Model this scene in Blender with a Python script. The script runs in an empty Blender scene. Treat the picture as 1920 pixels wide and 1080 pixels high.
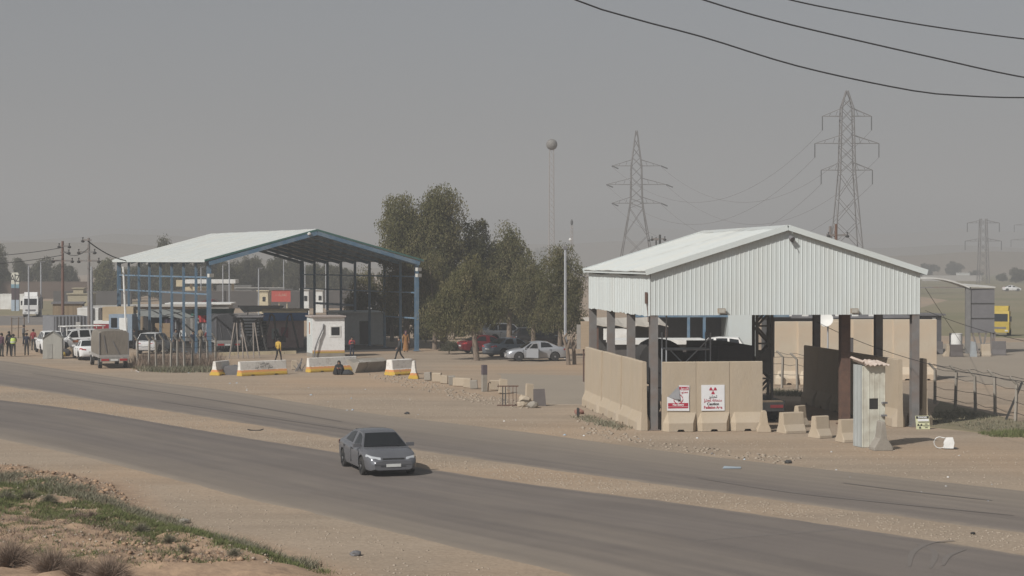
SUN_E=4.9; SKY_S=0.0505; DUST=3.0; SKY_SAT=0.15; SKY_TINT=(0.905,1.01,1.14,1); HAZE_C=(0.79,0.78,0.775,1); EXPO=0.0; HAZE_D=0.00105; HAZE_G=0.0
import bpy, bmesh, math, random
import numpy as np
from mathutils import Vector, Matrix
random.seed(7)
RNG = np.random.default_rng(11)
scene = bpy.context.scene
COL = scene.collection
PI = math.pi
R = math.radians
# ------------------------------------------------------------------ camera model
F = 3500.0          # focal length in pixels of a 1920 wide frame
HC = 7.35           # camera height over the road
HORIZON = 490.0
PITCH = math.atan((540 - HORIZON) / F)
CP, SP = math.cos(PITCH), math.sin(PITCH)

def ray(px, py):
    a = (px - 960) / F
    b = (540 - py) / F
    return Vector((a, CP + b * SP, -SP + b * CP))

def G(px, py, z=0.0):
    d = ray(px, py)
    t = (z - HC) / d.z
    return Vector((d.x * t, d.y * t, z))

def W(px, py, Y):
    d = ray(px, py)
    t = Y / d.y
    return Vector((d.x * t, Y, HC + d.z * t))

def DY(py):
    return G(960, py).y

def PX(Y):           # pixels per metre at depth Y
    return F / Y

# ------------------------------------------------------------------ object helpers
def link(o, parent=None):
    COL.objects.link(o)
    if parent is not None:
        o.parent = parent
    return o

def tag(o, label=None, cat=None, group=None, kind=None):
    if label: o['label'] = label
    if cat: o['category'] = cat
    if group: o['group'] = group
    if kind: o['kind'] = kind
    return o

def thing(name, label, cat, loc=(0, 0, 0), rz=0.0, group=None):
    o = bpy.data.objects.new(name, None)
    o.empty_display_size = 0.3
    o.location = loc
    o.rotation_euler = (0, 0, rz)
    link(o)
    return tag(o, label, cat, group)

def copy_tree(o, parent=None):
    c = o.copy()
    COL.objects.link(c)
    if parent is not None:
        c.parent = parent
    for ch in list(o.children):
        copy_tree(ch, c)
    return c

class MB:
    def __init__(self):
        self.v = []; self.f = []; self.m = []
    def add(self, vs, fs, mi=0):
        o = len(self.v)
        self.v.extend([tuple(p) for p in vs])
        for f in fs:
            self.f.append(tuple(i + o for i in f)); self.m.append(mi)
        return self
    def bx(self, x0, x1, y0, y1, z0, z1, mi=0):
        vs = [(x0,y0,z0),(x1,y0,z0),(x1,y1,z0),(x0,y1,z0),(x0,y0,z1),(x1,y0,z1),(x1,y1,z1),(x0,y1,z1)]
        return self.add(vs, [(3,2,1,0),(4,5,6,7),(0,1,5,4),(1,2,6,5),(2,3,7,6),(3,0,4,7)], mi)
    def box(self, c, s, rz=0.0, mi=0):
        x, y, z = s[0]/2, s[1]/2, s[2]/2
        ca, sa = math.cos(rz), math.sin(rz)
        vs = []
        for dz in (-z, z):
            for dx, dy in ((-x,-y),(x,-y),(x,y),(-x,y)):
                vs.append((c[0]+dx*ca-dy*sa, c[1]+dx*sa+dy*ca, c[2]+dz))
        return self.add(vs, [(3,2,1,0),(4,5,6,7),(0,1,5,4),(1,2,6,5),(2,3,7,6),(3,0,4,7)], mi)
    def beam(self, p0, p1, w, h, mi=0):
        p0 = Vector(p0); p1 = Vector(p1)
        d = (p1 - p0).normalized()
        up = Vector((0,0,1)) if abs(d.z) < 0.95 else Vector((0,1,0))
        s = d.cross(up).normalized(); u = s.cross(d)
        vs = []
        for p in (p0, p1):
            for a, b in ((-1,-1),(1,-1),(1,1),(-1,1)):
                vs.append(p + s*(a*w/2) + u*(b*h/2))
        return self.add(vs, [(0,1,2,3)[::-1],(4,5,6,7),(0,1,5,4),(1,2,6,5),(2,3,7,6),(3,0,4,7)], mi)
    def tube(self, p0, p1, r0, r1=None, n=6, mi=0, caps=True):
        return self.path([p0, p1], [r0, r0 if r1 is None else r1], n, mi, caps)
    def path(self, pts, r, n=6, mi=0, caps=True):
        pts = [Vector(p) for p in pts]
        if not isinstance(r, (list, tuple)): r = [r]*len(pts)
        base = len(self.v); k = len(pts)
        for i, p in enumerate(pts):
            d = (pts[min(i+1,k-1)] - pts[max(i-1,0)])
            if d.length < 1e-9: d = Vector((0,0,1))
            d.normalize()
            up = Vector((0,0,1)) if abs(d.z) < 0.9 else Vector((1,0,0))
            s = d.cross(up).normalized(); u = s.cross(d)
            for j in range(n):
                a = 2*PI*j/n
                q = p + (s*math.cos(a) + u*math.sin(a))*r[i]
                self.v.append(tuple(q))
        for i in range(k-1):
            for j in range(n):
                a = base+i*n+j; b = base+i*n+(j+1)%n
                self.f.append((a, a+n, b+n, b)[::-1]); self.m.append(mi)
        if caps:
            self.f.append(tuple(base+j for j in range(n))[::-1]); self.m.append(mi)
            self.f.append(tuple(base+(k-1)*n+j for j in range(n))); self.m.append(mi)
        return self
    def prism(self, poly, axis, lo, hi, mi=0):
        n = len(poly)
        def p3(a, b, t):
            return {'x':(t,a,b),'y':(a,t,b),'z':(a,b,t)}[axis]
        vs = [p3(a,b,lo) for a,b in poly] + [p3(a,b,hi) for a,b in poly]
        fs = [tuple(range(n))[::-1], tuple(range(n,2*n))]
        for i in range(n):
            j = (i+1) % n
            fs.append((i,j,n+j,n+i))
        return self.add(vs, fs, mi)
    def lathe(self, prof, n=12, c=(0,0,0), mi=0, sx=1.0, sy=1.0):
        base = len(self.v); k = len(prof)
        for r, z in prof:
            for j in range(n):
                a = 2*PI*j/n
                self.v.append((c[0]+r*math.cos(a)*sx, c[1]+r*math.sin(a)*sy, c[2]+z))
        for i in range(k-1):
            for j in range(n):
                a = base+i*n+j; b = base+i*n+(j+1)%n
                self.f.append((a,b,b+n,a+n)); self.m.append(mi)
        self.f.append(tuple(base+j for j in range(n))[::-1]); self.m.append(mi)
        self.f.append(tuple(base+(k-1)*n+j for j in range(n))); self.m.append(mi)
        return self
    def loft(self, rings, mi=0, closed=True, caps=True):
        base = len(self.v); n = len(rings[0])
        for rg in rings:
            self.v.extend([tuple(p) for p in rg])
        for i in range(len(rings)-1):
            for j in range(n if closed else n-1):
                a = base+i*n+j; b = base+i*n+(j+1)%n
                self.f.append((a,b,b+n,a+n)); self.m.append(mi)
        if caps and closed:
            self.f.append(tuple(base+j for j in range(n))[::-1]); self.m.append(mi)
            q = base+(len(rings)-1)*n
            self.f.append(tuple(q+j for j in range(n))); self.m.append(mi)
        return self
    def poly(self, pts, mi=0):
        return self.add(pts, [tuple(range(len(pts)))], mi)
    def slab(self, pts, off, mi=0):       # thick panel: polygon pts pushed along vector off
        n = len(pts); off = Vector(off)
        a = [Vector(p) for p in pts]; b = [p+off for p in a]
        fs = [tuple(range(n)), tuple(range(n,2*n))[::-1]]
        for i in range(n):
            j = (i+1)%n
            fs.append((j,i,n+i,n+j))
        return self.add(a+b, fs, mi)
    def mesh(self, name):
        me = bpy.data.meshes.new(name)
        me.from_pydata(self.v, [], self.f)
        me.polygons.foreach_set('material_index', self.m)
        bm = bmesh.new(); bm.from_mesh(me)
        bmesh.ops.recalc_face_normals(bm, faces=bm.faces)
        bm.to_mesh(me); bm.free()
        return me
    def obj(self, name, mats, parent=None, smooth=0, loc=None):
        me = self.mesh(name)
        for m in (mats if isinstance(mats, (list, tuple)) else [mats]):
            me.materials.append(m)
        if smooth:
            me.polygons.foreach_set('use_smooth', [True]*len(me.polygons))
            me.set_sharp_from_angle(angle=R(smooth))
        o = bpy.data.objects.new(name, me)
        if loc is not None: o.location = loc
        return link(o, parent)

def np_mesh(name, verts, faces, mats, parent=None):
    """faces: (M,k) int array"""
    verts = np.asarray(verts, dtype=np.float32); faces = np.asarray(faces, dtype=np.int32)
    me = bpy.data.meshes.new(name)
    me.vertices.add(len(verts)); me.vertices.foreach_set('co', verts.ravel())
    k = faces.shape[1]
    me.loops.add(faces.size); me.loops.foreach_set('vertex_index', faces.ravel())
    me.polygons.add(len(faces))
    me.polygons.foreach_set('loop_start', np.arange(0, faces.size, k, dtype=np.int32))
    me.update(calc_edges=True); me.validate()
    for m in (mats if isinstance(mats, (list, tuple)) else [mats]):
        me.materials.append(m)
    o = bpy.data.objects.new(name, me)
    return link(o, parent)

def bake(o):
    """replace an object's mesh by its evaluated mesh"""
    dg = bpy.context.evaluated_depsgraph_get()
    me = bpy.data.meshes.new_from_object(o.evaluated_get(dg))
    return me

def text_mesh(name, s, size, mat_, parent, loc, rot=(PI/2,0,0), align='CENTER', sx=1.0, bold=0.0, label=None):
    cu = bpy.data.curves.new(name, 'FONT')
    cu.body = s; cu.size = size; cu.align_x = align; cu.align_y = 'CENTER'
    cu.extrude = 0.001; cu.offset = bold
    t = bpy.data.objects.new(name, cu); COL.objects.link(t)
    me = bake(t)
    bpy.data.objects.remove(t); bpy.data.curves.remove(cu)
    me.name = name; me.materials.clear(); me.materials.append(mat_)
    o = bpy.data.objects.new(name, me)
    o.location = loc; o.rotation_euler = rot; o.scale = (sx, 1, 1)
    return link(o, parent)
# ------------------------------------------------------------------ materials
MATS = {}
def mat(name, col, rough=0.85, metal=0.0, col2=None, scale=3.0, contrast=0.5, bump=0.0, bscale=None, spec=0.3, detail=6.0, stretch=None, col3=None, scale3=0.4, amt3=0.5, alpha=None):
    if name in MATS: return MATS[name]
    m = bpy.data.materials.new(name); m.use_nodes = True
    nt = m.node_tree; N = nt.nodes; L = nt.links
    b = N['Principled BSDF']
    b.inputs['Roughness'].default_value = rough
    b.inputs['Metallic'].default_value = metal
    b.inputs['Specular IOR Level'].default_value = spec
    c = tuple(col)+(1,)
    b.inputs['Base Color'].default_value = c
    tc = N.new('ShaderNodeTexCoord'); src = tc.outputs['Object']
    if stretch:
        mp = N.new('ShaderNodeMapping'); mp.inputs['Scale'].default_value = stretch
        L.new(src, mp.inputs['Vector']); src = mp.outputs['Vector']
    out = None
    if col2 is None:
        col2 = tuple(x*0.8 for x in col)
    nz = N.new('ShaderNodeTexNoise'); nz.inputs['Scale'].default_value = scale
    nz.inputs['Detail'].default_value = detail; nz.inputs['Roughness'].default_value = 0.62
    L.new(src, nz.inputs['Vector'])
    rp = N.new('ShaderNodeValToRGB')
    rp.color_ramp.elements[0].position = 0.5-contrast*0.4; rp.color_ramp.elements[0].color = tuple(col2)+(1,)
    rp.color_ramp.elements[1].position = 0.5+contrast*0.4; rp.color_ramp.elements[1].color = c
    L.new(nz.outputs['Fac'], rp.inputs['Fac'])
    out = rp.outputs['Color']
    if col3 is not None:
        n3 = N.new('ShaderNodeTexNoise'); n3.inputs['Scale'].default_value = scale3; n3.inputs['Detail'].default_value = 5
        L.new(src, n3.inputs['Vector'])
        r3 = N.new('ShaderNodeValToRGB')
        r3.color_ramp.elements[0].position = 0.42; r3.color_ramp.elements[0].color = (0,0,0,1)
        r3.color_ramp.elements[1].position = 0.68; r3.color_ramp.elements[1].color = (amt3,)*3+(1,)
        L.new(n3.outputs['Fac'], r3.inputs['Fac'])
        mx = N.new('ShaderNodeMix'); mx.data_type = 'RGBA'
        L.new(r3.outputs['Color'], mx.inputs[0]); L.new(out, mx.inputs[6])
        mx.inputs[7].default_value = tuple(col3)+(1,)
        out = mx.outputs[2]
    L.new(out, b.inputs['Base Color'])
    if bump:
        nb = N.new('ShaderNodeTexNoise'); nb.inputs['Scale'].default_value = bscale or scale*6
        nb.inputs['Detail'].default_value = 5
        L.new(src, nb.inputs['Vector'])
        bp = N.new('ShaderNodeBump'); bp.inputs['Strength'].default_value = bump; bp.inputs['Distance'].default_value = 0.05
        L.new(nb.outputs['Fac'], bp.inputs['Height']); L.new(bp.outputs['Normal'], b.inputs['Normal'])
    MATS[name] = m
    return m

def leaf_mat(name, cols, rough=0.75, crown=False):
    if name in MATS: return MATS[name]
    m = bpy.data.materials.new(name); m.use_nodes = True
    nt = m.node_tree; N = nt.nodes; L = nt.links
    b = N['Principled BSDF']; b.inputs['Roughness'].default_value = rough
    b.inputs['Specular IOR Level'].default_value = 0.15
    rp = N.new('ShaderNodeValToRGB')
    e = rp.color_ramp.elements
    e[0].position = 0; e[0].color = tuple(cols[0])+(1,)
    e[1].position = 1; e[1].color = tuple(cols[-1])+(1,)
    for i, c in enumerate(cols[1:-1]):
        q = e.new((i+1)/(len(cols)-1)); q.color = tuple(c)+(1,)
    if crown:      # colour by leaf clump, light passing through the leaves
        at = N.new('ShaderNodeAttribute'); at.attribute_name = 'tint'
        L.new(at.outputs['Fac'], rp.inputs['Fac'])
        tr = N.new('ShaderNodeBsdfTranslucent'); L.new(rp.outputs['Color'], tr.inputs['Color'])
        mx = N.new('ShaderNodeMixShader'); mx.inputs[0].default_value = 0.42
        L.new(b.outputs[0], mx.inputs[1]); L.new(tr.outputs[0], mx.inputs[2]); L.new(mx.outputs[0], N['Material Output'].inputs['Surface'])
    else:
        g = N.new('ShaderNodeNewGeometry'); L.new(g.outputs['Random Per Island'], rp.inputs['Fac'])
    L.new(rp.outputs['Color'], b.inputs['Base Color'])
    MATS[name] = m
    return m

def glass_mat(name, col=(0.02,0.022,0.025), rough=0.08):
    if name in MATS: return MATS[name]
    return mat(name, col, rough, 0.0, col2=tuple(c*1.3 for c in col), spec=0.6, scale=2.0)

def band_mat(name, bands, noise=0.02, dirt=(0.25,0.21,0.17), amt=0.5):
    """paint bands by local height: [(z_top, colour), ...] low to high, with worn edges and grime"""
    m = bpy.data.materials.new(name); m.use_nodes = True
    nt = m.node_tree; N = nt.nodes; L = nt.links
    b = N['Principled BSDF']; b.inputs['Roughness'].default_value = 0.85
    tc = N.new('ShaderNodeTexCoord'); sx = N.new('ShaderNodeSeparateXYZ'); L.new(tc.outputs['Object'], sx.inputs[0])
    nz = N.new('ShaderNodeTexNoise'); nz.inputs['Scale'].default_value = 9; nz.inputs['Detail'].default_value = 5
    L.new(tc.outputs['Object'], nz.inputs['Vector'])
    a = N.new('ShaderNodeMath'); a.operation = 'MULTIPLY_ADD'; a.inputs[1].default_value = noise*4; L.new(nz.outputs['Fac'], a.inputs[0]); L.new(sx.outputs['Z'], a.inputs[2])
    rp = N.new('ShaderNodeValToRGB'); rp.color_ramp.interpolation = 'CONSTANT'
    zmax = bands[-1][0]
    d = N.new('ShaderNodeMath'); d.operation = 'DIVIDE'; d.inputs[1].default_value = zmax; L.new(a.outputs[0], d.inputs[0])
    e = rp.color_ramp.elements
    e[0].position = 0; e[0].color = tuple(bands[0][1])+(1,)
    e[1].position = min(1, bands[0][0]/zmax+noise*2/zmax); e[1].color = tuple(bands[1][1])+(1,)
    for i in range(2, len(bands)):
        q = e.new(min(0.999, bands[i-1][0]/zmax+noise*2/zmax)); q.color = tuple(bands[i][1])+(1,)
    L.new(d.outputs[0], rp.inputs['Fac'])
    n3 = N.new('ShaderNodeTexNoise'); n3.inputs['Scale'].default_value = 4; n3.inputs['Detail'].default_value = 8; n3.inputs['Roughness'].default_value = 0.7
    L.new(tc.outputs['Object'], n3.inputs['Vector'])
    r3 = N.new('ShaderNodeValToRGB'); r3.color_ramp.elements[0].position = 0.5; r3.color_ramp.elements[0].color = (0,0,0,1)
    r3.color_ramp.elements[1].position = 0.72; r3.color_ramp.elements[1].color = (amt,)*3+(1,)
    L.new(n3.outputs['Fac'], r3.inputs['Fac'])
    mx = N.new('ShaderNodeMix'); mx.data_type = 'RGBA'
    L.new(r3.outputs['Color'], mx.inputs[0]); L.new(rp.outputs['Color'], mx.inputs[6]); mx.inputs[7].default_value = tuple(dirt)+(1,)
    L.new(mx.outputs[2], b.inputs['Base Color'])
    MATS[name] = m
    return m

M_CONC = mat('concrete_tan', (0.47,0.385,0.285), 0.92, col2=(0.36,0.295,0.215), scale=1.5, contrast=1.0, stretch=(1,1,0.4), bump=0.25, bscale=14, col3=(0.38,0.33,0.27), scale3=0.9, amt3=0.55)
M_CONCP = mat('concrete_pale', (0.56,0.48,0.375), 0.92, col2=(0.47,0.40,0.31), scale=1.0, contrast=0.8, bump=0.25, bscale=14, col3=(0.55,0.40,0.27), scale3=0.7, amt3=0.5)
M_CONC2 = mat('concrete_grey', (0.33,0.30,0.26), 0.92, col2=(0.25,0.225,0.19), scale=2.0, contrast=0.8, bump=0.3, bscale=14, col3=(0.2,0.18,0.15), scale3=1.2, amt3=0.6)
M_STEEL = mat('grey_steel', (0.21,0.20,0.195), 0.6, 0.0, col2=(0.155,0.15,0.145), scale=2.0, col3=(0.2,0.12,0.08), scale3=1.6, amt3=0.45)
M_RUST = mat('rusty_steel', (0.15,0.085,0.06), 0.85, 0.0, col2=(0.085,0.055,0.045), scale=3.0)
M_DARK = mat('dark_steel', (0.06,0.058,0.056), 0.6, col2=(0.04,0.04,0.04), scale=3.0)
M_BLACK = mat('black_rubber', (0.025,0.025,0.026), 0.8, col2=(0.045,0.042,0.038), scale=6.0)
M_CLAD = mat('white_cladding', (0.60,0.64,0.63), 0.5, col2=(0.54,0.575,0.565), scale=0.7, contrast=0.9, col3=(0.50,0.49,0.44), scale3=0.9, amt3=0.28, stretch=(1,1,0.35))
M_ROOF = mat('white_roof_sheet', (0.54,0.56,0.545), 0.5, col2=(0.48,0.50,0.485), scale=0.6, contrast=0.9, col3=(0.58,0.55,0.48), scale3=0.5, amt3=0.35)
M_BLUE = mat('blue_paint', (0.11,0.195,0.285), 0.55, col2=(0.085,0.155,0.23), scale=1.5, col3=(0.27,0.30,0.32), scale3=1.2, amt3=0.5)
M_GREENFASCIA = mat('green_fascia', (0.06,0.15,0.13), 0.6, scale=2.0)
M_WHITE = mat('white_paint', (0.78,0.78,0.76), 0.55, col2=(0.66,0.65,0.62), scale=1.5, col3=(0.45,0.41,0.35), scale3=1.0, amt3=0.4)
M_RED = mat('red_paint', (0.50,0.035,0.04), 0.6, col2=(0.42,0.03,0.035), scale=3.0)
M_INK = mat('black_ink', (0.03,0.028,0.03), 0.8)
M_CREAM = mat('cream_paint', (0.58,0.50,0.34), 0.85, col2=(0.50,0.42,0.28), scale=1.2, col3=(0.33,0.28,0.2), scale3=0.8, amt3=0.4)
M_WOOD = mat('weathered_wood', (0.22,0.16,0.11), 0.9, col2=(0.14,0.105,0.075), scale=4, stretch=(1,1,0.2))
M_BARK = mat('bark', (0.24,0.19,0.145), 0.95, col2=(0.13,0.10,0.08), scale=5, stretch=(1,1,0.3), bump=0.4)
M_GLASS = glass_mat('dark_glass')
M_SHADEMETAL = mat('dull_grey_sheet', (0.17,0.165,0.17), 0.7, col2=(0.14,0.135,0.14), scale=1.0)
M_BROWNSHEET = mat('brown_sheet', (0.28,0.22,0.15), 0.8, col2=(0.21,0.165,0.115), scale=2.0)
M_CABLE = mat('cable_black', (0.03,0.03,0.032), 0.7)
# ------------------------------------------------------------------ camera, world, sun
cam = bpy.data.cameras.new('camera'); camo = bpy.data.objects.new('camera', cam); COL.objects.link(camo)
cam.sensor_width = 36.0; cam.lens = 36.0*F/1920.0
cam.clip_start = 0.5; cam.clip_end = 20000
camo.location = (0, 0, HC); camo.rotation_euler = (PI/2 - PITCH, 0, 0)
scene.camera = camo
SUN_EL = R(39.5)
SUN_AZ = math.atan2(-0.66, -0.75)          # x, y of the direction towards the sun
sd = Vector((math.sin(SUN_AZ)*math.cos(SUN_EL), math.cos(SUN_AZ)*math.cos(SUN_EL), math.sin(SUN_EL)))
sun = bpy.data.lights.new('sun', 'SUN'); sun.energy = SUN_E; sun.angle = R(0.6); sun.color = (1.0, 0.965, 0.91)
so = bpy.data.objects.new('sun', sun); COL.objects.link(so)
so.rotation_euler = sd.to_track_quat('Z', 'Y').to_euler(); so.location = (-60, -70, 90)
wd = bpy.data.worlds.new('World'); scene.world = wd; wd.use_nodes = True
N = wd.node_tree.nodes; L = wd.node_tree.links
bg = N['Background']
sky = N.new('ShaderNodeTexSky'); sky.sky_type = 'NISHITA'; sky.sun_disc = False
sky.sun_elevation = SUN_EL; sky.sun_rotation = SUN_AZ
sky.altitude = 200; sky.air_density = 1.0; sky.dust_density = DUST; sky.ozone_density = 1.0
hs = N.new('ShaderNodeHueSaturation'); hs.inputs['Saturation'].default_value = SKY_SAT
L.new(sky.outputs[0], hs.inputs['Color'])
tn = N.new('ShaderNodeMix'); tn.data_type = 'RGBA'; tn.blend_type = 'MULTIPLY'; tn.inputs[0].default_value = 1.0
tn.inputs[7].default_value = SKY_TINT
L.new(hs.outputs[0], tn.inputs[6]); L.new(tn.outputs[2], bg.inputs['Color'])
bg.inputs['Strength'].default_value = SKY_S
scene.view_settings.view_transform = 'Standard'; scene.view_settings.look = 'None'
scene.view_settings.exposure = EXPO; scene.view_settings.gamma = 1.0
cy = scene.cycles
cy.max_bounces = 5; cy.diffuse_bounces = 3; cy.glossy_bounces = 2; cy.transmission_bounces = 2; cy.volume_bounces = 0
cy.use_denoising = True
try: cy.denoiser = 'OPENIMAGEDENOISE'
except Exception: pass
# haze: one closed box round the camera and everything built
hz = MB(); hz.bx(-2300, 2300, -120, 3600, -2.5, 135)
hm = bpy.data.materials.new('haze'); hm.use_nodes = True
hn = hm.node_tree.nodes; hn.remove(hn['Principled BSDF'])
pv = hn.new('ShaderNodeVolumePrincipled'); pv.inputs['Color'].default_value = HAZE_C
pv.inputs['Density'].default_value = HAZE_D; pv.inputs['Anisotropy'].default_value = HAZE_G
hm.node_tree.links.new(pv.outputs[0], hn['Material Output'].inputs['Volume'])
try: hm.volume_sampling = 'DISTANCE'
except Exception: pass
ho = hz.obj('haze', hm); tag(ho, kind='stuff', label='pale dust haze hanging in the air over the whole place')

# ------------------------------------------------------------------ terrain
def lerp_poly(pts, y):
    pass
BERM = [G(-400,846), G(0,882), G(120,895), G(215,912), G(260,960), G(310,990), G(420,1012), G(520,1045), G(640,1090), G(800,1150), G(1000,1250)]
def seg_dist(p, a, b):
    ax, ay = a.x, a.y; bx_, by = b.x-ax, b.y-ay
    t = ((p[0]-ax)*bx_ + (p[1]-ay)*by)/(bx_*bx_+by*by)
    t = max(0, min(1, t))
    dx, dy = p[0]-ax-t*bx_, p[1]-ay-t*by
    cr = bx_*(p[1]-ay) - by*(p[0]-ax)
    return math.hypot(dx, dy), cr
def berm(x, y):
    best = 1e9; side = 0
    for a, b in zip(BERM, BERM[1:]):
        d, c = seg_dist((x, y), a, b)
        if d < best: best = d; side = c
    return -best if side > 0 else best       # positive inside the berm (towards the camera)
from mathutils import noise as MN
def nz(x, y, s, o=4):
    return MN.fractal(Vector((x*s, y*s, 3.1)), 1.0, 2.0, o)
def gz(x, y):
    z = -0.012 + 0.009*max(-1, min(1, nz(x, y, 0.35)))
    if y < 80 and x < 8 and y < 75:
        b = berm(x, y)
        if b > -1.0:
            t = max(0.0, min(1.0, (b+0.5)/2.2)); t = t*t*(3-2*t)
            z += t*(0.42 + 0.16*nz(x, y, 0.5) + 0.07*nz(x+9, y, 1.9)) + max(0, min(1, b/3))*0.10*nz(x, y+5, 2.6)
            z += 0.02*max(0, b-2)
    return z
def ground():
    ys = list(np.arange(26, 72, 0.3)) + list(np.arange(72, 150, 1.2))
    y = 150.0; st = 1.8
    ys = [-60, 0, 15] + ys
    while y < 3300:
        ys.append(y); st *= 1.13; y += st
    xs = list(np.arange(-24, 8, 0.3)) + list(np.arange(8, 60, 1.5))
    l = []; x = -24; st = 0.8
    while x > -1900:
        x -= st; st *= 1.22; l.append(x)
    r = []; x = 60; st = 2
    while x < 1900:
        x += st; st *= 1.3; r.append(x)
    xs = l[::-1] + xs + r
    nx, ny = len(xs), len(ys)
    V = np.zeros((ny, nx, 3), dtype=np.float32)
    for j, yy in enumerate(ys):
        for i, xx in enumerate(xs):
            V[j, i] = (xx, yy, gz(xx, yy) if yy < 260 else -0.03)
    idx = np.arange(nx*ny).reshape(ny, nx)
    Fq = np.stack([idx[:-1,:-1], idx[:-1,1:], idx[1:,1:], idx[1:,:-1]], axis=-1).reshape(-1, 4)
    m = mat('dirt', (0.385,0.305,0.23), 0.95, col2=(0.30,0.24,0.18), scale=0.28, contrast=0.9, detail=10, bump=0.55, bscale=5.0, col3=(0.42,0.30,0.20), scale3=0.06, amt3=0.9)
    # add soil colour on the bank and fine speckle
    N = m.node_tree.nodes; L = m.node_tree.links; b = N['Principled BSDF']
    prev = b.inputs['Base Color'].links[0].from_socket
    tc = N.new('ShaderNodeTexCoord')
    n2 = N.new('ShaderNodeTexNoise'); n2.inputs['Scale'].default_value = 7.0; n2.inputs['Detail'].default_value = 8; n2.inputs['Roughness'].default_value = 0.8
    L.new(tc.outputs['Object'], n2.inputs['Vector'])
    r2 = N.new('ShaderNodeValToRGB'); r2.color_ramp.elements[0].position = 0.3; r2.color_ramp.elements[0].color = (0.62,0.60,0.58,1)
    r2.color_ramp.elements[1].position = 0.62; r2.color_ramp.elements[1].color = (1.06,1.05,1.04,1)
    L.new(n2.outputs['Fac'], r2.inputs['Fac'])
    mx = N.new('ShaderNodeMix'); mx.data_type = 'RGBA'; mx.blend_type = 'MULTIPLY'; mx.inputs[0].default_value = 0.75
    L.new(prev, mx.inputs[6]); L.new(r2.outputs['Color'], mx.inputs[7])
    # ruts and drag marks running with the road
    mr = N.new('ShaderNodeMapping'); mr.inputs['Rotation'].default_value = (0, 0, R(54)); mr.inputs['Scale'].default_value = (0.03, 0.42, 1)
    L.new(tc.outputs['Object'], mr.inputs['Vector'])
    n5 = N.new('ShaderNodeTexNoise'); n5.inputs['Scale'].default_value = 1.0; n5.inputs['Detail'].default_value = 7; n5.inputs['Roughness'].default_value = 0.65
    L.new(mr.outputs['Vector'], n5.inputs['Vector'])
    r5 = N.new('ShaderNodeValToRGB'); r5.color_ramp.elements[0].position = 0.36; r5.color_ramp.elements[0].color = (0.84,0.835,0.83,1); r5.color_ramp.elements[1].position = 0.6; r5.color_ramp.elements[1].color = (1.05,1.05,1.05,1)
    L.new(n5.outputs['Fac'], r5.inputs['Fac'])
    m5 = N.new('ShaderNodeMix'); m5.data_type = 'RGBA'; m5.blend_type = 'MULTIPLY'; m5.inputs[0].default_value = 0.8
    L.new(mx.outputs[2], m5.inputs[6]); L.new(r5.outputs['Color'], m5.inputs[7]); mx = m5
    at = N.new('ShaderNodeAttribute'); at.attribute_name = 'soil'
    m2 = N.new('ShaderNodeMix'); m2.data_type = 'RGBA'
    rr = N.new('ShaderNodeValToRGB'); rr.color_ramp.elements[0].color = (0.25,0.165,0.11,1); rr.color_ramp.elements[1].color = (0.42,0.285,0.185,1)
    rr.color_ramp.elements[0].position = 0.35; rr.color_ramp.elements[1].position = 0.6
    n4 = N.new('ShaderNodeTexNoise'); n4.inputs['Scale'].default_value = 2.2; n4.inputs['Detail'].default_value = 9; n4.inputs['Roughness'].default_value = 0.75
    L.new(tc.outputs['Object'], n4.inputs['Vector']); L.new(n4.outputs['Fac'], rr.inputs['Fac'])
    L.new(at.outputs['Fac'], m2.inputs[0]); L.new(mx.outputs[2], m2.inputs[6]); L.new(rr.outputs['Color'], m2.inputs[7])
    L.new(m2.outputs[2], b.inputs['Base Color'])
    o = np_mesh('ground', V.reshape(-1, 3), Fq, m); tag(o, kind='structure')
    a = o.data.attributes.new('soil', 'FLOAT', 'POINT')
    vals = np.zeros(nx*ny, dtype=np.float32)
    for k, (xx, yy, zz) in enumerate(V.reshape(-1, 3)):
        if yy < 75 and xx < 8:
            bb = berm(xx, yy)
            vals[k] = max(0, min(1, (bb+1.2)/1.2))*0.85
    a.data.foreach_set('value', vals)
    o.data.polygons.foreach_set('use_smooth', [True]*len(o.data.polygons))
ground()

def interp(poly, x):
    for a, b in zip(poly, poly[1:]):
        if a[0] <= x <= b[0]:
            t = (x-a[0])/(b[0]-a[0]); return a[1]+t*(b[1]-a[1])
    return poly[-1][1]
def smooth_poly(pts, n=60):
    # Catmull-Rom through world points
    P = [pts[0]]+list(pts)+[pts[-1]]; out = []
    for i in range(1, len(P)-2):
        for k in range(8):
            t = k/8
            p0,p1,p2,p3 = P[i-1],P[i],P[i+1],P[i+2]
            out.append(0.5*((2*p1)+(p2-p0)*t+(2*p0-5*p1+4*p2-p3)*t*t+(3*p1-p0-3*p2+p3)*t**3))
    out.append(pts[-1]); return out
def resample(pts, n):
    d = [0]
    for a, b in zip(pts, pts[1:]): d.append(d[-1]+(b-a).length)
    out = []
    for k in range(n):
        s = d[-1]*k/(n-1); i = 0
        while i < len(d)-2 and d[i+1] < s: i += 1
        t = (s-d[i])/max(1e-6, d[i+1]-d[i]); out.append(pts[i].lerp(pts[i+1], t))
    return out
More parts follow.
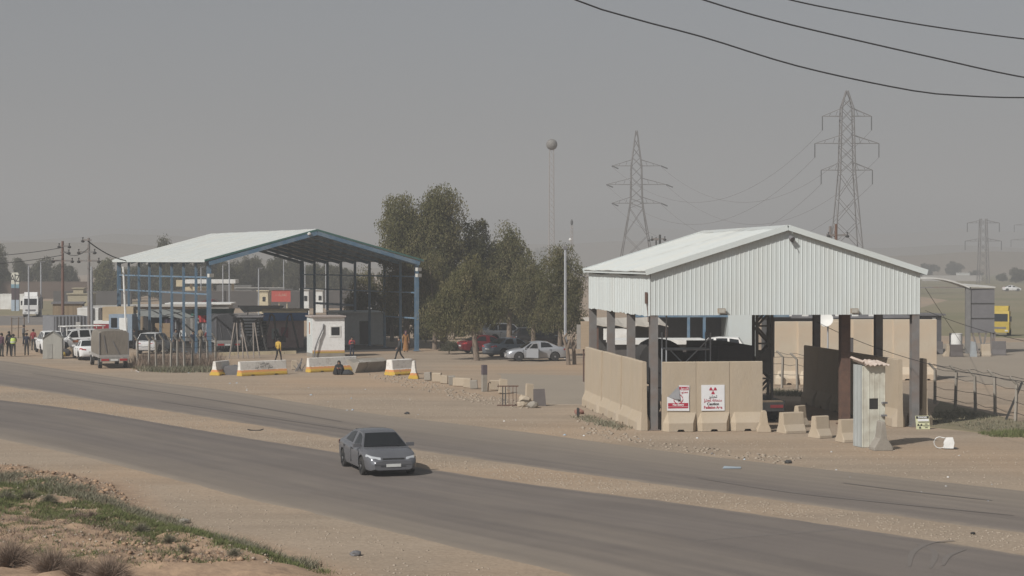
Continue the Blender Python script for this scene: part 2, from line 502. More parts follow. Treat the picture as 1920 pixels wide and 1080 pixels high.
def road(name, e0, e1, z, mater, n=150, m=14):
    a = resample(smooth_poly([G(*p) for p in e0]), n); b = resample(smooth_poly([G(*p) for p in e1]), n)
    V = []; UV = []
    s = 0
    for i in range(n):
        if i: s += ((a[i]-a[i-1]).length + (b[i]-b[i-1]).length)/2
        w = (b[i]-a[i]).length
        for j in range(m+1):
            t = j/m
            p = a[i].lerp(b[i], t)
            if j in (0, m):
                p += (b[i]-a[i]).normalized()*(0.22*nz(p.x, p.y, 0.8) + (-0.3 if j == 0 else 0.3))
            V.append((p.x, p.y, z if 0 < j < m else -0.06)); UV.append((t, s/8.0))
    idx = np.arange(n*(m+1)).reshape(n, m+1)
    Fq = np.stack([idx[:-1,:-1], idx[:-1,1:], idx[1:,1:], idx[1:,:-1]], axis=-1).reshape(-1,4)
    o = np_mesh(name, V, Fq, mater); tag(o, kind='structure')
    uv = o.data.uv_layers.new(name='UVMap')
    li = np.zeros(len(o.data.loops), dtype=np.int32); o.data.loops.foreach_get('vertex_index', li)
    uv.data.foreach_set('uv', np.asarray(UV, dtype=np.float32)[li].ravel())
    return o
def asphalt(name, dust_edge=0.12, base=(0.182,0.157,0.140), base2=(0.138,0.118,0.106), tracks=True, dusty='lo'):
    m = mat(name, base, 0.8, col2=base2, scale=0.22, contrast=0.9, detail=9, bump=0.2, bscale=30, spec=0.25)
    N = m.node_tree.nodes; L = m.node_tree.links; b = N['Principled BSDF']
    prev = b.inputs['Base Color'].links[0].from_socket
    tu = N.new('ShaderNodeTexCoord'); sp = N.new('ShaderNodeSeparateXYZ'); L.new(tu.outputs['UV'], sp.inputs[0])
    # dust blown over both edges: distance to edge from u, broken up by noise
    n1 = N.new('ShaderNodeTexNoise'); n1.inputs['Scale'].default_value = 0.9; n1.inputs['Detail'].default_value = 8; n1.inputs['Roughness'].default_value = 0.7
    L.new(tu.outputs['Object'], n1.inputs['Vector'])
    pp = N.new('ShaderNodeMath'); pp.operation = 'PINGPONG'; pp.inputs[1].default_value = 0.5; L.new(sp.outputs['X'], pp.inputs[0])
    ad = N.new('ShaderNodeMath'); ad.operation = 'MULTIPLY_ADD'; ad.inputs[1].default_value = -dust_edge*1.6; L.new(n1.outputs['Fac'], ad.inputs[0]); L.new(pp.outputs[0], ad.inputs[2])
    r = N.new('ShaderNodeValToRGB'); r.color_ramp.elements[0].position = 0.0; r.color_ramp.elements[0].color = (1,1,1,1)
    r.color_ramp.elements[1].position = dust_edge; r.color_ramp.elements[1].color = (0.0,0,0,1)
    q = r.color_ramp.elements.new(dust_edge*0.25); q.color = (0.45,0.45,0.45,1)
    L.new(ad.outputs[0], r.inputs['Fac'])
    mx = N.new('ShaderNodeMix'); mx.data_type = 'RGBA'; L.new(r.outputs['Color'], mx.inputs[0]); L.new(prev, mx.inputs[6]); mx.inputs[7].default_value = (0.35,0.285,0.215,1)
    out = mx.outputs[2]
    # a thin film of sand lying in long drifts on the tarmac
    mq = N.new('ShaderNodeMapping'); mq.inputs['Scale'].default_value = (2.6, 0.28, 1); L.new(tu.outputs['UV'], mq.inputs['Vector'])
    nq = N.new('ShaderNodeTexNoise'); nq.inputs['Scale'].default_value = 1.3; nq.inputs['Detail'].default_value = 9; nq.inputs['Roughness'].default_value = 0.68; L.new(mq.outputs['Vector'], nq.inputs['Vector'])
    rq = N.new('ShaderNodeValToRGB'); rq.color_ramp.elements[0].position = 0.46; rq.color_ramp.elements[0].color = (0,0,0,1); rq.color_ramp.elements[1].position = 0.75; rq.color_ramp.elements[1].color = (0.42,0.42,0.42,1)
    L.new(nq.outputs['Fac'], rq.inputs['Fac'])
    mz = N.new('ShaderNodeMix'); mz.data_type = 'RGBA'; L.new(rq.outputs['Color'], mz.inputs[0]); L.new(out, mz.inputs[6]); mz.inputs[7].default_value = (0.31,0.26,0.205,1); out = mz.outputs[2]
    # one side of each carriageway carries far more dust than the other
    rd = N.new('ShaderNodeValToRGB'); e = rd.color_ramp.elements
    if dusty == 'hi': e[0].position = 0.30; e[0].color = (0,0,0,1); e[1].position = 1.0; e[1].color = (0.62,0.62,0.62,1)
    else: e[0].position = 0.0; e[0].color = (0.5,0.5,0.5,1); e[1].position = 0.34; e[1].color = (0,0,0,1)
    ud = N.new('ShaderNodeMath'); ud.operation = 'MULTIPLY_ADD'; ud.inputs[1].default_value = 0.16; L.new(n1.outputs['Fac'], ud.inputs[0]); 
    us = N.new('ShaderNodeMath'); us.operation = 'SUBTRACT'; us.inputs[1].default_value = 0.08; L.new(sp.outputs['X'], us.inputs[0]); L.new(us.outputs[0], ud.inputs[2])
    L.new(ud.outputs[0], rd.inputs['Fac'])
    md = N.new('ShaderNodeMix'); md.data_type = 'RGBA'; L.new(rd.outputs['Color'], md.inputs[0]); L.new(out, md.inputs[6]); md.inputs[7].default_value = (0.31,0.258,0.20,1); out = md.outputs[2]
    if tracks:   # long wear streaks along the lanes
        mp = N.new('ShaderNodeMapping'); mp.inputs['Scale'].default_value = (9, 0.10, 1); L.new(tu.outputs['UV'], mp.inputs['Vector'])
        n2 = N.new('ShaderNodeTexNoise'); n2.inputs['Scale'].default_value = 1.6; n2.inputs['Detail'].default_value = 6; L.new(mp.outputs['Vector'], n2.inputs['Vector'])
        r2 = N.new('ShaderNodeValToRGB'); r2.color_ramp.elements[0].position = 0.35; r2.color_ramp.elements[0].color = (0.72,0.72,0.73,1); r2.color_ramp.elements[1].position = 0.65; r2.color_ramp.elements[1].color = (1.12,1.11,1.08,1)
        L.new(n2.outputs['Fac'], r2.inputs['Fac'])
        m2 = N.new('ShaderNodeMix'); m2.data_type = 'RGBA'; m2.blend_type = 'MULTIPLY'; m2.inputs[0].default_value = 0.5
        L.new(out, m2.inputs[6]); L.new(r2.outputs['Color'], m2.inputs[7]); out = m2.outputs[2]
    L.new(out, b.inputs['Base Color'])
    return m
NEAR_N = [(-320,768),(-150,797),(0,827),(100,848),(200,872),(340,908),(440,935),(640,980),(740,1007),(860,1037),(960,1060),(1150,1110),(1400,1172),(1700,1250)]
NEAR_F = [(-320,707),(-150,728),(0,747),(120,761),(220,776),(350,798),(500,823),(640,845),(780,871),(1000,904),(1280,939),(1500,969),(1700,999),(1920,1033),(2300,1090),(2700,1150)]
FAR_N = [(-320,689),(-150,707),(0,726),(110,741),(220,760),(350,779),(500,803),(640,825),(780,847),(1000,879),(1280,917),(1500,947),(1700,973),(1920,1003),(2300,1053),(2700,1103)]
FAR_F = [(-320,645),(-150,658),(0,674),(100,688),(200,702),(300,715),(420,729),(560,752),(700,773),(850,791),(1000,809),(1130,827),(1280,847),(1500,872),(1700,893),(1920,917),(2300,958),(2700,1000)]
road('near_road', NEAR_N, NEAR_F, 0.012, asphalt('asphalt_near', 0.04))
road('far_road', FAR_N, FAR_F, 0.012, asphalt('asphalt_far', 0.045, dusty='hi', base=(0.195,0.167,0.146), base2=(0.152,0.13,0.115)))
# skid marks
SKZ = 0.014
def skid(pts, w):
    global SKZ
    SKZ += 0.002
    P = resample(smooth_poly([G(*p, SKZ) for p in pts]), 30); V = []
    for i, p in enumerate(P):
        d = (P[min(i+1,29)]-P[max(i-1,0)]).normalized(); s = Vector((-d.y, d.x, 0))*w*(0.4+0.6*math.sin(PI*(i+0.5)/30))
        V += [tuple(p+s), tuple(p-s)]
    return V, [(2*i, 2*i+1, 2*i+3, 2*i+2) for i in range(29)]
sk = MB()
for pts in ([(1300,1014),(1450,1002),(1590,992)],[(1720,1020),(1752,1035),(1745,1065)],
            [(1705,1062),(1712,1035),(1745,1018),(1790,1013)],[(1768,1060),(1778,1042),(1810,1030)],[(1310,896),(1500,925),(1900,966)],[(1580,905),(1700,920),(1860,938)],[(60,700),(350,742),(640,790)],[(300,752),(500,782),(700,812)]):
    v, f = skid(pts, 0.08); sk.add(v, f)
sk.obj('tyre_mark', mat('tyre_mark', (0.150,0.132,0.119), 0.85, col2=(0.185,0.162,0.145), scale=5, contrast=1.0)); tag(bpy.data.objects['tyre_mark'], kind='structure')

def sheet(name, pts, z, m, n=8, rough=0.5):
    """flat patch with an uneven edge, pts in pixels"""
    P = [G(*p, z) for p in pts]; out = []
    for a, b in zip(P, P[1:]+P[:1]):
        for k in range(n):
            q = a.lerp(b, k/n); L_ = (b-a).length
            out.append((q.x + rough*L_*0.06*nz(q.x, q.y, 0.3), q.y + rough*L_*0.06*nz(q.y, q.x, 0.3), z))
    cx = sum(p[0] for p in out)/len(out); cy_ = sum(p[1] for p in out)/len(out)
    skirt = [(cx+(p[0]-cx)*1.006, cy_+(p[1]-cy_)*1.006, -0.08) for p in out]
    mb = MB(); mb.poly(out); nn = len(out)
    mb.add(out+skirt, [(i,(i+1)%nn,nn+(i+1)%nn,nn+i) for i in range(nn)])
    o = mb.obj(name, m); tag(o, kind='structure'); return o
M_FIELD = mat('field_soil', (0.20,0.175,0.105), 0.95, col2=(0.25,0.205,0.135), scale=0.03, contrast=0.8, detail=10, stretch=(0.5,1.6,1), col3=(0.14,0.145,0.075), scale3=0.02, amt3=0.7)
M_PATCH = mat('worn_tarmac', (0.315,0.262,0.205), 0.9, col2=(0.26,0.22,0.175), scale=0.25, contrast=0.9)
sheet('field', [(1560,622),(2150,640),(2500,520),(2300,507),(1500,507)], 0.006, M_FIELD)
sheet('verge', [(-200,592),(260,590),(260,566),(-200,562)], 0.008, mat('verge_grass', (0.19,0.17,0.095), 0.95, col2=(0.25,0.205,0.13), scale=0.2), rough=0.2)
sheet('market_road', [(-300,614),(300,606),(560,596),(560,585),(300,589),(-300,596)], 0.010, mat('market_road', (0.19,0.17,0.155), 0.9, col2=(0.165,0.148,0.135), scale=0.3), rough=0.15)
sheet('yard', [(930,700),(1110,705),(1120,758),(1030,758),(960,735)], 0.006, M_PATCH)
sheet('access_road', [(1700,700),(1960,735),(2100,690),(1960,640),(1640,648)], 0.006, M_PATCH)
sheet('grass_strip', [(1738,800),(1760,752),(1850,775),(1960,800),(1960,815),(1850,812)], 0.006, mat('rough_grass_soil', (0.165,0.15,0.085), 0.95, col2=(0.235,0.19,0.13), scale=1.5))
def hills():
    # long low ridges far beyond, three in depth
    hm_ = mat('hill_soil', (0.24,0.185,0.135), 0.95, col2=(0.185,0.155,0.105), scale=0.004, contrast=0.9, col3=(0.14,0.125,0.08), scale3=0.003, amt3=0.7)
    for k, (Y, base, amp, sc) in enumerate(((1150, 8.0, 8, 0.004), (1800, 22, 14, 0.0028), (2700, 50, 20, 0.0018))):
        V = []; n = 160; prof = [(-0.5,0),( -0.25,0.5),(0,1.0),(0.3,0.75),(0.8,0)]
        for i in range(n):
            x = -1750 + 3500*i/(n-1)
            h = base + amp*nz(x, k*37.0, sc, 5)
            if k == 0: h = base*0.5 + amp*nz(x+300, 5, sc, 5) + 15*math.exp(-((x+300)/130)**2) + 9*math.exp(-((x-330)/200)**2)
            if k == 1: h += 10*math.exp(-((x+480)/260)**2)
            h = max(0.5, h)
            for dy, f in prof:
                V.append((x, Y + dy*300, -0.2 + h*f + (0.5*nz(x, Y+dy*300, 0.02) if f else 0)))
        idx = np.arange(n*5).reshape(n,5)
        Fq = np.stack([idx[:-1,:-1], idx[1:,:-1], idx[1:,1:], idx[:-1,1:]], axis=-1).reshape(-1,4)
        o = np_mesh('hill', V, Fq, hm_); tag(o, kind='structure')
        o.data.polygons.foreach_set('use_smooth', [True]*len(o.data.polygons))
hills()
# ------------------------------------------------------------------ right hand scanner shed
SH = G(1225, 806); SA = R(8.0); SW, SL = 11.85, 14.5
def local(org, ang):
    ca, sa = math.cos(ang), math.sin(ang)
    def f(x, y, z=0.0): return Vector((org.x + x*ca - y*sa, org.y + x*sa + y*ca, z))
    def inv(p):
        dx, dy = p.x-org.x, p.y-org.y
        return (dx*ca+dy*sa, -dx*sa+dy*ca)
    return f, inv
SHL, SHI = local(SH, SA)

def ribs(length, pitch, depth, rib):
    """plan profile of a ribbed sheet: list of (t, offset outwards)"""
    out = []; t = 0.0
    while t < length - 1e-6:
        e = min(length, t+pitch)
        out += [(t, 0.0), (min(e, t+pitch-rib), 0.0)]
        if t+pitch-rib*0.75 < length: out += [(min(e, t+pitch-rib*0.75), depth), (min(e, t+pitch-rib*0.25), depth)]
        t += pitch
    out.append((length, 0.0))
    res = []
    for p in out:
        if not res or p[0]-res[-1][0] > 1e-5: res.append(p)
    return res
def ribbed(mb, p0, p1, out, zlo, zhi, pitch=0.2, depth=0.018, rib=0.055, th=0.02, wob=0.0):
    """vertical ribbed sheet from p0 to p1 (2d), outwards normal out (2d); zlo/zhi functions of t (metres along)"""
    d = Vector((p1[0]-p0[0], p1[1]-p0[1])); Ln = d.length; d /= Ln
    pr = ribs(Ln, pitch, depth, rib); rings = []
    for t, o in pr:
        w = wob*nz(t*3, 1.0, 1.0) if wob else 0
        x = p0[0]+d.x*t; y = p0[1]+d.y*t; a, b = zlo(t), zhi(t)
        xo, yo = x+out[0]*(o+w), y+out[1]*(o+w); xi, yi = x+out[0]*(o-th), y+out[1]*(o-th)
        rings.append([(xo,yo,a),(xo,yo,b),(xi,yi,b),(xi,yi,a)])
    mb.loft(rings)
def ibeam(mb, x, y, z0, z1, w=0.28, h=0.3, ang=0.0):
    mb.bx(x-w/2, x+w/2, y-h/2, y-h/2+0.03, z0, z1); mb.bx(x-w/2, x+w/2, y+h/2-0.03, y+h/2, z0, z1)
    mb.bx(x-0.02, x+0.02, y-h/2+0.03, y+h/2-0.03, z0, z1)

shed = thing('inspection_shed', 'tall white ribbed metal shed on grey steel posts beside the road', 'shed', SH, SA)
EV, RG, CB = 6.98, 8.87, 5.0     # eave, ridge, lower edge of the cladding
def ztop(t): return EV + (RG-EV)*(1-abs(t-SW/2)/(SW/2)) - 0.06
mb = MB(); ribbed(mb, (-0.16,-0.2), (SW+0.16,-0.2), (0,-1), lambda t: CB, lambda t: ztop(max(0,min(SW,t-0.16))))
mb.obj('gable_cladding', M_CLAD, shed)
mb = MB(); ribbed(mb, (SW+0.16,SL+0.2), (-0.16,SL+0.2), (0,1), lambda t: CB, lambda t: ztop(max(0,min(SW,t-0.16))))
mb.obj('gable_cladding', M_CLAD, shed)
mb = MB(); ribbed(mb, (-0.2,SL+0.16), (-0.2,-0.16), (-1,0), lambda t: CB-0.05+0.06*nz(t*2,0,1), lambda t: EV-0.22-0.06*math.sin(t*0.45)**2, pitch=0.42, rib=0.1, wob=0.03)
mb.obj('side_cladding', M_CLAD, shed)
mb = MB(); ribbed(mb, (SW+0.2,-0.16), (SW+0.2,SL+0.16), (1,0), lambda t: CB, lambda t: EV-0.1, pitch=0.42)
mb.obj('side_cladding', M_CLAD, shed)
# two roof slopes, ribbed down the slope
def roof_slope(name, parent, m, xe, ze, xr, zr, y0, y1, pitch=0.3, depth=0.03, th=0.03, sag=0.0):
    mb = MB(); rings = []
    for t, o in ribs(y1-y0, pitch, depth, 0.09):
        s = sag*math.sin(t*0.9)+ sag*0.7*math.sin(t*2.3+1)
        y = y0+t
        rings.append([(xe,y,ze+o+s),(xr,y,zr+o+s*0.5),(xr,y,zr+o-th+s*0.5),(xe,y,ze+o-th+s)])
    mb.loft(rings); return mb.obj(name, m, parent)
roof_slope('roof', shed, M_ROOF, -0.42, EV-0.06, SW/2, RG, -0.36, SL+0.4, sag=0.012)
roof_slope('roof', shed, M_ROOF, SW+0.42, EV-0.06, SW/2, RG, -0.36, SL+0.4, sag=0.012)
mb = MB(); mb.prism([(SW/2-0.35,RG-0.08),(SW/2,RG+0.04),(SW/2+0.35,RG-0.08),(SW/2+0.35,RG-0.05),(SW/2,RG+0.08),(SW/2-0.35,RG-0.05)], 'y', -0.4, SL+0.42)
mb.obj('ridge_cap', M_ROOF, shed)
for s in (0,1):
    xe = -0.44 if s == 0 else SW+0.44
    for y in (-0.42, SL+0.44):
        mb = MB(); mb.beam((xe,y,EV-0.12),(SW/2+(-0.02 if s == 0 else 0.02),y,RG-0.04),0.035,0.24)
        mb.obj('barge_board', M_CLAD, shed)
for x in (-0.40, SW+0.34):
    mb = MB(); mb.bx(x,x+0.06,-0.3,SL+0.3,EV-0.2,EV-0.12); mb.obj('gutter', M_CLAD, shed)
for k in range(4):
    for x in (0.0, SW):
        y = k*SL/3
        mb = MB(); ibeam(mb, 0, 0, 0, EV-0.25, w=0.34, h=0.34); mb.bx(-0.25,0.25,-0.25,0.25,0,0.03)
        o = mb.obj('post', M_STEEL, shed, loc=(x, y, 0))
for k in range(4):
    y = k*SL/3 + (0.0 if k else 0.1)
    mb = MB()
    mb.beam((0,y,EV-0.3),(SW/2,y,RG-0.28),0.15,0.3); mb.beam((SW,y,EV-0.3),(SW/2,y,RG-0.28),0.15,0.3); mb.obj('rafter', M_STEEL, shed)
mb = MB()
for y in (0.08, SL-0.08): mb.bx(0.17,SW-0.17,y-0.05,y+0.05,CB+0.02,CB+0.14)
for x in (0.0, SW): mb.bx(x-0.05,x+0.05,0.17,SL-0.17,CB+0.02,CB+0.14)
mb.obj('girt', M_DARK, shed)
# small things fixed to the gable
def floodlight(parent, x, z, y=-0.26):
    f = MB(); f.bx(-0.17,0.17,-0.14,0.0,-0.1,0.12); o = f.obj('floodlight', mat('light_housing', (0.36,0.30,0.24), 0.7), parent, loc=(x, y-0.04, z))
    g = MB(); g.bx(-0.13,0.13,-0.155,-0.142,-0.07,0.09); g.obj('lens', mat('lens_grey', (0.45,0.43,0.38), 0.3), o)
    b = MB(); b.bx(-0.03,0.27,-0.05,0.02,-0.16,-0.12); b.obj('bracket', M_DARK, o)
floodlight(shed, 2.95, 5.18); floodlight(shed, 8.95, 5.16)
mb = MB(); mb.tube((0,0,0),(0.06,-0.18,-0.12),0.09,0.13,8); mb.tube((0.02,0.02,0.02),(0.2,-0.12,-0.42),0.02,0.02,5)
mb.obj('lamp', M_SHADEMETAL, shed, loc=(SW/2+0.12, -0.3, 8.42))
mb = MB(); mb.box((-0.27,0.25,5.75),(0.06,0.3,0.5)); mb.path([(-0.25,0.3,5.6),(-0.24,0.1,5.2),(-0.22,0.05,4.7)],0.02,5); mb.obj('junction_box', M_RUST, shed)
mb = MB(); mb.path([(-0.2,SL+0.0,2.2),(-0.32,SL-0.1,1.6),(-0.2,SL,1.2),(-0.32,SL,0.8),(-0.2,SL+0.1,1.9)],0.035,6); mb.obj('hose', M_WHITE, shed)

# ------------------------------------------------------------------ concrete barriers
def twall_mesh(w, h=3.0, foot=0.42, stem=0.11, top=0.09):
    """upright panel with a flared foot, chamfered foot ends and a fork slot below; width along x"""
    secs = [(-w/2, 0.14), (-w/2+0.2, foot), (-0.17, foot), (-0.12, foot), (0.12, foot), (0.17, foot), (w/2-0.2, foot), (w/2, 0.14)]
    mb = MB(); rings = []
    for i, (x, f) in enumerate(secs):
        zb = 0.09 if i in (3, 4) else 0.0
        f = max(f, stem)
        rings.append([(x,-f,zb),(x,-f,0.36),(x,-stem-0.01,0.8),(x,-top,h-0.03),(x,-top+0.03,h),(x,top-0.03,h),(x,top,h-0.03),(x,stem+0.01,0.8),(x,f,0.36),(x,f,zb)])
    mb.loft(rings); return mb.mesh('panel')
TW15 = twall_mesh(1.47); TW15.materials.append(M_CONC)
TW24 = twall_mesh(2.36, foot=0.30); TW24.materials.append(M_CONC)
TWT = twall_mesh(1.44, h=3.75, foot=0.6); TWT.materials.append(M_CONCP)
def twall(me, p, rz, label, group):
    o = bpy.data.objects.new('blast_wall', me); o.location = p; o.rotation_euler = (0,0,rz)
    link(o); return tag(o, label, 'blast wall', group)
ga = 'concrete blast walls around the shed'
FW = [twall(TW15, SHL(0.99+1.485*k, -0.62), SA + R((0.6,-0.5,0.4)[k]), l, ga) for k, l in enumerate((
    'tan concrete blast wall panel at the shed front carrying the torn white poster',
    'tan concrete blast wall panel at the shed front carrying the radiation trefoil sign',
    'bare tan concrete blast wall panel at the shed front beside the vehicle opening'))]
for k in range(6):
    twall(TW24, SHL(-0.44 + (0.03 if k % 2 else -0.03), 0.85 + 2.38*k), SA + R(90.0), [
        'concrete blast wall panel at the left shed corner nearest the road',
        'second concrete blast wall panel from the road on the left shed side',
        'third concrete blast wall panel from the road on the left shed side',
        'fourth concrete blast wall panel from the road on the left shed side',
        'fifth concrete blast wall panel from the road on the left shed side',
        'concrete blast wall panel at the far left shed corner by the white hose'][k], ga)
for k in range(6):
    twall(TW24, SHL(SW - 0.72, 0.98 + 2.38*k), SA + R(90.0), [
        'sunlit concrete blast wall panel inside the right shed side nearest the road',
        'concrete blast wall panel inside the right shed side, half in shadow',
        'third concrete blast wall panel from the road inside the right shed side',
        'fourth concrete blast wall panel from the road inside the right shed side',
        'fifth concrete blast wall panel from the road inside the right shed side',
        'deep shaded concrete blast wall panel at the far right shed corner'][k], ga)
twall(TW15, SHL(SW + 0.62, 1.0), SA + R(88), 'narrow concrete blast wall seen end on outside the right corner post', ga)

def jersey_mesh(l, h=0.82, wb=0.58, wt=0.2, name='barrier', taper=0.0, chip=None):
    secs = [-l/2, -l/2+0.05, -l/4-0.16, -l/4-0.1, -l/4+0.1, -l/4+0.16, l/4-0.16, l/4-0.1, l/4+0.1, l/4+0.16, l/2-0.05, l/2] if l > 1.5 else [-l/2, -l/2+0.04, l/2-0.04, l/2]
    mb = MB(); rings = []
    for i, x in enumerate(secs):
        zb = 0.07 if (l > 1.5 and i in (3,4,7,8)) else 0.0
        e = 1.0 - (0.12 if i in (0, len(secs)-1) else 0.0)
        hh = h*(1-taper*(x+l/2)/l)
        if chip and chip[0] < x < chip[1]: hh -= chip[2]
        w = wb/2*e; t = wt/2*e
        rings.append([(x,-w,zb),(x,-w,0.1),(x,-t-0.07,hh*0.42),(x,-t,hh-0.03),(x,-t+0.03,hh),(x,t-0.03,hh),(x,t,hh-0.03),(x,t+0.07,hh*0.42),(x,w,0.1),(x,w,zb)])
    mb.loft(rings); return mb.mesh(name)
def jersey(p, rz, l, label, m, group, tilt=0.0, **kw):
    me = jersey_mesh(l, **kw); me.materials.append(m)
    o = bpy.data.objects.new('road_barrier', me); o.location = p; o.rotation_euler = (tilt, 0, rz); link(o)
    return tag(o, label, 'barrier', group)
gb = 'concrete barriers at the shed opening'
jersey(G(1432,809), SA+R(80), 0.55, 'narrow tan concrete barrier end next to the bare blast wall', M_CONC, gb, h=0.9, wb=0.62)
jersey(G(1484,811), SA+R(14), 1.05, 'widest tan concrete barrier block in the shed opening', M_CONC, gb, h=0.88, wb=0.8, wt=0.3)
jersey(G(1500,800), SA+R(40), 0.6, 'tan concrete barrier block standing behind the widest one', M_CONC, gb, h=0.95, wb=0.7)
jersey(G(1538,820), SA+R(20), 0.72, 'leaning tan concrete barrier block with a sharp shadow left of the booth', M_CONC, gb, h=0.9, wb=0.8, wt=0.26)
jersey(G(1589,828), SA+R(10), 0.75, 'tan concrete barrier block touching the white booth', M_CONC, gb, h=0.92, wb=0.75)
jersey(G(1652,843), SA+R(88), 0.7, 'pointed grey concrete barrier end leaning on the white booth front', M_CONC2, gb, h=1.12, wb=0.8, wt=0.14)

# signs on the blast walls
def sign_board(name, label, parent_loc, rz, w, h, cat='sign', tilt=0.0, m=M_WHITE):
    t = thing(name, label, cat, parent_loc, rz); t.rotation_euler = (tilt, 0, rz)
    mb = MB(); mb.bx(-w/2,w/2,-0.012,0.012,0,h); mb.obj('panel', m, t); return t
def trefoil(parent, c, r, m, y):
    mb = MB()
    for a in (90-60+0, 150, 270):
        a0 = R(a)
        tip = (c[0]+math.cos(a0)*r*0.22, c[1]+math.sin(a0)*r*0.22)
        arc = [(c[0]+math.cos(a0+R(d))*r, c[1]+math.sin(a0+R(d))*r) for d in (-30,-15,0,15,30)]
        arc2 = [(c[0]+math.cos(a0+R(d))*r*0.25, c[1]+math.sin(a0+R(d))*r*0.25) for d in (30,-30)]
        mb.slab([(px,y,pz) for px,pz in arc+arc2], (0,-0.004,0))
    mb.slab([(c[0]+math.cos(2*PI*k/12)*r*0.15, y, c[1]+math.sin(2*PI*k/12)*r*0.15) for k in range(12)], (0,-0.004,0))
    mb.obj('trefoil', m, parent)
sy = -0.62-0.145
AR_TAHDHIR = '\uFEAE\uFEF3\uFEAC\uFEA4\uFE97'                      # visual order
AR_AREA = '\uFE94\uFED8\uFEC4\uFEE8\uFEE3'
AR_RAD = '\uFECB\uFE8E\uFECC\uFEB7\uFE87'
AR_RADV = '\u0639\u0627\u0639\u0634\u0625'
M_SIGN = mat('sign_white', (0.72,0.72,0.73), 0.5, col2=(0.66,0.66,0.67), scale=2)
s2 = sign_board('warning_sign', 'square white radiation area sign with red trefoil on the middle blast wall', SHL(0.99+1.485-0.0, sy, 0.87), SA, 1.03, 1.12, m=M_SIGN)
s2.rotation_euler = (R(-1.2), 0, SA)
trefoil(s2, (0.0,0.88), 0.17, mat('sign_red', (0.42,0.03,0.06), 0.6), -0.014)
M_SRED = MATS['sign_red']
text_mesh('lettering', AR_TAHDHIR, 0.17, M_INK, s2, (0,-0.016,0.61), bold=0.004)
text_mesh('lettering', '\uFE8E\uFECC\uFEB7\uFE87 '[::-1].strip()+' '+AR_AREA, 0.17, M_SRED, s2, (0,-0.016,0.45), bold=0.004)
text_mesh('lettering', 'Caution', 0.165, M_INK, s2, (0,-0.016,0.29), bold=0.006)
text_mesh('lettering', 'Radiation Area', 0.165, M_SRED, s2, (0,-0.016,0.14), sx=0.82, bold=0.006)
s1 = thing('warning_poster', 'torn white and red prohibition poster with its corner folded down on a blast wall', 'poster', SHL(0.99-0.06, sy, 0.87), SA); s1.rotation_euler = (R(-1.2), 0, SA)
mb = MB(); mb.slab([(-0.49,-0.012,0.02),(0.49,-0.012,0),(0.47,-0.012,0.55),(0.5,-0.012,1.1),(0.03,-0.012,1.12),(0.0,-0.012,0.62),(-0.49,-0.012,0.62)], (0,0.014,0)); mb.obj('panel', M_SIGN, s1)
mb = MB(); mb.slab([(0.03,-0.014,1.1),(0.06,-0.07,0.5),(-0.12,-0.06,0.52),(-0.44,-0.016,0.62)], (0,-0.006,0)); mb.obj('folded_corner', mat('poster_back', (0.30,0.30,0.31), 0.6), s1)
for q in ((-0.45,0.44,0.2,0.35),(-0.45,0.44,0.12,0.185),(0.04,0.46,0.9,1.05)):
    mb = MB(); mb.bx(q[0],q[1],-0.017,-0.012,q[2],q[3]); mb.obj('red_band', M_SRED, s1)
text_mesh('lettering', 'No Entry', 0.13, M_SIGN, s1, (0,-0.019,0.275), bold=0.005)
text_mesh('lettering', '\uFEDD\uFEEE\uFEA7\uFEAA\uFEDF\uFE8D', 0.13, M_SIGN, s1, (0.25,-0.019,0.97), bold=0.003)
text_mesh('lettering', '\uFEC9\uFEEE\uFEE8\uFEE4\uFEE3', 0.14, M_SRED, s1, (0.26,-0.016,0.82), bold=0.004)
mb = MB()
ring = [(0.0+math.cos(2*PI*k/24)*0.2, 0.52+math.sin(2*PI*k/24)*0.2) for k in range(25)]
for a, b in zip(ring, ring[1:]): mb.beam((a[0],-0.016,a[1]),(b[0],-0.016,b[1]),0.006,0.035)
mb.beam((-0.14,-0.017,0.66),(0.14,-0.017,0.38),0.006,0.03); mb.obj('prohibition_ring', M_SRED, s1)
mb = MB(); mb.beam((0.02,-0.015,0.42),(0.05,-0.015,0.6),0.004,0.07); mb.beam((0.0,-0.015,0.4),(0.0,-0.015,0.52),0.004,0.03); mb.beam((0.09,-0.015,0.4),(0.07,-0.015,0.5),0.004,0.03); mb.obj('pictogram', M_INK, s1)

# radiation board leaning on the right corner post
s3 = sign_board('radiation_board', 'small pale yellow radiation danger board propped against the right corner post', G(1731,805), SA, 0.62, 0.6, tilt=R(-14), m=mat('pale_yellow', (0.62,0.62,0.40), 0.6))
for q in ((-0.29,0.29,0.47,0.58),(-0.2,0.29,0.30,0.335)):
    mb = MB(); mb.bx(q[0],q[1],-0.018,-0.013,q[2],q[3]); mb.obj('black_band', M_INK, s3)
mb = MB(); mb.bx(-0.22,0.28,-0.018,-0.013,0.36,0.45); mb.obj('white_band', M_SIGN, s3)
text_mesh('lettering', 'DANGER', 0.1, M_SIGN, s3, (0.0,-0.02,0.525), bold=0.003)
trefoil(s3, (-0.14,0.15), 0.12, M_INK, -0.014)
text_mesh('lettering', 'HIGH\nRADIATION\nAREA', 0.075, M_INK, s3, (0.15,-0.016,0.15), sx=0.7, bold=0.002)

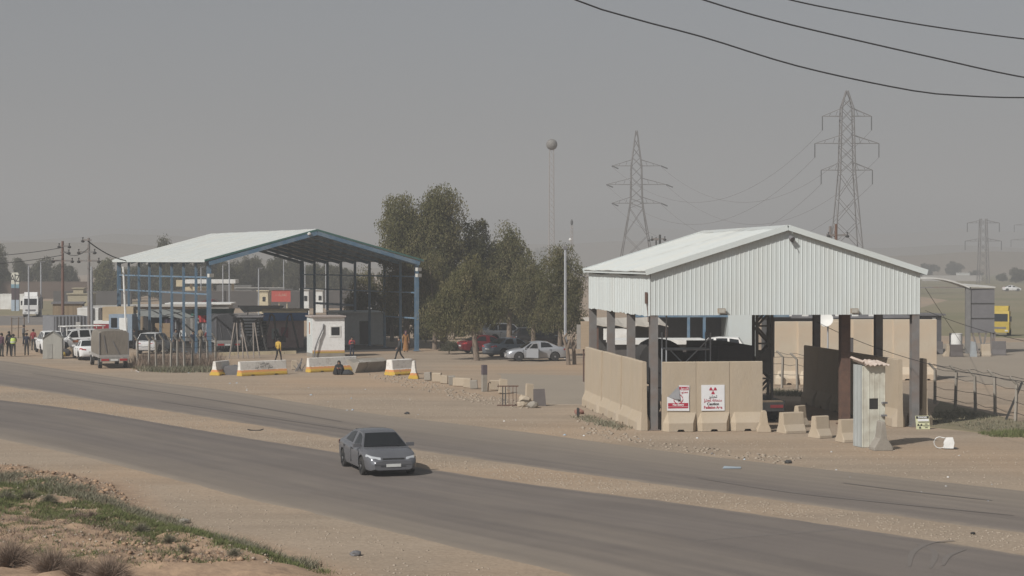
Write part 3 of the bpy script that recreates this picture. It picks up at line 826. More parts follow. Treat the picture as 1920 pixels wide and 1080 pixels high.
# ------------------------------------------------------------------ white guard booth
bt = thing('guard_booth', 'narrow white sheet metal booth with square window and buckled roof', 'booth', G(1617,839), R(15))
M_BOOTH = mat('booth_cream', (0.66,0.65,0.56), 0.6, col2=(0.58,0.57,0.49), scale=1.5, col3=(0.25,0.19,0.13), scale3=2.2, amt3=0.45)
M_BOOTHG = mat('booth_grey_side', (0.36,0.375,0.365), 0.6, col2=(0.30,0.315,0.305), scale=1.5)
BWd, BD, BH = 0.98, 0.84, 3.22
mb = MB()
mb.bx(0,0.30,0,0.03,0,BH); mb.bx(0.30,0.68,0,0.03,0,1.5); mb.bx(0.30,0.68,0,0.03,1.93,BH) ; mb.bx(0.68,BWd,0,0.03,0,BH)
for x in (0.02,0.27,0.50,0.72,0.96): mb.bx(x-0.008,x+0.008,-0.012,0.0,0.02 if not 0.3 < x < 0.68 else 1.95,BH-0.02)
mb.bx(0.03,BWd-0.03,BD-0.03,BD,0,BH); mb.obj('front_wall', M_BOOTH, bt)
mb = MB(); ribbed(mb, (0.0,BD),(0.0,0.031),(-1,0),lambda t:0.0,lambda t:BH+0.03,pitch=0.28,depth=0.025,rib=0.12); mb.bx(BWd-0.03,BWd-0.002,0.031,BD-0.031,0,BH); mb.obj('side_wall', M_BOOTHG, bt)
mb = MB(); mb.bx(0.31,0.67,0.012,0.02,1.51,1.92); mb.obj('window', M_BLACK, bt)
mb = MB(); rings = []
for k in range(19):
    x = -0.1 + 1.16*k/18; z = BH + 0.10 + 0.035*math.sin(k*2.1) + 0.02*math.sin(k*0.7) + (0.12 if k < 2 else 0)
    rings.append([(x,-0.22,z-0.05),(x,BD+0.1,z+0.08),(x,BD+0.1,z+0.055),(x,-0.22,z-0.075)])
mb.loft(rings); mb.obj('roof', mat('rusty_white_roof', (0.58,0.50,0.44), 0.7, col2=(0.42,0.32,0.26), scale=3), bt)
for q in ((0.92,1.75,0.2),(0.9,1.25,-0.2)):
    mb = MB(); mb.box((q[0],-0.06,q[1]),(0.22,0.1,0.07),q[2]); mb.obj('hinge', M_SHADEMETAL, bt)
# rusty column behind the booth
mb = MB(); mb.bx(-0.21,0.21,-0.21,0.21,0,6.6); mb.bx(-0.3,0.3,-0.3,0.3,0,0.05)
o = mb.obj('steel_column', M_RUST, loc=SHL(9.15, 1.6)); o.rotation_euler = (0,0,SA); tag(o, 'thick rusty brown steel column standing under the shed behind the booth', 'column')

# lattice portal tower with a truck rear, standing in the opening
tw = thing('scanner_truck', 'dark grey scanner truck with lattice mast parked inside the shed opening', 'truck', SHL(5.85, 3.4), SA)
mb = MB()
for x in (-0.35, 0.35):
    for y in (-0.3, 0.3): mb.bx(x-0.06,x+0.06,y-0.06,y+0.06,1.0,6.2)
z = 1.2; s = 1
while z < 6.0:
    mb.beam((-0.35*s,-0.32,z),(0.35*s,-0.32,z+0.75),0.05,0.1); mb.beam((-0.35*s,0.32,z),(0.35*s,0.32,z+0.75),0.05,0.1)
    mb.bx(-0.29,0.29,-0.3,-0.26,z-0.04,z+0.04); z += 0.8; s = -s
mb.bx(-0.29,0.29,-0.3,-0.2,2.2,3.3); mb.obj('lattice_mast', mat('mast_grey', (0.105,0.10,0.09), 0.7), tw)
mb = MB(); mb.bx(-2.1,0.9,-0.6,6.2,0.62,1.0); mb.bx(-0.4,0.75,-0.95,-0.6,0.55,0.95); mb.obj('chassis', M_DARK, tw)
mb = MB(); mb.bx(-2.2,-0.5,-0.3,5.8,1.0,3.5); mb.obj('box_body', mat('dark_box', (0.055,0.052,0.055), 0.8), tw)
mb = MB(); mb.bx(0.1,0.7,-0.97,-0.951,0.7,0.84); mb.obj('taillight', mat('dull_red', (0.23,0.04,0.045), 0.5), tw)
mb = MB(); mb.bx(-0.25,0.7,-0.9,-0.5,0.955,1.02); mb.obj('tool_tray', M_WOOD, tw)
for x in (-1.9, 0.55):
    for y in (0.4, 4.8):
        w = MB(); w.tube((-0.16,0,0),(0.16,0,0),0.5,0.5,16); wo = w.obj('wheel', M_BLACK, tw, loc=(x, y, 0.5))
# big dark machine on a trailer, further left behind the wall
mc = thing('drum_trailer', 'black trailer with a large round drum behind the front blast walls', 'trailer', SHL(2.0, 8.0), SA)
mb = MB(); mb.tube((0,-0.9,2.5),(0,0.9,2.5),1.15,1.15,20); mb.tube((0,-0.95,2.5),(0,-0.9,2.5),0.5,0.5,12); mb.obj('drum', mat('drum_dark', (0.05,0.047,0.045), 0.8), mc)
mb = MB(); mb.tube((2.9,-0.9,2.6),(2.9,0.9,2.6),0.9,0.9,18); mb.bx(0.9,3.9,-0.9,0.95,1.3,2.95); mb.obj('cabinet', M_DARK, mc)
mb = MB(); mb.bx(-1.3,3.9,-1.0,1.0,0.7,1.3); mb.obj('chassis', M_DARK, mc)
for x in (-0.6, 2.6):
    for y in (-0.95, 0.6):
        w = MB(); w.tube((x,y,0.5),(x,y+0.35,0.5),0.5,0.5,14); w.obj('wheel', M_BLACK, mc)
# scaffold frame
sc = thing('scaffold_frame', 'pale tubular scaffold frame with cross braces behind the front blast walls', 'scaffold', SHL(1.3, 3.2), SA)
M_TUBE = mat('galvanised_tube', (0.42,0.43,0.45), 0.5, metal=0.2)
for x in (0.0, 2.05):
    mb = MB(); mb.tube((x,0,0),(x,0,4.1 if x else 5.6),0.035,0.035,6); mb.tube((x,0.9,0),(x,0.9,4.1),0.035,0.035,6); mb.obj('upright', M_TUBE, sc)
mb = MB(); mb.tube((0,0,3.35),(2.05,0,3.35),0.05,0.05,6); mb.tube((0,0.9,3.35),(2.05,0.9,3.35),0.05,0.05,6); mb.obj('rail', M_TUBE, sc)
mb = MB(); mb.tube((0,0,1.9),(2.05,0,3.9),0.03,0.03,6); mb.tube((0.2,0,3.3),(1.9,0,1.6),0.03,0.03,6); mb.obj('brace', M_TUBE, sc)
# ------------------------------------------------------------------ people
SKIN = mat('skin', (0.32,0.19,0.13), 0.6, col2=(0.28,0.165,0.11)); HAIR = mat('black_hair', (0.018,0.015,0.013), 0.7); SHOE = mat('dark_shoe', (0.035,0.03,0.028), 0.7)
def body_mesh(pose):
    """one continuous skinned figure; region per skeleton edge: 0 skin, 1 top, 2 legs, 3 shoes"""
    V = []; RD = []; E = []; REG = []
    def v(p, r): V.append(Vector(p)); RD.append(r); return len(V)-1
    def e(a, b, reg): E.append((a, b)); REG.append(reg); return b
    P = pose
    pel = v(P['pelvis'], 0.135)
    sp = e(pel, v(P['spine'], 0.125), 1); ch = e(sp, v(P['chest'], 0.15), 1); nk = e(ch, v(P['neck'], 0.06), 1)
    h = Vector(P['head']); f = Vector(P.get('face', (0,-1,0)))
    h0 = e(nk, v(h - Vector((0,0,0.1)) + f*0.02, 0.075), 0); h1 = e(h0, v(h, 0.095), 0); h2 = e(h1, v(h + Vector((0,0,0.085)) - f*0.01, 0.075), 0)
    e(h1, v(h + f*0.115 - Vector((0,0,0.01)), 0.014), 0)
    for s in (-1, 1):
        k = 'L' if s < 0 else 'R'
        sh = e(ch, v(P['sh'+k], 0.07), 1); el = e(sh, v(P['el'+k], 0.05), 1); wr = e(el, v(P['wr'+k], 0.034), 1)
        d = (Vector(P['wr'+k]) - Vector(P['el'+k])).normalized(); side = d.cross(Vector((0.3*s, -1, 0.2))).normalized()
        pl = e(wr, v(Vector(P['wr'+k]) + d*0.075, 0.032), 0)
        for j in range(4):
            o = side*(j-1.5)*0.022; ln = (0.055,0.065,0.06,0.045)[j]
            a = e(pl, v(Vector(P['wr'+k]) + d*0.105 + o, 0.0095), 0); e(a, v(Vector(P['wr'+k]) + d*(0.105+ln) + o*1.1 + f*0.02, 0.008), 0)
        e(pl, v(Vector(P['wr'+k]) + d*0.09 + side*0.06, 0.010), 0)
        hp = e(pel, v(P['hp'+k], 0.10), 2); kn = e(hp, v(P['kn'+k], 0.068), 2); an = e(kn, v(P['an'+k], 0.046), 2)
        td = Vector(P.get('toe'+k, f)); td.z = 0; td = td.normalized() if td.length > 0 else Vector((0,-1,0))
        e(an, v(Vector(P['an'+k]) + td*0.15 + Vector((0,0,-0.05)), 0.036), 3); e(an, v(Vector(P['an'+k]) - td*0.05 + Vector((0,0,-0.05)), 0.036), 3)
    me = bpy.data.meshes.new('body'); me.from_pydata([tuple(q) for q in V], E, [])
    o = bpy.data.objects.new('tmp_body', me); COL.objects.link(o)
    sk = o.modifiers.new('skin', 'SKIN')
    for i, r in enumerate(RD): me.skin_vertices[0].data[i].radius = (r, r)
    me.skin_vertices[0].data[pel].use_root = True
    sb = o.modifiers.new('sub', 'SUBSURF'); sb.levels = 1; sb.render_levels = 1
    bm_ = bake(o); bpy.data.objects.remove(o)
    A = np.array([V[a] for a, b in E]); B = np.array([V[b] for a, b in E]); Rg = np.array(REG)
    D = B-A; DD = (D*D).sum(1)
    for p in bm_.polygons:
        c = np.array(p.center); t = np.clip(((c-A)*D).sum(1)/DD, 0, 1)
        dist = (((A + D*t[:,None]) - c)**2).sum(1)
        rg = Rg[dist.argmin()]
        p.material_index = int(rg); p.use_smooth = True
    # feet on the ground
    return bm_
def std(**kw):
    P = dict(pelvis=(0,0,0.95), spine=(0,0.01,1.12), chest=(0,0,1.32), neck=(0,0,1.47), head=(0,-0.02,1.61),
             shL=(-0.18,0,1.40), shR=(0.18,0,1.40), elL=(-0.24,0.03,1.12), elR=(0.24,0.03,1.12), wrL=(-0.25,-0.04,0.88), wrR=(0.25,-0.04,0.88),
             hpL=(-0.09,0,0.90), hpR=(0.09,0,0.90), knL=(-0.11,-0.02,0.50), knR=(0.11,-0.02,0.50), anL=(-0.12,0.02,0.085), anR=(0.12,0.02,0.085))
    P.update(kw); return P
POSES = {
 'stand': std(),
 'phone': std(elL=(-0.23,-0.02,1.13), elR=(0.23,-0.02,1.13), wrL=(-0.07,-0.27,1.2), wrR=(0.08,-0.26,1.21), head=(0,-0.05,1.59)),
 'walk': std(knL=(-0.09,-0.2,0.52), anL=(-0.09,-0.30,0.10), knR=(0.09,0.05,0.50), anR=(0.09,0.34,0.12), elL=(-0.25,0.12,1.14), wrL=(-0.24,0.08,0.9), elR=(0.25,-0.06,1.12), wrR=(0.22,-0.24,0.95)),
 'carry': std(elL=(-0.25,0.05,1.12), wrL=(-0.24,-0.1,0.9), elR=(0.23,0.02,1.13), wrR=(0.12,-0.22,1.08), knL=(-0.12,-0.1,0.51), anL=(-0.14,-0.12,0.085), anR=(0.12,0.12,0.085)),
 'sit': std(pelvis=(0,0.05,0.14), spine=(0,0.08,0.32), chest=(0,0.02,0.52), neck=(0,-0.06,0.66), head=(0,-0.14,0.77),
            shL=(-0.19,0.0,0.58), shR=(0.19,0.0,0.58), elL=(-0.28,-0.12,0.36), elR=(0.28,-0.12,0.36), wrL=(-0.12,-0.34,0.42), wrR=(0.12,-0.34,0.42),
            hpL=(-0.1,0.0,0.15), hpR=(0.1,0.0,0.15), knL=(-0.17,-0.38,0.46), knR=(0.19,-0.36,0.44), anL=(-0.13,-0.5,0.085), anR=(0.14,-0.52,0.085), face=(0,-0.9,-0.3)),
}
BODY = {}
def person(p, rz, pose, top, legs, label, h=1.75, hair=True, group=None, extra=None):
    if pose not in BODY: BODY[pose] = body_mesh(POSES[pose])
    s = h/1.70
    t = thing('person', label, 'person', p, rz, group); t.scale = (s, s, s)
    me = BODY[pose].copy()
    for m in (SKIN, top, legs, SHOE): me.materials.append(m)
    link(bpy.data.objects.new('body', me), t)
    hd = Vector(POSES[pose]['head']); f = Vector(POSES[pose].get('face', (0,-1,0)))
    if hair:
        mb = MB(); mb.lathe([(0.1,-0.02),(0.108,0.04),(0.09,0.1),(0.045,0.135),(0.001,0.142)], 10, tuple(hd - f*0.022)); mb.obj('hair', HAIR, t, smooth=60)
    for sx in (-0.035, 0.035):
        mb = MB(); mb.box(tuple(hd + f*0.09 + Vector((sx,0,0.02))), (0.022,0.02,0.012)); mb.obj('eye', HAIR, t)
    mb = MB(); mb.box(tuple(hd + f*0.088 + Vector((0,0,-0.045))), (0.05,0.02,0.01)); mb.obj('mouth', mat('lips', (0.22,0.09,0.075)), t)
    if extra: extra(t)
    return t
C = {}
def cloth(name, c, c2=None):
    return mat('cloth_'+name, c, 0.9, col2=c2 or tuple(x*0.7 for x in c), scale=9)
NAVY = cloth('navy', (0.03,0.035,0.055)); BLK = cloth('black', (0.022,0.021,0.022)); GRY = cloth('grey', (0.14,0.14,0.145)); CHAR = cloth('charcoal', (0.05,0.05,0.052))
YEL = cloth('mustard', (0.55,0.36,0.07)); MAR = cloth('maroon', (0.22,0.035,0.04)); REDC = cloth('red', (0.42,0.06,0.07)); LIME = cloth('hivis', (0.55,0.68,0.18)); BLU = cloth('blue', (0.08,0.2,0.5))
ORG = cloth('patterned_orange', (0.33,0.15,0.06), (0.18,0.10,0.03)); WHC = cloth('white', (0.6,0.6,0.58)); TANC = cloth('tan', (0.25,0.19,0.13)); PURP = cloth('plum', (0.09,0.04,0.06))
def strip_panel(c1):
    def f(t):
        mb = MB(); mb.lathe([(0.001,0.10),(0.27,0.12),(0.22,0.5),(0.17,0.95),(0.18,1.0)], 14); mb.obj('dress', c1, t, smooth=60)
    return f
def scarf(m):
    def f(t):
        mb = MB(); mb.lathe([(0.15,1.40),(0.11,1.5),(0.125,1.62),(0.1,1.72),(0.03,1.76)], 12, (0,0.02,0)); mb.obj('headscarf', m, t, smooth=60)
    return f
def both(*fs):
    def g(t):
        for f in fs: f(t)
    return g
def reflective(t):
    mb = MB(); mb.lathe([(0.20,1.0),(0.215,1.15),(0.215,1.30),(0.16,1.42)], 12, (0,0,0), sx=1.05, sy=0.92); mb.obj('vest', LIME, t, smooth=60)
    mb = MB(); mb.lathe([(0.218,1.08),(0.222,1.16)], 12, (0,0,0), sx=1.05, sy=0.93); mb.obj('reflective_stripe', WHC, t, smooth=60)

person(G(522,678), R(160), 'walk', YEL, BLK, 'person in a mustard yellow jacket walking away behind the barriers', 1.68)
person(G(660,672), R(10), 'phone', REDC, NAVY, 'person in a red jacket looking at a phone beside the white cabin', 1.62,
       extra=lambda t: MB().bx(-0.13,0.13,-0.19,-0.13,0.95,1.36).obj('dark_vest', NAVY, t))
person(G(749,676), R(-70), 'walk', CHAR, BLK, 'person in dark clothes striding past the white and orange barrier block', 1.7)
person(G(761,660), R(5), 'stand', ORG, ORG, 'person in a long orange patterned dress and plum headscarf by the blue post', 1.68, hair=False, extra=both(strip_panel(ORG), scarf(PURP)))
def bundle(t):
    mb = MB(); mb.lathe([(0.36,0.0),(0.42,0.08),(0.34,0.35),(0.26,0.6),(0.15,0.66)], 12, (0,-0.08,0), sx=1.0, sy=0.95); mb.obj('cloak', BLK, t, smooth=60)
    mb = MB(); mb.lathe([(0.34,0.0),(0.4,0.06),(0.3,0.2),(0.12,0.32)], 12, (0.5,-0.12,0), sx=1.2); mb.obj('sack', CHAR, t, smooth=60)
person(G(636,702), R(0), 'sit', BLK, BLK, 'person in a black cloak sitting on the ground against the painted barrier', 1.7, hair=True, extra=both(bundle, lambda t: (MB().lathe([(0.11,0.0),(0.125,0.08),(0.1,0.17),(0.03,0.2)], 12, (0,-0.10,0.68)).obj('hood', BLK, t, smooth=60), MB().box((0,-0.42,0.40),(0.1,0.05,0.04)).obj('scarf', REDC, t))))
# group at the far left roadside
gl = 'people at the left roadside'
person(G(3,669), R(150), 'stand', PURP, CHAR, 'person in plum top and dark trousers at the left edge of the crowd', 1.8, group=gl)
person(G(17,664), R(170), 'carry', BLK, BLK, 'person in black standing behind the hi-vis vest wearer', 1.78, group=gl, hair=True)
person(G(16.5,668.5), R(185), 'walk', CHAR, CHAR, 'person in charcoal clothes just left of the hi-vis vest wearer', 1.72, group=gl)
person(G(50,667), R(200), 'stand', NAVY, CHAR, 'person in navy jacket standing in front of the maroon jacket wearer', 1.74, group=gl)
person(G(62.5,657), R(170), 'stand', MAR, CHAR, 'person in a maroon jacket left of the small metal hut', 1.72, group=gl)
person(G(44,646), R(100), 'phone', GRY, BLK, 'person in grey top with folded arms by the leaning pole frame', 1.72, group=gl)
person(G(15,668) + Vector((0.55,-0.5,0)), R(190), 'phone', CHAR, CHAR, 'person in a lime hi-vis vest on the left roadside', 1.72, group=gl, extra=reflective)
person(G(90,621), R(120), 'walk', BLU, NAVY, 'person in a bright blue top beside the grey container', 1.7, group=gl)
# crowd in the market, seen through the blue frame
gm = 'shoppers in the roadside market'
tops = [BLK, NAVY, CHAR, GRY, BLK, PURP, TANC, NAVY, WHC, BLK, CHAR, MAR]
spots = [(251,655,'stand','beside the leftmost blue posts'),(270,652,'phone','left of the stack of cartons'),(291,650,'carry','in front of the stack of cartons'),
 (330,657,'stand','in front of the dark hanging clothes'),(343,652,'walk','passing the pale parked pickup'),(362,660,'stand','left of the hanging grey cloth'),
 (376,653,'carry','right of the hanging grey cloth'),(389,656,'stand','behind the left front canopy post'),(411,654,'stand','left of the dark box trailer'),
 (421,656,'phone','in front of the dark box trailer'),(430,655,'stand','with arms down at the dark box trailer'),(513,652,'stand','under the right steel trestle'),
 (528,650,'carry','below the blue kiosk sign'),(545,648,'walk','walking right of the blue kiosk'),(553,650,'stand','left of the white cabin'),(560,646,'phone','close behind the white cabin'),
 (458,652,'stand','under the left steel trestle'),(478,649,'carry','between the two steel trestles')]
names_ = {0:'black',1:'navy',2:'charcoal',3:'grey',4:'black',5:'plum',6:'tan',7:'navy',8:'white',9:'black',10:'charcoal',11:'maroon'}
for k, (x, y, ps, where) in enumerate(spots):
    i = (k*5) % 12
    person(G(x, y), R(random.uniform(0,360)), ps, tops[i], (BLK, CHAR, NAVY)[k % 3], 'market visitor in a %s top standing %s' % (names_[i], where) if ps != 'walk' else 'market visitor in a %s top %s' % (names_[i], where), 1.66+0.12*random.random(), group=gm)

# ------------------------------------------------------------------ blue canopy
CO = G(392, 667); CA = R(26.3); CW, CL = 17.59, 27.5
CF, CI = local(CO, CA)
can = thing('steel_canopy', 'large open blue steel canopy with white sheet roof over the checkpoint', 'canopy', CO, CA)
CE, CR = 7.42, 9.80
roof_slope('roof', can, M_ROOF, -0.45, CE+0.06, CW/2, CR+0.12, -0.4, CL+0.5, pitch=0.6, sag=0.02)
roof_slope('roof', can, M_ROOF, CW+0.45, CE+0.06, CW/2, CR+0.12, -0.4, CL+0.5, pitch=0.6, sag=0.02)
for x in (0.0, CW):
    for k in range(9):
        y = CL*k/8
        mb = MB(); ibeam(mb, 0, 0, 0, CE-0.02, w=0.3, h=0.3) if k % 8 == 0 else ibeam(mb, 0, 0, 0, CE-0.02, w=0.17, h=0.2)
        mb.bx(-0.24,0.24,-0.24,0.24,0,0.03)
        mb.obj('post', M_BLUE, can, loc=(x, y, 0))
    for z in (6.1, 4.78):
        for k in range(8):
            mb = MB(); mb.bx(x-0.05,x+0.05,CL*k/8+0.16,CL*(k+1)/8-0.16,z-0.06,z+0.06); mb.obj('rail', M_BLUE, can)
for k in (0, 1): 
    mb = MB(); mb.bx(CW-0.05,CW+0.05,CL*k/8+0.16,CL*(k+1)/8-0.16,2.62,2.74); mb.obj('rail', M_BLUE, can)
mb = MB(); mb.bx(CW-0.05,CW+0.05,CL*4/8+0.16,CL*7/8-0.16,3.35,3.55); mb.obj('rail', M_BLUE, can)
for k in range(9):
    y = CL*k/8 + (0.17 if k == 0 else 0)
    for x in (0, CW):
        sgn = 1 if x == 0 else -1
        mb = MB(); mb.beam((x+sgn*0.16,y,CE-0.18),(CW/2-sgn*0.01,y,CR-0.16),0.2,0.34 if k == 0 else 0.26); mb.obj('rafter', M_BLUE, can)
for x in (0, CW):
    sgn = 1 if x == 0 else -1
    mb = MB(); mb.beam((x-sgn*0.45,-0.42,CE-0.0),(CW/2-sgn*0.01,-0.42,CR+0.05),0.03,0.14); mb.obj('fascia', M_GREENFASCIA, can)
    mb = MB(); mb.beam((x-sgn*0.1,-0.43,CE-0.24),(CW/2-sgn*0.01,-0.43,CR-0.2),0.08,0.3); mb.obj('rafter', M_BLUE, can)
    mb = MB(); mb.beam((x-sgn*0.47,-0.4,CE-0.04),(x-sgn*0.47,CL+0.5,CE-0.04),0.04,0.2); mb.obj('fascia', M_CLAD, can)
for x in (0, CW):
    for q in range(1, 7):
        t = q/7; sgn = 1 if x == 0 else -1
        px_ = x+sgn*(CW/2)*t; pz = CE+(CR-CE)*t+0.02
        mb = MB(); mb.bx(px_-0.06,px_+0.06,-0.2,CL+0.3,pz-0.13,pz-0.03); mb.obj('purlin', M_STEEL, can)
for x, z in ((0, 6.25), (CW, 6.7), (CW, 6.2)):
    mb = MB(); mb.box((x+(0.0 if x else 0.02),-0.38,z),(0.42,0.3,0.28),0.3); mb.obj('floodlight', mat('lamp_shell', (0.55,0.54,0.5),0.5), can)
mb = MB(); mb.lathe([(0.12,0),(0.16,0.12),(0.05,0.2)], 10, (CW/2-0.7,-0.5,CR-0.35)); mb.obj('lamp', M_WHITE, can)
mb = MB(); mb.box((CW-4.6,CL*0.35,6.3),(0.55,0.12,0.14),0.6); mb.obj('lamp', M_WHITE, can)
# canopy floor, dark worn tarmac with roof shade put into its colour; front kerb
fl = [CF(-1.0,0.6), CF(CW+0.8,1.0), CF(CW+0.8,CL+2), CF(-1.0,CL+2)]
mb = MB(); mb.slab([(p.x,p.y,0.008) for p in fl], (0,0,-0.06)); tag(mb.obj('canopy_floor', mat('shade_tinted_tarmac', (0.065,0.06,0.056), 0.9, col2=(0.05,0.046,0.044), scale=0.5)), kind='structure')
mb = MB()
for k in range(7):
    a = CF(0.6+1.02*k, 0.25); 
    mb.box((a.x,a.y,0.1),(0.98,0.25,0.26),CA)
tag(mb.obj('kerb', M_CREAM), kind='structure')

# ------------------------------------------------------------------ white cabin
cb = thing('guard_cabin', 'white portable cabin with dark square window and yellow base stripe under the canopy', 'cabin', G(586,670), R(17))
cw, cd, chh = 2.5, 2.3, 3.05
M_CABIN = band_mat('cabin_white', [(0.42,(0.42,0.28,0.06)),(0.52,(0.62,0.36,0.22)),(3.5,(0.78,0.77,0.75))], noise=0.01, amt=0.3)
M_CABSIDE = mat('cabin_side', (0.60,0.63,0.62), 0.6, col2=(0.52,0.55,0.54))
mb = MB(); mb.bx(-0.02,cw+0.02,-0.02,cd,-0.02,0.3); mb.obj('base', M_CONC2, cb)
mb = MB(); mb.bx(0.0,cw,0.0,0.04,0.3,chh); o = mb.obj('front_wall', M_CABIN, cb)
mb = MB(); mb.bx(0,0.04,0.042,cd,0.3,chh); mb.bx(cw-0.04,cw-0.002,0.042,cd,0.3,chh); mb.bx(0.042,cw-0.042,cd-0.04,cd,0.3,chh); mb.obj('wall', M_CABSIDE, cb)
mb = MB(); mb.bx(-0.1,cw+0.08,-0.2,cd+0.1,chh+0.01,chh+0.12); mb.obj('roof', mat('cabin_roof', (0.42,0.36,0.33), 0.7), cb)
mb = MB(); mb.bx(1.35,2.2,-0.035,-0.002,1.55,2.4); wf = mb.obj('window', M_WHITE, cb)
mb = MB(); mb.bx(1.45,2.1,-0.045,-0.036,1.67,2.3); mb.obj('pane', M_GLASS, wf)
mb = MB(); mb.bx(-0.03,-0.002,0.75,1.35,1.65,2.75); wf = mb.obj('window', M_WHITE, cb)
mb = MB(); mb.bx(-0.04,-0.031,0.9,1.2,1.75,2.65); mb.obj('pane', mat('orange_blind', (0.36,0.13,0.06)), wf)
mb = MB(); mb.path([(0.85,-0.06,2.55),(0.8,-0.1,2.2),(0.42,-0.14,1.4),(0.16,-0.2,0.7),(0.1,-0.2,0.02)],0.05,6); mb.path([(0.88,-0.06,2.4),(0.84,-0.1,1.9),(0.52,-0.14,1.3),(0.2,-0.2,0.6)],0.025,5); mb.obj('cable', M_SHADEMETAL, cb)
# long low building behind the cabin, in the canopy's shade
lb = thing('low_building', 'low white building behind the cabin, mostly in the canopy shade', 'building', G(634,647), R(14))
mb = MB(); mb.bx(0,4.0,0,6,0,2.75); mb.obj('wall', M_CABSIDE, lb)
mb = MB(); mb.bx(-0.1,4.2,-0.5,6.2,2.76,2.9); mb.obj('roof', M_ROOF, lb)
mb = MB(); mb.bx(1.9,2.7,-0.03,-0.001,0.05,2.1); mb.obj('door', M_DARK, lb)

# ------------------------------------------------------------------ painted barriers and rubble in front of the canopy
WOY = band_mat('barrier_paint', [(0.22,(0.55,0.36,0.05)),(0.36,(0.62,0.28,0.10)),(1.3,(0.70,0.67,0.62))], noise=0.025, amt=0.55)
gp = 'painted concrete barriers in front of the canopy'
def scrib(o, s, x, z, size, m, y=-0.165, rx=R(80)):
    return text_mesh('lettering', s, size, m, o, (x, y, z), rot=(rx,0,0), bold=0.004)
def angle(a, b):
    p, q = G(*a), G(*b); return math.atan2(q.y-p.y, q.x-p.x), (q-p).length, (p+q)/2
a, l, c = angle((401,704),(428,701))
jersey(c, a, l*0.95, 'short white barrier block with a yellow base, leftmost of the painted row', WOY, gp, h=0.9, wb=0.75)
a, l, c = angle((448,705),(535,701))
b2 = jersey(c, a, l, 'long white orange and yellow barrier with black handwriting', WOY, gp, h=0.92, wb=0.6)
scrib(b2, '\uFEAA\uFE92\uFECB \u0667\u0667\u0660\u0666 \u0660\uFEE1\uFE8E\uFEB7', 0.0, 0.52, 0.24, M_INK, y=-0.2)
scrib(b2, '\uFEB6\uFEE0\uFE97 \uFEEF\uFEEE\uFECB', 0.1, 0.76, 0.18, M_INK, y=-0.15)
a, l, c = angle((577,698),(667,694))
jersey(c, a, l, 'chipped white orange and yellow barrier with a person sitting against it', WOY, gp, h=0.95, wb=0.6, chip=(0.0,0.35,0.14))
a, l, c = angle((667,699),(737,695))
b4 = jersey(c, a+R(3), l, 'overturned bare grey barrier with white scribble', M_CONC2, gp, tilt=R(-62), h=1.1, wb=0.9)
b4.location.z = 0.28
scrib(b4, '\uFEFB \uFE8E\uFEF3\uFEAE\uFEEE\uFEB3', -0.5, 0.55, 0.34, M_WHITE, y=-0.2, rx=R(84))
a, l, c = angle((733,704),(765,701))
jersey(c, a-R(12), l*0.95, 'short white barrier block with orange base between grey barrier and cone', WOY, gp, h=1.0, wb=1.0, wt=0.5)
jersey(G(776,710), R(84), 0.5, 'narrow white and orange barrier end shaped like a cone, rightmost of the row', WOY, gp, h=1.12, wb=0.62, wt=0.16)
mb = MB()
for k in range(9):
    mb.path([(random.uniform(-0.3,0.3),random.uniform(-0.2,0.2),0),(random.uniform(-0.4,0.4),random.uniform(-0.2,0.2),random.uniform(0.3,0.9))],0.025,5)
mb.obj('wire_tangle', M_SHADEMETAL, loc=G(561,696)); tag(bpy.data.objects['wire_tangle'], 'tangle of grey bent wires beside a pale block near the cabin', 'wire tangle')
def stone_block(p, s, rz, label, m, group=None, name='concrete_block', tilt=(0,0), cat='block'):
    mb = MB(); x, y, z = s; e = 0.03
    mb.loft([[(-x/2+e,-y/2+e,0),(x/2-e,-y/2+e,0),(x/2-e,y/2-e,0),(-x/2+e,y/2-e,0)],[(-x/2,-y/2,e),(x/2,-y/2,e),(x/2,y/2,e),(-x/2,y/2,e)],
             [(-x/2*0.97,-y/2,z-e),(x/2*0.96,-y/2,z-e*1.6),(x/2*0.97,y/2,z-e),(-x/2,y/2,z-e)],[(-x/2+e,-y/2+e,z),(x/2-e,-y/2+e,z*0.97),(x/2-e,y/2-e,z),(-x/2+e,y/2-e,z)]])
    o = mb.obj(name, m); o.location = p; o.rotation_euler = (tilt[0], tilt[1], rz); return tag(o, label, cat, group)
stone_block(G(552,693), (0.4,0.3,0.62), 0.2, 'upright pale concrete block beside the wire tangle', M_CONC)
mb = MB(); mb.slab([(-0.5,0,0),(0.6,0.1,0.0),(0.9,0.2,0.35),(0.1,0.1,0.62),(-0.4,0,0.55)], (0.1,0.8,0.0)); mb.obj('crumpled_sheet', M_SHADEMETAL, loc=G(432,703)); tag(bpy.data.objects['crumpled_sheet'], 'crumpled dark grey sheet lying between the first two painted barriers', 'scrap sheet')
# row of kerb blocks
kl = ['leftmost low tan block of the row behind the rubble line','low tan block, second from the left of the rubble line row','low tan block, third from the left of the rubble line row','low tan block in the middle of the rubble line row',
      'low tan block just right of the middle of the rubble line row','low tan block, third from the right of the rubble line row','low tan block next to the post end of the rubble line row','rightmost low tan block of the row beside the square post']
for k, (x, y) in enumerate(((803,713),(819,716),(832,719),(848,722),(862,724),(876,727),(889,729),(928,731))):
    stone_block(G(x,y), (0.42+0.16*(k%3==1)+0.2*(k == 4),0.3,0.5+0.06*(k%2)), R(-18+7*(k%4)), kl[k], M_CONC if k % 3 else M_CONC2, 'low blocks along the rubble line', tilt=(R(3*(k%2)),R(4*((k%3)-1))))
pt = thing('marker_post', 'square concrete post with a dark painted top at the end of the block row', 'post', G(908,734), R(20))
mb = MB(); mb.bx(-0.13,0.13,-0.13,0.13,0,0.95); mb.obj('shaft', M_CONC2, pt)
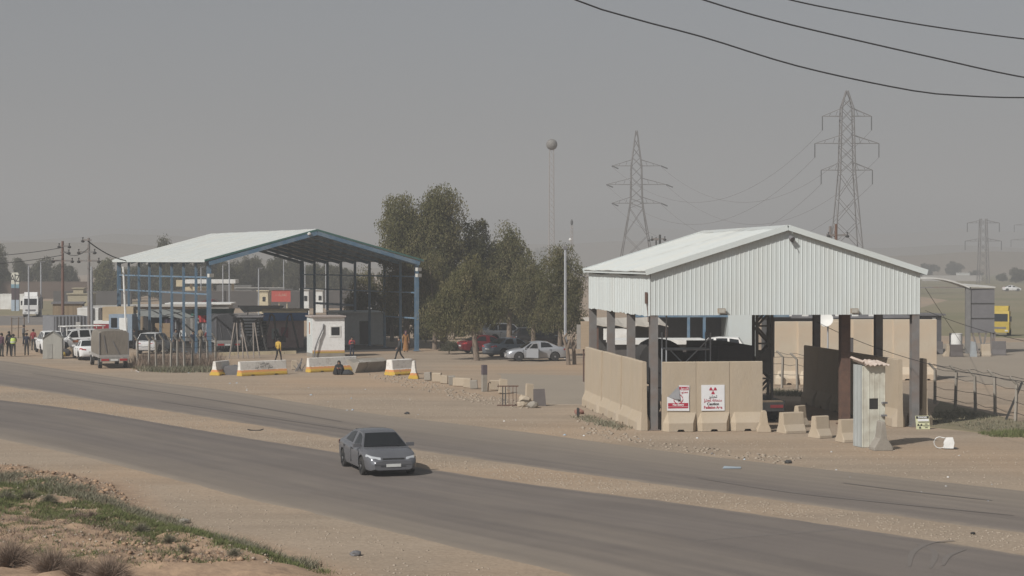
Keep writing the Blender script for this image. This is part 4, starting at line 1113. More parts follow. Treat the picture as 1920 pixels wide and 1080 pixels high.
mb = MB(); mb.bx(-0.135,0.135,-0.135,0.135,0.951,1.5); mb.obj('painted_top', mat('dark_violet', (0.11,0.09,0.10), 0.8), pt)
mb = MB(); mb.path([(0,0,0),(0.02,0,0.42),(0.1,0,0.5),(0.16,0,0.44)],0.03,5); tag(mb.obj('bent_rod', M_RUST, loc=G(915,733)), 'short bent rusty rod sticking out beside the square post', 'rod')
stone_block(G(942,738), (0.42,0.3,0.82), 0.2, 'pale upright slab leaning behind the dark metal rack', M_CONC, tilt=(R(-8),R(6)))
rk = thing('metal_rack', 'dark rusty metal rack standing upside down among rubble', 'rack', G(936,761), R(4))
mb = MB(); mb.beam((-0.1,0,1.0),(0.98,0,1.0),0.06,0.06); mb.obj('rail', M_RUST, rk)
mb = MB(); mb.beam((-0.1,0,0.03),(1.05,0,0.03),0.06,0.06); mb.obj('rail', M_RUST, rk)
for x in (0.18, 0.32, 0.5, 0.7, 0.87):
    mb = MB(); mb.beam((x,0,0.06),(x,0,0.97),0.05 if x < 0.4 else 0.03,0.05 if x < 0.4 else 0.03); mb.obj('bar', M_DARK if x < 0.4 else M_RUST, rk)
for z in (0.3, 0.62): 
    mb = MB(); mb.beam((0.21,0,z),(0.29,0,z),0.04,0.04); mb.obj('rung', M_DARK, rk)
stone_block(G(992,752), (0.38,0.25,0.92), 0.3, 'pale upright concrete slab with rough base in the rubble heap', M_CONC, tilt=(R(-5),R(4)))
mb = MB(); mb.slab([(-0.3,0,0),(0.36,0,0),(0.28,0.12,0.86),(-0.3,0.12,0.84)],(0,0.05,0)); tag(mb.obj('scrap_sheet', mat('brown_grey_panel', (0.12,0.105,0.10), 0.8), loc=G(1011,761)), 'dark grey flat panel leaning on the rubble heap', 'panel')
def rock(p, r, label, m, name='rock', sq=0.7):
    bm = bmesh.new(); bmesh.ops.create_icosphere(bm, subdivisions=2, radius=r)
    for v in bm.verts:
        k = 1+0.35*MN.noise(Vector(v.co)*2.3/r + Vector((p.x,p.y,0))); v.co = Vector((v.co.x*k, v.co.y*k, v.co.z*k*sq))
    me = bpy.data.meshes.new(name); bm.to_mesh(me); bm.free(); me.materials.append(m)
    o = bpy.data.objects.new(name, me); o.location = p + Vector((0,0,r*sq*0.55)); link(o); return tag(o, label, 'rock')
rock(G(984,758), 0.34, 'rough tan rock left of the leaning grey panel', M_CONC, sq=0.9)
rock(G(999,764), 0.3, 'broken pale concrete lump in front of the leaning grey panel', M_CONC2)
rock(G(977,762), 0.24, 'small round brown rock by the foot of the metal rack', M_CONC)
rock(G(1086,776), 0.24, 'reddish lump of rubbish by the grass at the blast wall corner', mat('reddish', (0.28,0.15,0.12), 0.9))
stone_block(G(1084,781), (0.12,0.1,0.42), 0.2, 'short dark stub post by the blast wall corner', M_DARK, name='stub_post', cat='post')

# ------------------------------------------------------------------ concrete post fences
def post_fence(name, label, pts, h, lean, wires, m=M_CONC2, r=0.075, arm=0.45, mesh_panel=None):
    P = [G(*p) for p in pts]; t = thing(name, label, 'fence', P[0])
    for k, p in enumerate(P):
        q = p-P[0]; mb = MB(); hh = h*(1+0.04*math.sin(k*2.7)); tl = 0.06*math.sin(k*1.9)
        mb.path([(q.x,q.y,-0.05),(q.x+tl,q.y,hh),(q.x+tl+lean[0]*arm,q.y+lean[1]*arm,hh+arm*0.8)],[r*1.1,r,r*0.8],4); mb.obj('post', m, t)
    for k, z in enumerate(wires):
        w = MB(); pts_ = []
        off = Vector((lean[0]*arm*(z-h), lean[1]*arm*(z-h), z)) if z > h else Vector((0,0,z))
        for i_, (a, b) in enumerate(zip(P, P[1:])):
            aa = a-P[0]; bb = b-P[0]
            pts_ += [aa+off, (aa+bb)/2+off-Vector((0,0,0.06+0.05*math.sin(k*3+i_)))]
        pts_.append(P[-1]-P[0]+off)
        w.path(pts_, 0.012, 4, caps=False); w.obj('wire', M_CABLE, t)
    return t
post_fence('wire_fence', 'bent concrete post and wire fence right of the shed', [(1753,757),(1791,765),(1829,771),(1866,779),(1904,790),(1950,802)], 1.75, (-0.7,0.2), (2.05,1.85,1.5,0.9,0.4))
post_fence('wire_fence', 'bent concrete post and wire fence seen through the shed opening', [(1441,724),(1466,727),(1495,729),(1526,732),(1552,735)], 1.75, (-0.8,0.2), (2.05,1.8,1.4,0.8))
mb = MB(); mb.beam((0,0,0),(0.75,0,1.75),0.09,0.09); tag(mb.obj('leaning_bar', M_DARK, loc=G(1886,787)), 'dark bar leaning against the right wire fence', 'bar')
post_fence('wire_fence', 'bent concrete post fence choked with weeds left of the blue canopy', [(258,690),(279,691),(293,692),(307,692),(320,693),(333,693),(346,693),(360,692),(375,691),(390,690),(404,688)], 1.9, (-0.5,-0.3), (2.2,1.9,1.5,1.1,0.7,0.3))
post_fence('pole_trellis', 'leaning thin pole frame on the left roadside', [(22,634),(34,634),(46,632)], 1.9, (0.1,0.0), (1.9,1.0,0.1), m=M_WOOD, r=0.05, arm=0.1)
# ------------------------------------------------------------------ vehicles
def paint(name, c, rough=0.28, metal=0.25):
    return mat('carpaint_'+name, c, rough, metal, col2=tuple(x*0.93 for x in c), scale=1.5, spec=0.5, col3=tuple(min(1, x*0.8+0.07) for x in c), scale3=1.2, amt3=0.35)
M_RIM = mat('wheel_rim', (0.42,0.42,0.43), 0.35, metal=0.6); M_LAMP = mat('clear_lamp', (0.72,0.74,0.76), 0.12, metal=0.35, spec=0.8); M_TAIL = mat('tail_lamp', (0.38,0.03,0.035), 0.2, spec=0.6)
M_TRIM = mat('black_trim', (0.03,0.03,0.032), 0.55); M_PLATE = mat('number_plate_white', (0.62,0.62,0.6), 0.5); M_CGLASS = mat('car_glass', (0.010,0.012,0.014), 0.05, col2=(0.016,0.018,0.02), spec=0.35, scale=1.2)
SPEC = {
 'sedan': dict(body=[(-2.26,.42,.74,.66),(-2.20,.30,.90,.78),(-1.98,.25,1.0,.85),(-1.60,.22,1.03,.875),(-1.0,.2,1.0,.89),(-.2,.2,.96,.89),(.6,.2,.94,.89),(1.1,.2,.93,.88),(1.55,.22,.88,.865),(1.92,.2,.79,.83),(2.14,.2,.69,.76),(2.25,.25,.56,.64)],
     gh=[(1.18,.94,.0),(.42,1.385,1),(-.15,1.46,1),(-.78,1.435,1),(-1.72,1.03,.0)], wb=(1.36,-1.32), R=.325, H=1.46, yb=.80, yt=.565, side=[(.93,.02),( -.28,-1.18)]),
 'suv': dict(body=[(-2.28,.5,.85,.72),(-2.24,.36,1.05,.84),(-2.1,.3,1.12,.9),(-1.5,.28,1.13,.93),(-.4,.27,1.10,.935),(.6,.27,1.08,.935),(1.2,.28,1.07,.92),(1.7,.3,1.02,.9),(2.1,.33,.9,.86),(2.26,.36,.78,.76),(2.33,.45,.66,.62)],
     gh=[(1.22,1.08,.0),(.55,1.68,1),(-.2,1.77,1),(-1.7,1.74,1),(-2.15,1.12,.0)], wb=(1.42,-1.38), R=.37, H=1.78, yb=.85, yt=.66, side=[(1.0,.1),(-.05,-.95)]),
}
CARM = {}
def car_base(kind):
    if kind in CARM: return CARM[kind]
    S = SPEC[kind]; mb = MB(); rings = []
    B0 = S['body']; B = []
    for i in range(len(B0)-1):
        p0, p1, p2, p3 = B0[max(0,i-1)], B0[i], B0[i+1], B0[min(len(B0)-1,i+2)]
        for k in range(3):
            t = k/3
            q = [0.5*(2*b+(c-a)*t+(2*a-5*b+4*c-d)*t*t+(3*b-a-3*c+d)*t**3) for a, b, c, d in zip(p0,p1,p2,p3)]
            q[0] = p1[0]+(p2[0]-p1[0])*t; B.append(q)
    B.append(B0[-1])
    for x, zb, zt, w in B:
        zm = zb+(zt-zb)*0.58
        half = [(0,zt+.02),(.5*w,zt+.015),(.80*w,zt-.008),(.91*w,zt-.035),(.965*w,zt-.085),(.99*w,zt-.15),(w,zm),(.985*w,zb+.16),(.95*w,zb+.04),(.8*w,zb),(0,zb)]
        rings.append([(x,y,z) for y,z in half] + [(x,-y,z) for y,z in half[-2:0:-1]])
    mb.loft(rings)
    o = mb.obj('tmp', M_TRIM)
    bc = MB()
    for x in S['wb']:
        for s in (-1,1):
            bc.tube((x,s*.62,S['R']),(x,s*1.2,S['R']),S['R']+.065,None,24)
    c = bc.obj('tmp_cut', M_TRIM)
    bo = o.modifiers.new('b','BOOLEAN'); bo.object = c; bo.operation = 'DIFFERENCE'; bo.solver = 'EXACT'
    low = bake(o)
    bpy.data.objects.remove(o); bpy.data.objects.remove(c)
    # greenhouse
    g = MB(); gr = []; yb, yt = S['yb'], S['yt']
    base = [interp_z(S, x) for x, z, f in S['gh']]
    for (x, z, f), b in zip(S['gh'], base):
        b = b - .03
        if not f: z = b+.005
        ytt = yt if f else yb-.005
        gr.append([(x,-yb,b),(x,-ytt,z-.03 if f else z),(x,-ytt*.75,z),(x,0,z+(.012 if f else 0)),(x,ytt*.75,z),(x,ytt,z-.03 if f else z),(x,yb,b)])
    g.loft(gr)
    gm_ = g.mesh('gh')
    bm = bmesh.new(); bm.from_mesh(low); 
    for f in bm.faces:
        cc = f.calc_center_median(); f.material_index = 0
        for x in S['wb']:
            if math.hypot(cc.x-x, cc.z-S['R']) < S['R']+.072 and abs(cc.y) < .93 and abs(cc.y) > .5: 
                if abs(f.normal.y) < .3 or abs(abs(cc.y)-.62) < .02: f.material_index = 1
        if cc.z < .27 and f.normal.z < -.2: f.material_index = 1
    for f_ in []: pass
    bm.from_mesh(gm_)
    me = bpy.data.meshes.new('body'); bm.to_mesh(me); bm.free()
    me.polygons.foreach_set('use_smooth', [True]*len(me.polygons)); me.set_sharp_from_angle(angle=R(32))
    CARM[kind] = me; return me
def interp_z(S, x):
    b = S['body']
    for p, q in zip(b, b[1:]):
        if p[0] <= x <= q[0]: return p[2]+(q[2]-p[2])*(x-p[0])/(q[0]-p[0])
    return b[0][2]
def gh_at(S, x):
    """side plane of the cabin at x: base z, top z"""
    g = S['gh'][::-1]
    for p, q in zip(g, g[1:]):
        if p[0] <= x <= q[0]:
            t = (x-p[0])/(q[0]-p[0])
            zp = p[1]-.03 if p[2] else interp_z(S,p[0])-.025; zq = q[1]-.03 if q[2] else interp_z(S,q[0])-.025
            yp = S['yt'] if p[2] else S['yb']-.005; yq = S['yt'] if q[2] else S['yb']-.005
            bp_ = interp_z(S,p[0])-.03; bq = interp_z(S,q[0])-.03
            return bp_+(bq-bp_)*t, zp+(zq-zp)*t, yp+(yq-yp)*t
    return 1,1.4,.56
def car(name, label, kind, pnt, p, rz, group=None, door_open=False, cat='car', scale=1.0, lean=0):
    S = SPEC[kind]; t = thing(name, label, cat, p, rz, group); t.scale = (scale,)*3
    me = car_base(kind).copy(); me.materials.append(pnt); me.materials.append(M_TRIM)
    link(bpy.data.objects.new('body', me), t)
    gh = S['gh']; yb, yt = S['yb'], S['yt']
    def glass(i, j, nm, ins=0.09, lift=.008):
        (x0,z0,f0),(x1,z1,f1) = gh[i], gh[j]
        z0 = interp_z(S,x0)-.01 if not f0 else z0; z1 = interp_z(S,x1)-.01 if not f1 else z1
        w0 = yb-.06 if not f0 else yt*.9; w1 = yb-.06 if not f1 else yt*.9
        a = ins; q = lambda t_: (x0+(x1-x0)*t_, z0+(z1-z0)*t_, w0+(w1-w0)*t_)
        n = Vector((z1-z0,0,-(x1-x0))).normalized(); n = n if n.z > 0 else -n
        xa,za,wa = q(a); xb,zb,wb_ = q(1-a*.55)
        mb = MB(); R_ = []
        for k in range(7):
            s = -1+k/3; bow = .035*(1-s*s)*0.4
            R_.append([(xa+n.x*(lift+bow),wa*s,za+n.z*(lift+bow)),(xb+n.x*(lift+bow),wb_*s,zb+n.z*(lift+bow))])
        mb.loft(R_, closed=False, caps=False); mb.obj(nm, M_CGLASS, t, smooth=60)
    glass(0,1,'windshield'); glass(len(gh)-1,len(gh)-2,'rear_window')
    def side_pt(x, f, s):
        b, z, y1 = gh_at(S, x); zz = b+.06+(z-.045-b-.06)*f; k = (zz-b)/(max(.01, z-b)); y = yb+(y1-yb)*k
        return (x, s*(y+.009), zz)
    for s in (-1,1):
        for (xa, xb), sl in zip(S['side'], (.42,.0)):
            front_top = xa-(.42 if sl else .02); back_top = xb+.02 if sl else xb+(.28 if kind == 'sedan' else .06)
            pts = [side_pt(xa,0.0,s), side_pt((xa+xb)/2,0.0,s), side_pt(xb,0.0,s), side_pt(back_top,1,s), side_pt((front_top+back_top)/2,1,s), side_pt(front_top,1,s)]
            if door_open and s == DO_SIDE and sl: 
                pass
            mb = MB(); mb.poly(pts); mb.obj('side_window', M_CGLASS, t)
        if kind == 'suv':
            pts = [side_pt(-1.05,0,s),side_pt(-1.8,0.05,s),side_pt(-1.72,.9,s),side_pt(-1.05,1,s)]
            mb = MB(); mb.poly(pts); mb.obj('side_window', M_CGLASS, t)
    bx0, bx1 = S['body'][0], S['body'][-1]
    xf = bx1[0]; xr = bx0[0]
    dz = .0 if kind == 'sedan' else .12
    for s in (-1,1):
        mb = MB(); mb.loft([[(xf-.42,s*.845,.70+dz),(xf-.40,s*.82,.78+dz),(xf-.36,s*.80,.70+dz)],[(xf-.15,s*.73,.64+dz),(xf-.14,s*.70,.73+dz),(xf-.10,s*.70,.63+dz)],[(xf-.04,s*.42,.62+dz),(xf-.06,s*.42,.68+dz),(xf-.03,s*.42,.60+dz)]]); mb.obj('headlight', M_LAMP, t)
        mb = MB(); mb.loft([[(xr+.28,s*.865,.80+dz),(xr+.3,s*.86,.92+dz),(xr+.2,s*.80,.86+dz)],[(xr+.06,s*.76,.76+dz),(xr+.1,s*.76,.92+dz),(xr+.02,s*.72,.84+dz)],[(xr-.005,s*.42,.74+dz),(xr+.07,s*.42,.88+dz),(xr,s*.42,.80+dz)]]); mb.obj('taillight', M_TAIL, t)
        mb = MB(); mb.box((S['gh'][0][0]-.28,s*(yb+.10),S['gh'][0][1]+.05),(.12,.24,.12)); mb.obj('mirror', pnt, t)
        for x in (S['side'][0][1]+.12, S['side'][1][1]+.2):
            mb = MB(); mb.box((x,s*.895 if kind == 'sedan' else s*.94,.83+dz),(.17,.02,.03)); mb.obj('door_handle', M_TRIM, t)
        for x in S['wb']:
            mb = MB(); r = S['R']; mb.lathe([(r*.55,-.1),(r*.93,-.1),(r,-.07),(r,.07),(r*.93,.1),(r*.6,.1)], 22)
            wv = [(x_, z_, y_) for x_, y_, z_ in mb.v]; mb.v = wv
            w = mb.obj('wheel', M_BLACK, t, smooth=40, loc=(x, s*.775 if kind == 'sedan' else s*.815, r))
            rb = MB(); rb.lathe([(r*.62,-.01),(r*.62,.03),(r*.5,.02),(r*.2,.035),(.001,.04)], 18)
            rb.v = [(x_, s*(z_+.065), y_) for x_, y_, z_ in rb.v]; ro = rb.obj('rim', M_RIM, w)
            sp = MB()
            for k in range(5):
                a = 2*PI*k/5+.3; sp.beam((math.cos(a+.62)*r*.3,s*.105,math.sin(a+.62)*r*.3),(math.cos(a+.62)*r*.55,s*.105,math.sin(a+.62)*r*.55),.03,.09)
            sp.obj('spoke_gap', M_TRIM, w)
    mb = MB(); mb.loft([[(xf-.01,y_,.40+dz),(xf+.005,y_,.36+dz),(xf-.02,y_,.52+dz),(xf-.04,y_,.54+dz)] for y_ in (-.42,-.2,0,.2,.42)]); mb.obj('grille', M_TRIM, t)
    mb = MB(); mb.bx(xf-.03,xf+.02,-.24,.24,.36+dz,.46+dz); mb.obj('number_plate', M_PLATE, t)
    for s in (-1,1):
        mb = MB(); mb.box((xf-.07,s*.52,.36+dz),(.08,.16,.1)); mb.obj('fog_light', M_LAMP, t)
        for xs in (S['side'][0][0]+.12, S['side'][0][1]-.06, S['side'][1][1]+.12):
            yy = .892 if kind == 'sedan' else .938
            mb = MB(); mb.slab([(xs,s*(yy-.012),.34+dz),(xs+.015,s*(yy-.012),.34+dz),(xs+.015,s*(yy-.012),.86+dz),(xs,s*(yy-.012),.86+dz)],(0,s*.014,0)); mb.obj('door_seam', M_TRIM, t)
    mb = MB(); mb.loft([[(xf-.03,y_,.66+dz),(xf-.02,y_,.58+dz),(xf-.05,y_,.60+dz)] for y_ in (-.36,0,.36)]); mb.obj('upper_grille', M_TRIM, t)
    mb = MB(); mb.bx(xr-.02,xr+.04,-.24,.24,.58+dz,.69+dz); mb.obj('number_plate', M_PLATE, t)
    mb = MB(); mb.bx(xr+.04,xf-.2,-.66,.66,.2+dz*.6,.27+dz*.6); mb.obj('underside', M_TRIM, t)
    return t
DO_SIDE = -1
def heading(dx, dy): return math.atan2(dy, dx)
# the grey car on the road, coming towards the camera
car('passing_car', 'dark grey saloon car driving towards the camera on the near road', 'sedan', paint('gunmetal', (0.15,0.152,0.165), 0.22, 0.35), G(707,881), R(-72), scale=1.05).scale = (1.05,1.06,0.99)
# parked saloons under the trees
sv = car('parked_car', 'silver saloon with its front door standing open under the trees', 'sedan', paint('silver', (0.40,0.41,0.43), 0.3, 0.45), G(1004,676), R(180+9))
mb = MB(); mb.slab([(0,0,.28),(-1.0,0,.26),(-1.0,0,.92),(0,0,.90)], (0,.06,0)); mb.slab([(-.12,0.0,.92),(-1.0,0.0,.93),(-.98,.05,1.38),(-.55,.05,1.36)], (0,.025,0))
do = mb.obj('door', paint('silver', None) if False else MATS['carpaint_silver'], sv, loc=(.80,.90,0)); do.rotation_euler = (0,0,R(-38))
mb = MB(); mb.slab([(-.25,-.01,.96),(-.94,-.01,.97),(-.92,.03,1.31),(-.6,.03,1.30)], (0,.05,0)); mb.obj('pane', M_CGLASS, do)
mb = MB(); mb.slab([(.78,.893,.32),(-.12,.897,.32),(-.12,.897,.90),(.78,.893,.90)], (0,.012,0)); mb.obj('door_opening', M_DARK, sv)
car('parked_car', 'blue grey saloon parked with its tail to the road beside the silver one', 'sedan', paint('bluegrey', (0.16,0.19,0.23), 0.3, 0.4), G(958,668), R(37))
car('parked_car', 'dark red saloon parked behind the slim tree trunk', 'sedan', paint('red', (0.15,0.012,0.018), 0.28, 0.3), G(912,662), R(22))
car('parked_suv', 'black estate car parked behind the silver saloon', 'suv', paint('black', (0.02,0.02,0.022), 0.25, 0.3), G(1010,652), R(14))
car('parked_suv', 'white off-roader with roof lights deep under the trees', 'suv', paint('white', (0.72,0.71,0.69), 0.35, 0.0), G(948,642), R(20))
car('parked_car', 'white saloon parked tail on beside the small metal hut', 'sedan', paint('white2', (0.74,0.74,0.73), 0.35, 0.0), G(164,673), R(111))
car('parked_suv', 'white off-roader seen through the posts behind the drum trailer', 'suv', paint('white', None) if False else MATS['carpaint_white'], G(1342,676), R(170))
car('parked_car', 'pale grey saloon seen through the scaffold behind the shed', 'sedan', paint('palegrey', (0.5,0.5,0.5), 0.35, 0.1), G(1280,672), R(160))
car('parked_suv', 'white pickup-like off-roader half hidden behind the small metal hut', 'suv', MATS['carpaint_white2'], G(93,661), R(112))
# distant cars beyond the dark wall
far = [(398,578,'red','dull red saloon far off by the boundary wall',R(10)),(436,576,'bluegrey','blue saloon far off left of the cream kiosk',R(175)),(468,574,'white','bright white van-like car just left of the cream kiosk',R(10)),
       (527,577,'black','dark car parked under the red billboard',R(30)),(549,574,'palegrey','pale blue grey car right of the red billboard',R(5)),(566,573,'red','small red car right of the billboard',R(170)),
       (1897,546,'white2','distant white car crossing the far field road',R(0)),(420,574,'black','black saloon far off beside the dull red one',R(170))]
for x, y, pn, lb_, a in far:
    car('distant_car', lb_, 'suv' if pn in ('white','black') else 'sedan', MATS['carpaint_'+pn], G(x,y), a, 'cars on the far side of the market')

# tarpaulin lorry seen from behind
def lorry(p, rz, label, tarpc, length=4.6, w=2.0, h=2.55, cabc=None, name='tarpaulin_truck'):
    t = thing(name, label, 'truck', p, rz); x0 = 0
    M_TARP = mat('tarp_'+label[:6], tarpc, 0.9, col2=tuple(c*0.78 for c in tarpc), scale=1.4, bump=0.5, bscale=5, stretch=(1,1,0.5))
    mb = MB(); rings = []
    for k in range(11):
        x = length*k/10; b = .03*math.sin(k*1.7)
        rings.append([(x,-w/2+b,.95),(x,-w/2-.03+b,1.7),(x,-w/2+.02,h-.15),(x,-w/2+.16,h+b),(x,0,h+.05+b),(x,w/2-.16,h+b),(x,w/2-.02,h-.15),(x,w/2+.03-b,1.7),(x,w/2-b,.95)])
    mb.loft(rings); ta = mb.obj('tarpaulin', M_TARP, t, smooth=40)
    mb = MB()
    for y in (-w/2+.02, w/2-.02): mb.beam((-.02,y,.95),(-.02,y,h-.1),.05,.06)
    mb.beam((-.03,-.35,1.0),(-.03,.1,1.9),.03,.05); mb.beam((-.03,.5,1.1),(-.03,.7,2.3),.03,.05); mb.obj('strap', M_SHADEMETAL, t)
    mb = MB(); mb.bx(-.05,length+.1,-w/2-.02,w/2+.02,.74,.94); mb.obj('bed', mat('truck_bed', (0.33,0.31,0.29),0.8), t)
    mb = MB(); mb.bx(-.1,length+2.0,-.42,.42,.5,.735); mb.obj('chassis', M_DARK, t)
    mb = MB(); mb.bx(-.14,-.06,-w/2+.05,w/2-.05,.5,.72); b_ = mb.obj('bumper', mat('bumper_grey',(0.30,0.29,0.27),0.8), t)
    for y in (-.62,.62):
        mb = MB(); mb.bx(-.16,-.141,y-.26,y+.26,.54,.68); mb.obj('taillight', M_TAIL, t)
    mb = MB(); mb.bx(-.16,-.141,-.25,.25,.53,.66); mb.obj('number_plate', M_PLATE, t)
    mb = MB(); cx = length+.15; mb.loft([[(cx,y,.6) for y in ()] or [(cx,-w/2+.1,.6),(cx,-w/2+.1,2.1),(cx,w/2-.1,2.1),(cx,w/2-.1,.6)],[(cx+1.0,-w/2+.1,.6),(cx+1.0,-w/2+.12,2.1),(cx+1.0,w/2-.12,2.1),(cx+1.0,w/2-.1,.6)],[(cx+1.5,-w/2+.12,.6),(cx+1.5,-w/2+.14,1.25),(cx+1.5,w/2-.14,1.25),(cx+1.5,w/2-.12,.6)]]); mb.obj('cab', cabc or MATS['carpaint_white'], t)
    for x in (.8, length+.9):
        for y in (-w/2+.14, w/2-.14):
            m2 = MB(); m2.tube((0,-.12,0),(0,.12,0),.36,.36,16); wv = m2.obj('wheel', M_BLACK, t, loc=(x,y,.36))
            m3 = MB(); m3.tube((0,-.125,0),(0,.125,0),.19,.19,12); m3.obj('rim', M_RIM, wv)
    return t
lorry(G(214,691), R(109), 'small lorry under a grey brown tarpaulin, tail to the road', (0.205,0.18,0.15))
lorry(G(428,660), R(107), 'dark grey box lorry parked inside the market', (0.075,0.075,0.08), length=4.2, h=3.0, name='box_truck')
# white slatted-side lorry in the market
def slat_truck(p, rz, label, c):
    t = thing('slat_truck', label, 'truck', p, rz)
    m_ = mat('slat_'+label[:5], c, 0.7)
    for k in range(7):
        mb = MB(); mb.bx(0,3.4,-.9,-.86,1.0+.26*k,1.16+.26*k); mb.obj('side_slat', m_, t)
    for k in range(7):
        mb = MB(); mb.bx(-.05,-.01,-.86,.9,1.0+.26*k,1.16+.26*k); mb.obj('tail_slat', m_, t)
    mb = MB(); mb.bx(0.02,3.38,-.84,.9,.9,1.15); mb.bx(0.02,3.38,-.80,.9,1.15,2.7); mb.obj('load', M_DARK, t)
    mb = MB(); mb.bx(-.1,5,-.5,.5,.5,.8); mb.obj('chassis', M_DARK, t)
    mb = MB(); mb.loft([[(3.5,-.85,.6),(3.5,-.85,2.1),(3.5,.85,2.1),(3.5,.85,.6)],[(4.6,-.85,.6),(4.5,-.8,2.1),(4.5,.8,2.1),(4.6,.85,.6)],[(5.0,-.8,.6),(5.0,-.8,1.2),(5.0,.8,1.2),(5.0,.8,.6)]]); mb.obj('cab', MATS['carpaint_white'], t)
    for x in (.7, 4.2):
        for y in (-.75,.75):
            m2 = MB(); m2.tube((0,-.12,0),(0,.12,0),.36,.36,14); m2.obj('wheel', M_BLACK, t, loc=(x,y,.36))
    return t
slat_truck(G(466,652), R(94), 'white slatted side lorry behind the left steel trestle', (0.62,0.62,0.62))
slat_truck(G(508,648), R(92), 'beige slatted side lorry between the steel trestles', (0.36,0.33,0.27))
# pickup loads at the left
pk = thing('red_truck', 'red and white flatbed lorry parked beside the blue canopy posts', 'truck', G(180,652), R(2))
mb = MB(); mb.bx(0,3.4,-1,1,1.5,2.05); mb.obj('lower_side', mat('truck_red', (0.27,0.02,0.03), 0.5), pk)
mb = MB(); mb.bx(-.02,3.42,-1.02,1.02,2.06,2.32); mb.obj('upper_side', M_WHITE, pk)
mb = MB(); mb.bx(0.7,3.3,-.8,.8,2.33,3.5); mb.obj('plywood_load', mat('plywood', (0.42,0.33,0.22), 0.85, col2=(0.36,0.28,0.18)), pk)
mb = MB(); mb.bx(-.4,4.6,-.5,.5,.6,1.48); mb.obj('chassis', M_DARK, pk)
for x in (.6, 3.0):
    for y in (-.85,.85):
        m2 = MB(); m2.tube((0,-.14,0),(0,.14,0),.45,.45,14); m2.obj('wheel', M_BLACK, pk, loc=(x,y,.45))
bp = thing('blue_truck', 'pale blue lorry cab with a white door panel behind the first canopy posts', 'truck', G(226,654), R(85))
mb = MB(); mb.loft([[(0,-1,.7),(0,-1,2.9),(0,1,2.9),(0,1,.7)],[(1.6,-1,.7),(1.5,-.95,2.9),(1.5,.95,2.9),(1.6,1,.7)],[(1.9,-1,.7),(1.9,-1,1.7),(1.9,1,1.7),(1.9,1,.7)]]); mb.obj('cab', mat('pale_blue', (0.25,0.31,0.38), 0.5), bp)
mb = MB(); mb.slab([(-.02,-.6,1.4),(-.02,.1,1.4),(-.02,.1,2.6),(-.02,-.6,2.6)], (-.02,0,0)); mb.obj('white_panel', M_WHITE, bp)
mb = MB(); mb.slab([(-.02,.3,1.8),(-.02,.8,1.8),(-.02,.8,2.6),(-.02,.3,2.6)], (-.02,0,0)); mb.obj('window', M_CGLASS, bp)
for y in (-.85,.85):
    m2 = MB(); m2.tube((0,-.14,0),(0,.14,0),.45,.45,14); m2.obj('wheel', M_BLACK, bp, loc=(.8,y,.45))
# white rescue pickup
rp_ = car('ladder_truck', 'white pickup with a ladder rack and orange marks behind the white saloon', 'suv', MATS['carpaint_white2'], G(141,657), R(218), cat='pickup')
mb = MB()
for y in (-.6,.6): mb.tube((-2.4,y,2.0),(1.2,y,2.0),.05,.05,6)
for k in range(9): mb.tube((-2.3+.42*k,-.6,2.0),(-2.3+.42*k,.6,2.0),.04,.04,6)
for x in (-2.2,1.0):
    for y in (-.6,.6): mb.tube((x,y,1.0),(x,y,2.0),.04,.04,6)
mb.obj('ladder_rack', M_WHITE, rp_)
mb = MB(); mb.box((.4,.945,.8),(.5,.01,.18)); mb.obj('orange_mark', mat('orange_mark', (0.6,0.2,0.08)), rp_)
# far trucks
def tractor(p, rz, label, c, trailer=None, name='truck', s=1.0):
    t = thing(name, label, 'truck', p, rz); t.scale = (s,s,s)
    mb = MB(); mb.loft([[(-1.0,-1.2,.8),(-1.0,-1.2,3.3),(-1.0,1.2,3.3),(-1.0,1.2,.8)],[(.7,-1.2,.8),(.6,-1.15,3.35),(.6,1.15,3.35),(.7,1.2,.8)],[(1.1,-1.2,.5),(1.1,-1.2,1.9),(1.1,1.2,1.9),(1.1,1.2,.5)]]); mb.obj('cab', c, t)
    mb = MB(); mb.slab([(1.06,-1.0,1.95),(1.06,1.0,1.95),(.72,.98,2.95),(.72,-.98,2.95)], (.05,0,.02)); mb.obj('windshield', M_CGLASS, t)
    mb = MB(); mb.loft([[(-.9,-1.1,3.36),(-.9,-1.1,4.0),(-.9,1.1,4.0),(-.9,1.1,3.36)],[(.4,-1.0,3.36),(-.2,-1.0,4.0),(-.2,1.0,4.0),(.4,1.0,3.36)]]); mb.obj('wind_deflector', c, t)
    mb = MB(); mb.bx(1.1,1.14,-.8,.8,1.0,1.25); mb.obj('grille', M_SHADEMETAL, t)
    for y in (-.85,.85):
        mb = MB(); mb.box((1.12,y,.75),(.06,.4,.2)); mb.obj('headlight', M_LAMP, t)
        mb = MB(); mb.box((.9,y*1.62,2.3),(.12,.25,.7)); mb.obj('mirror', M_TRIM, t)
    mb = MB(); mb.bx(-6 if trailer else -3,-.9,-.5,.5,.6,1.1); mb.obj('chassis', M_DARK, t)
    if trailer:
        mb = MB(); mb.bx(-9,-1.3,-1.25,1.25,1.15,trailer[1]); mb.obj('trailer', trailer[0], t)
    for x in (.2,-2.4,-6.5) if trailer else (.2,-2.2):
        for y in (-1.0,1.0):
            m2 = MB(); m2.tube((0,-.15,0),(0,.15,0),.5,.5,14); m2.obj('wheel', M_BLACK, t, loc=(x,y,.5))
    return t
tractor(G(58,594.5), R(-80), 'white articulated lorry facing the camera on the far left road', MATS['carpaint_white'], (M_SHADEMETAL, 3.0), s=0.82)
tractor(G(1876,630), R(-90-20), 'yellow lorry standing behind the grey panelled arch', mat('truck_yellow', (0.45,0.33,0.06), 0.6), s=0.74, name='yellow_truck')
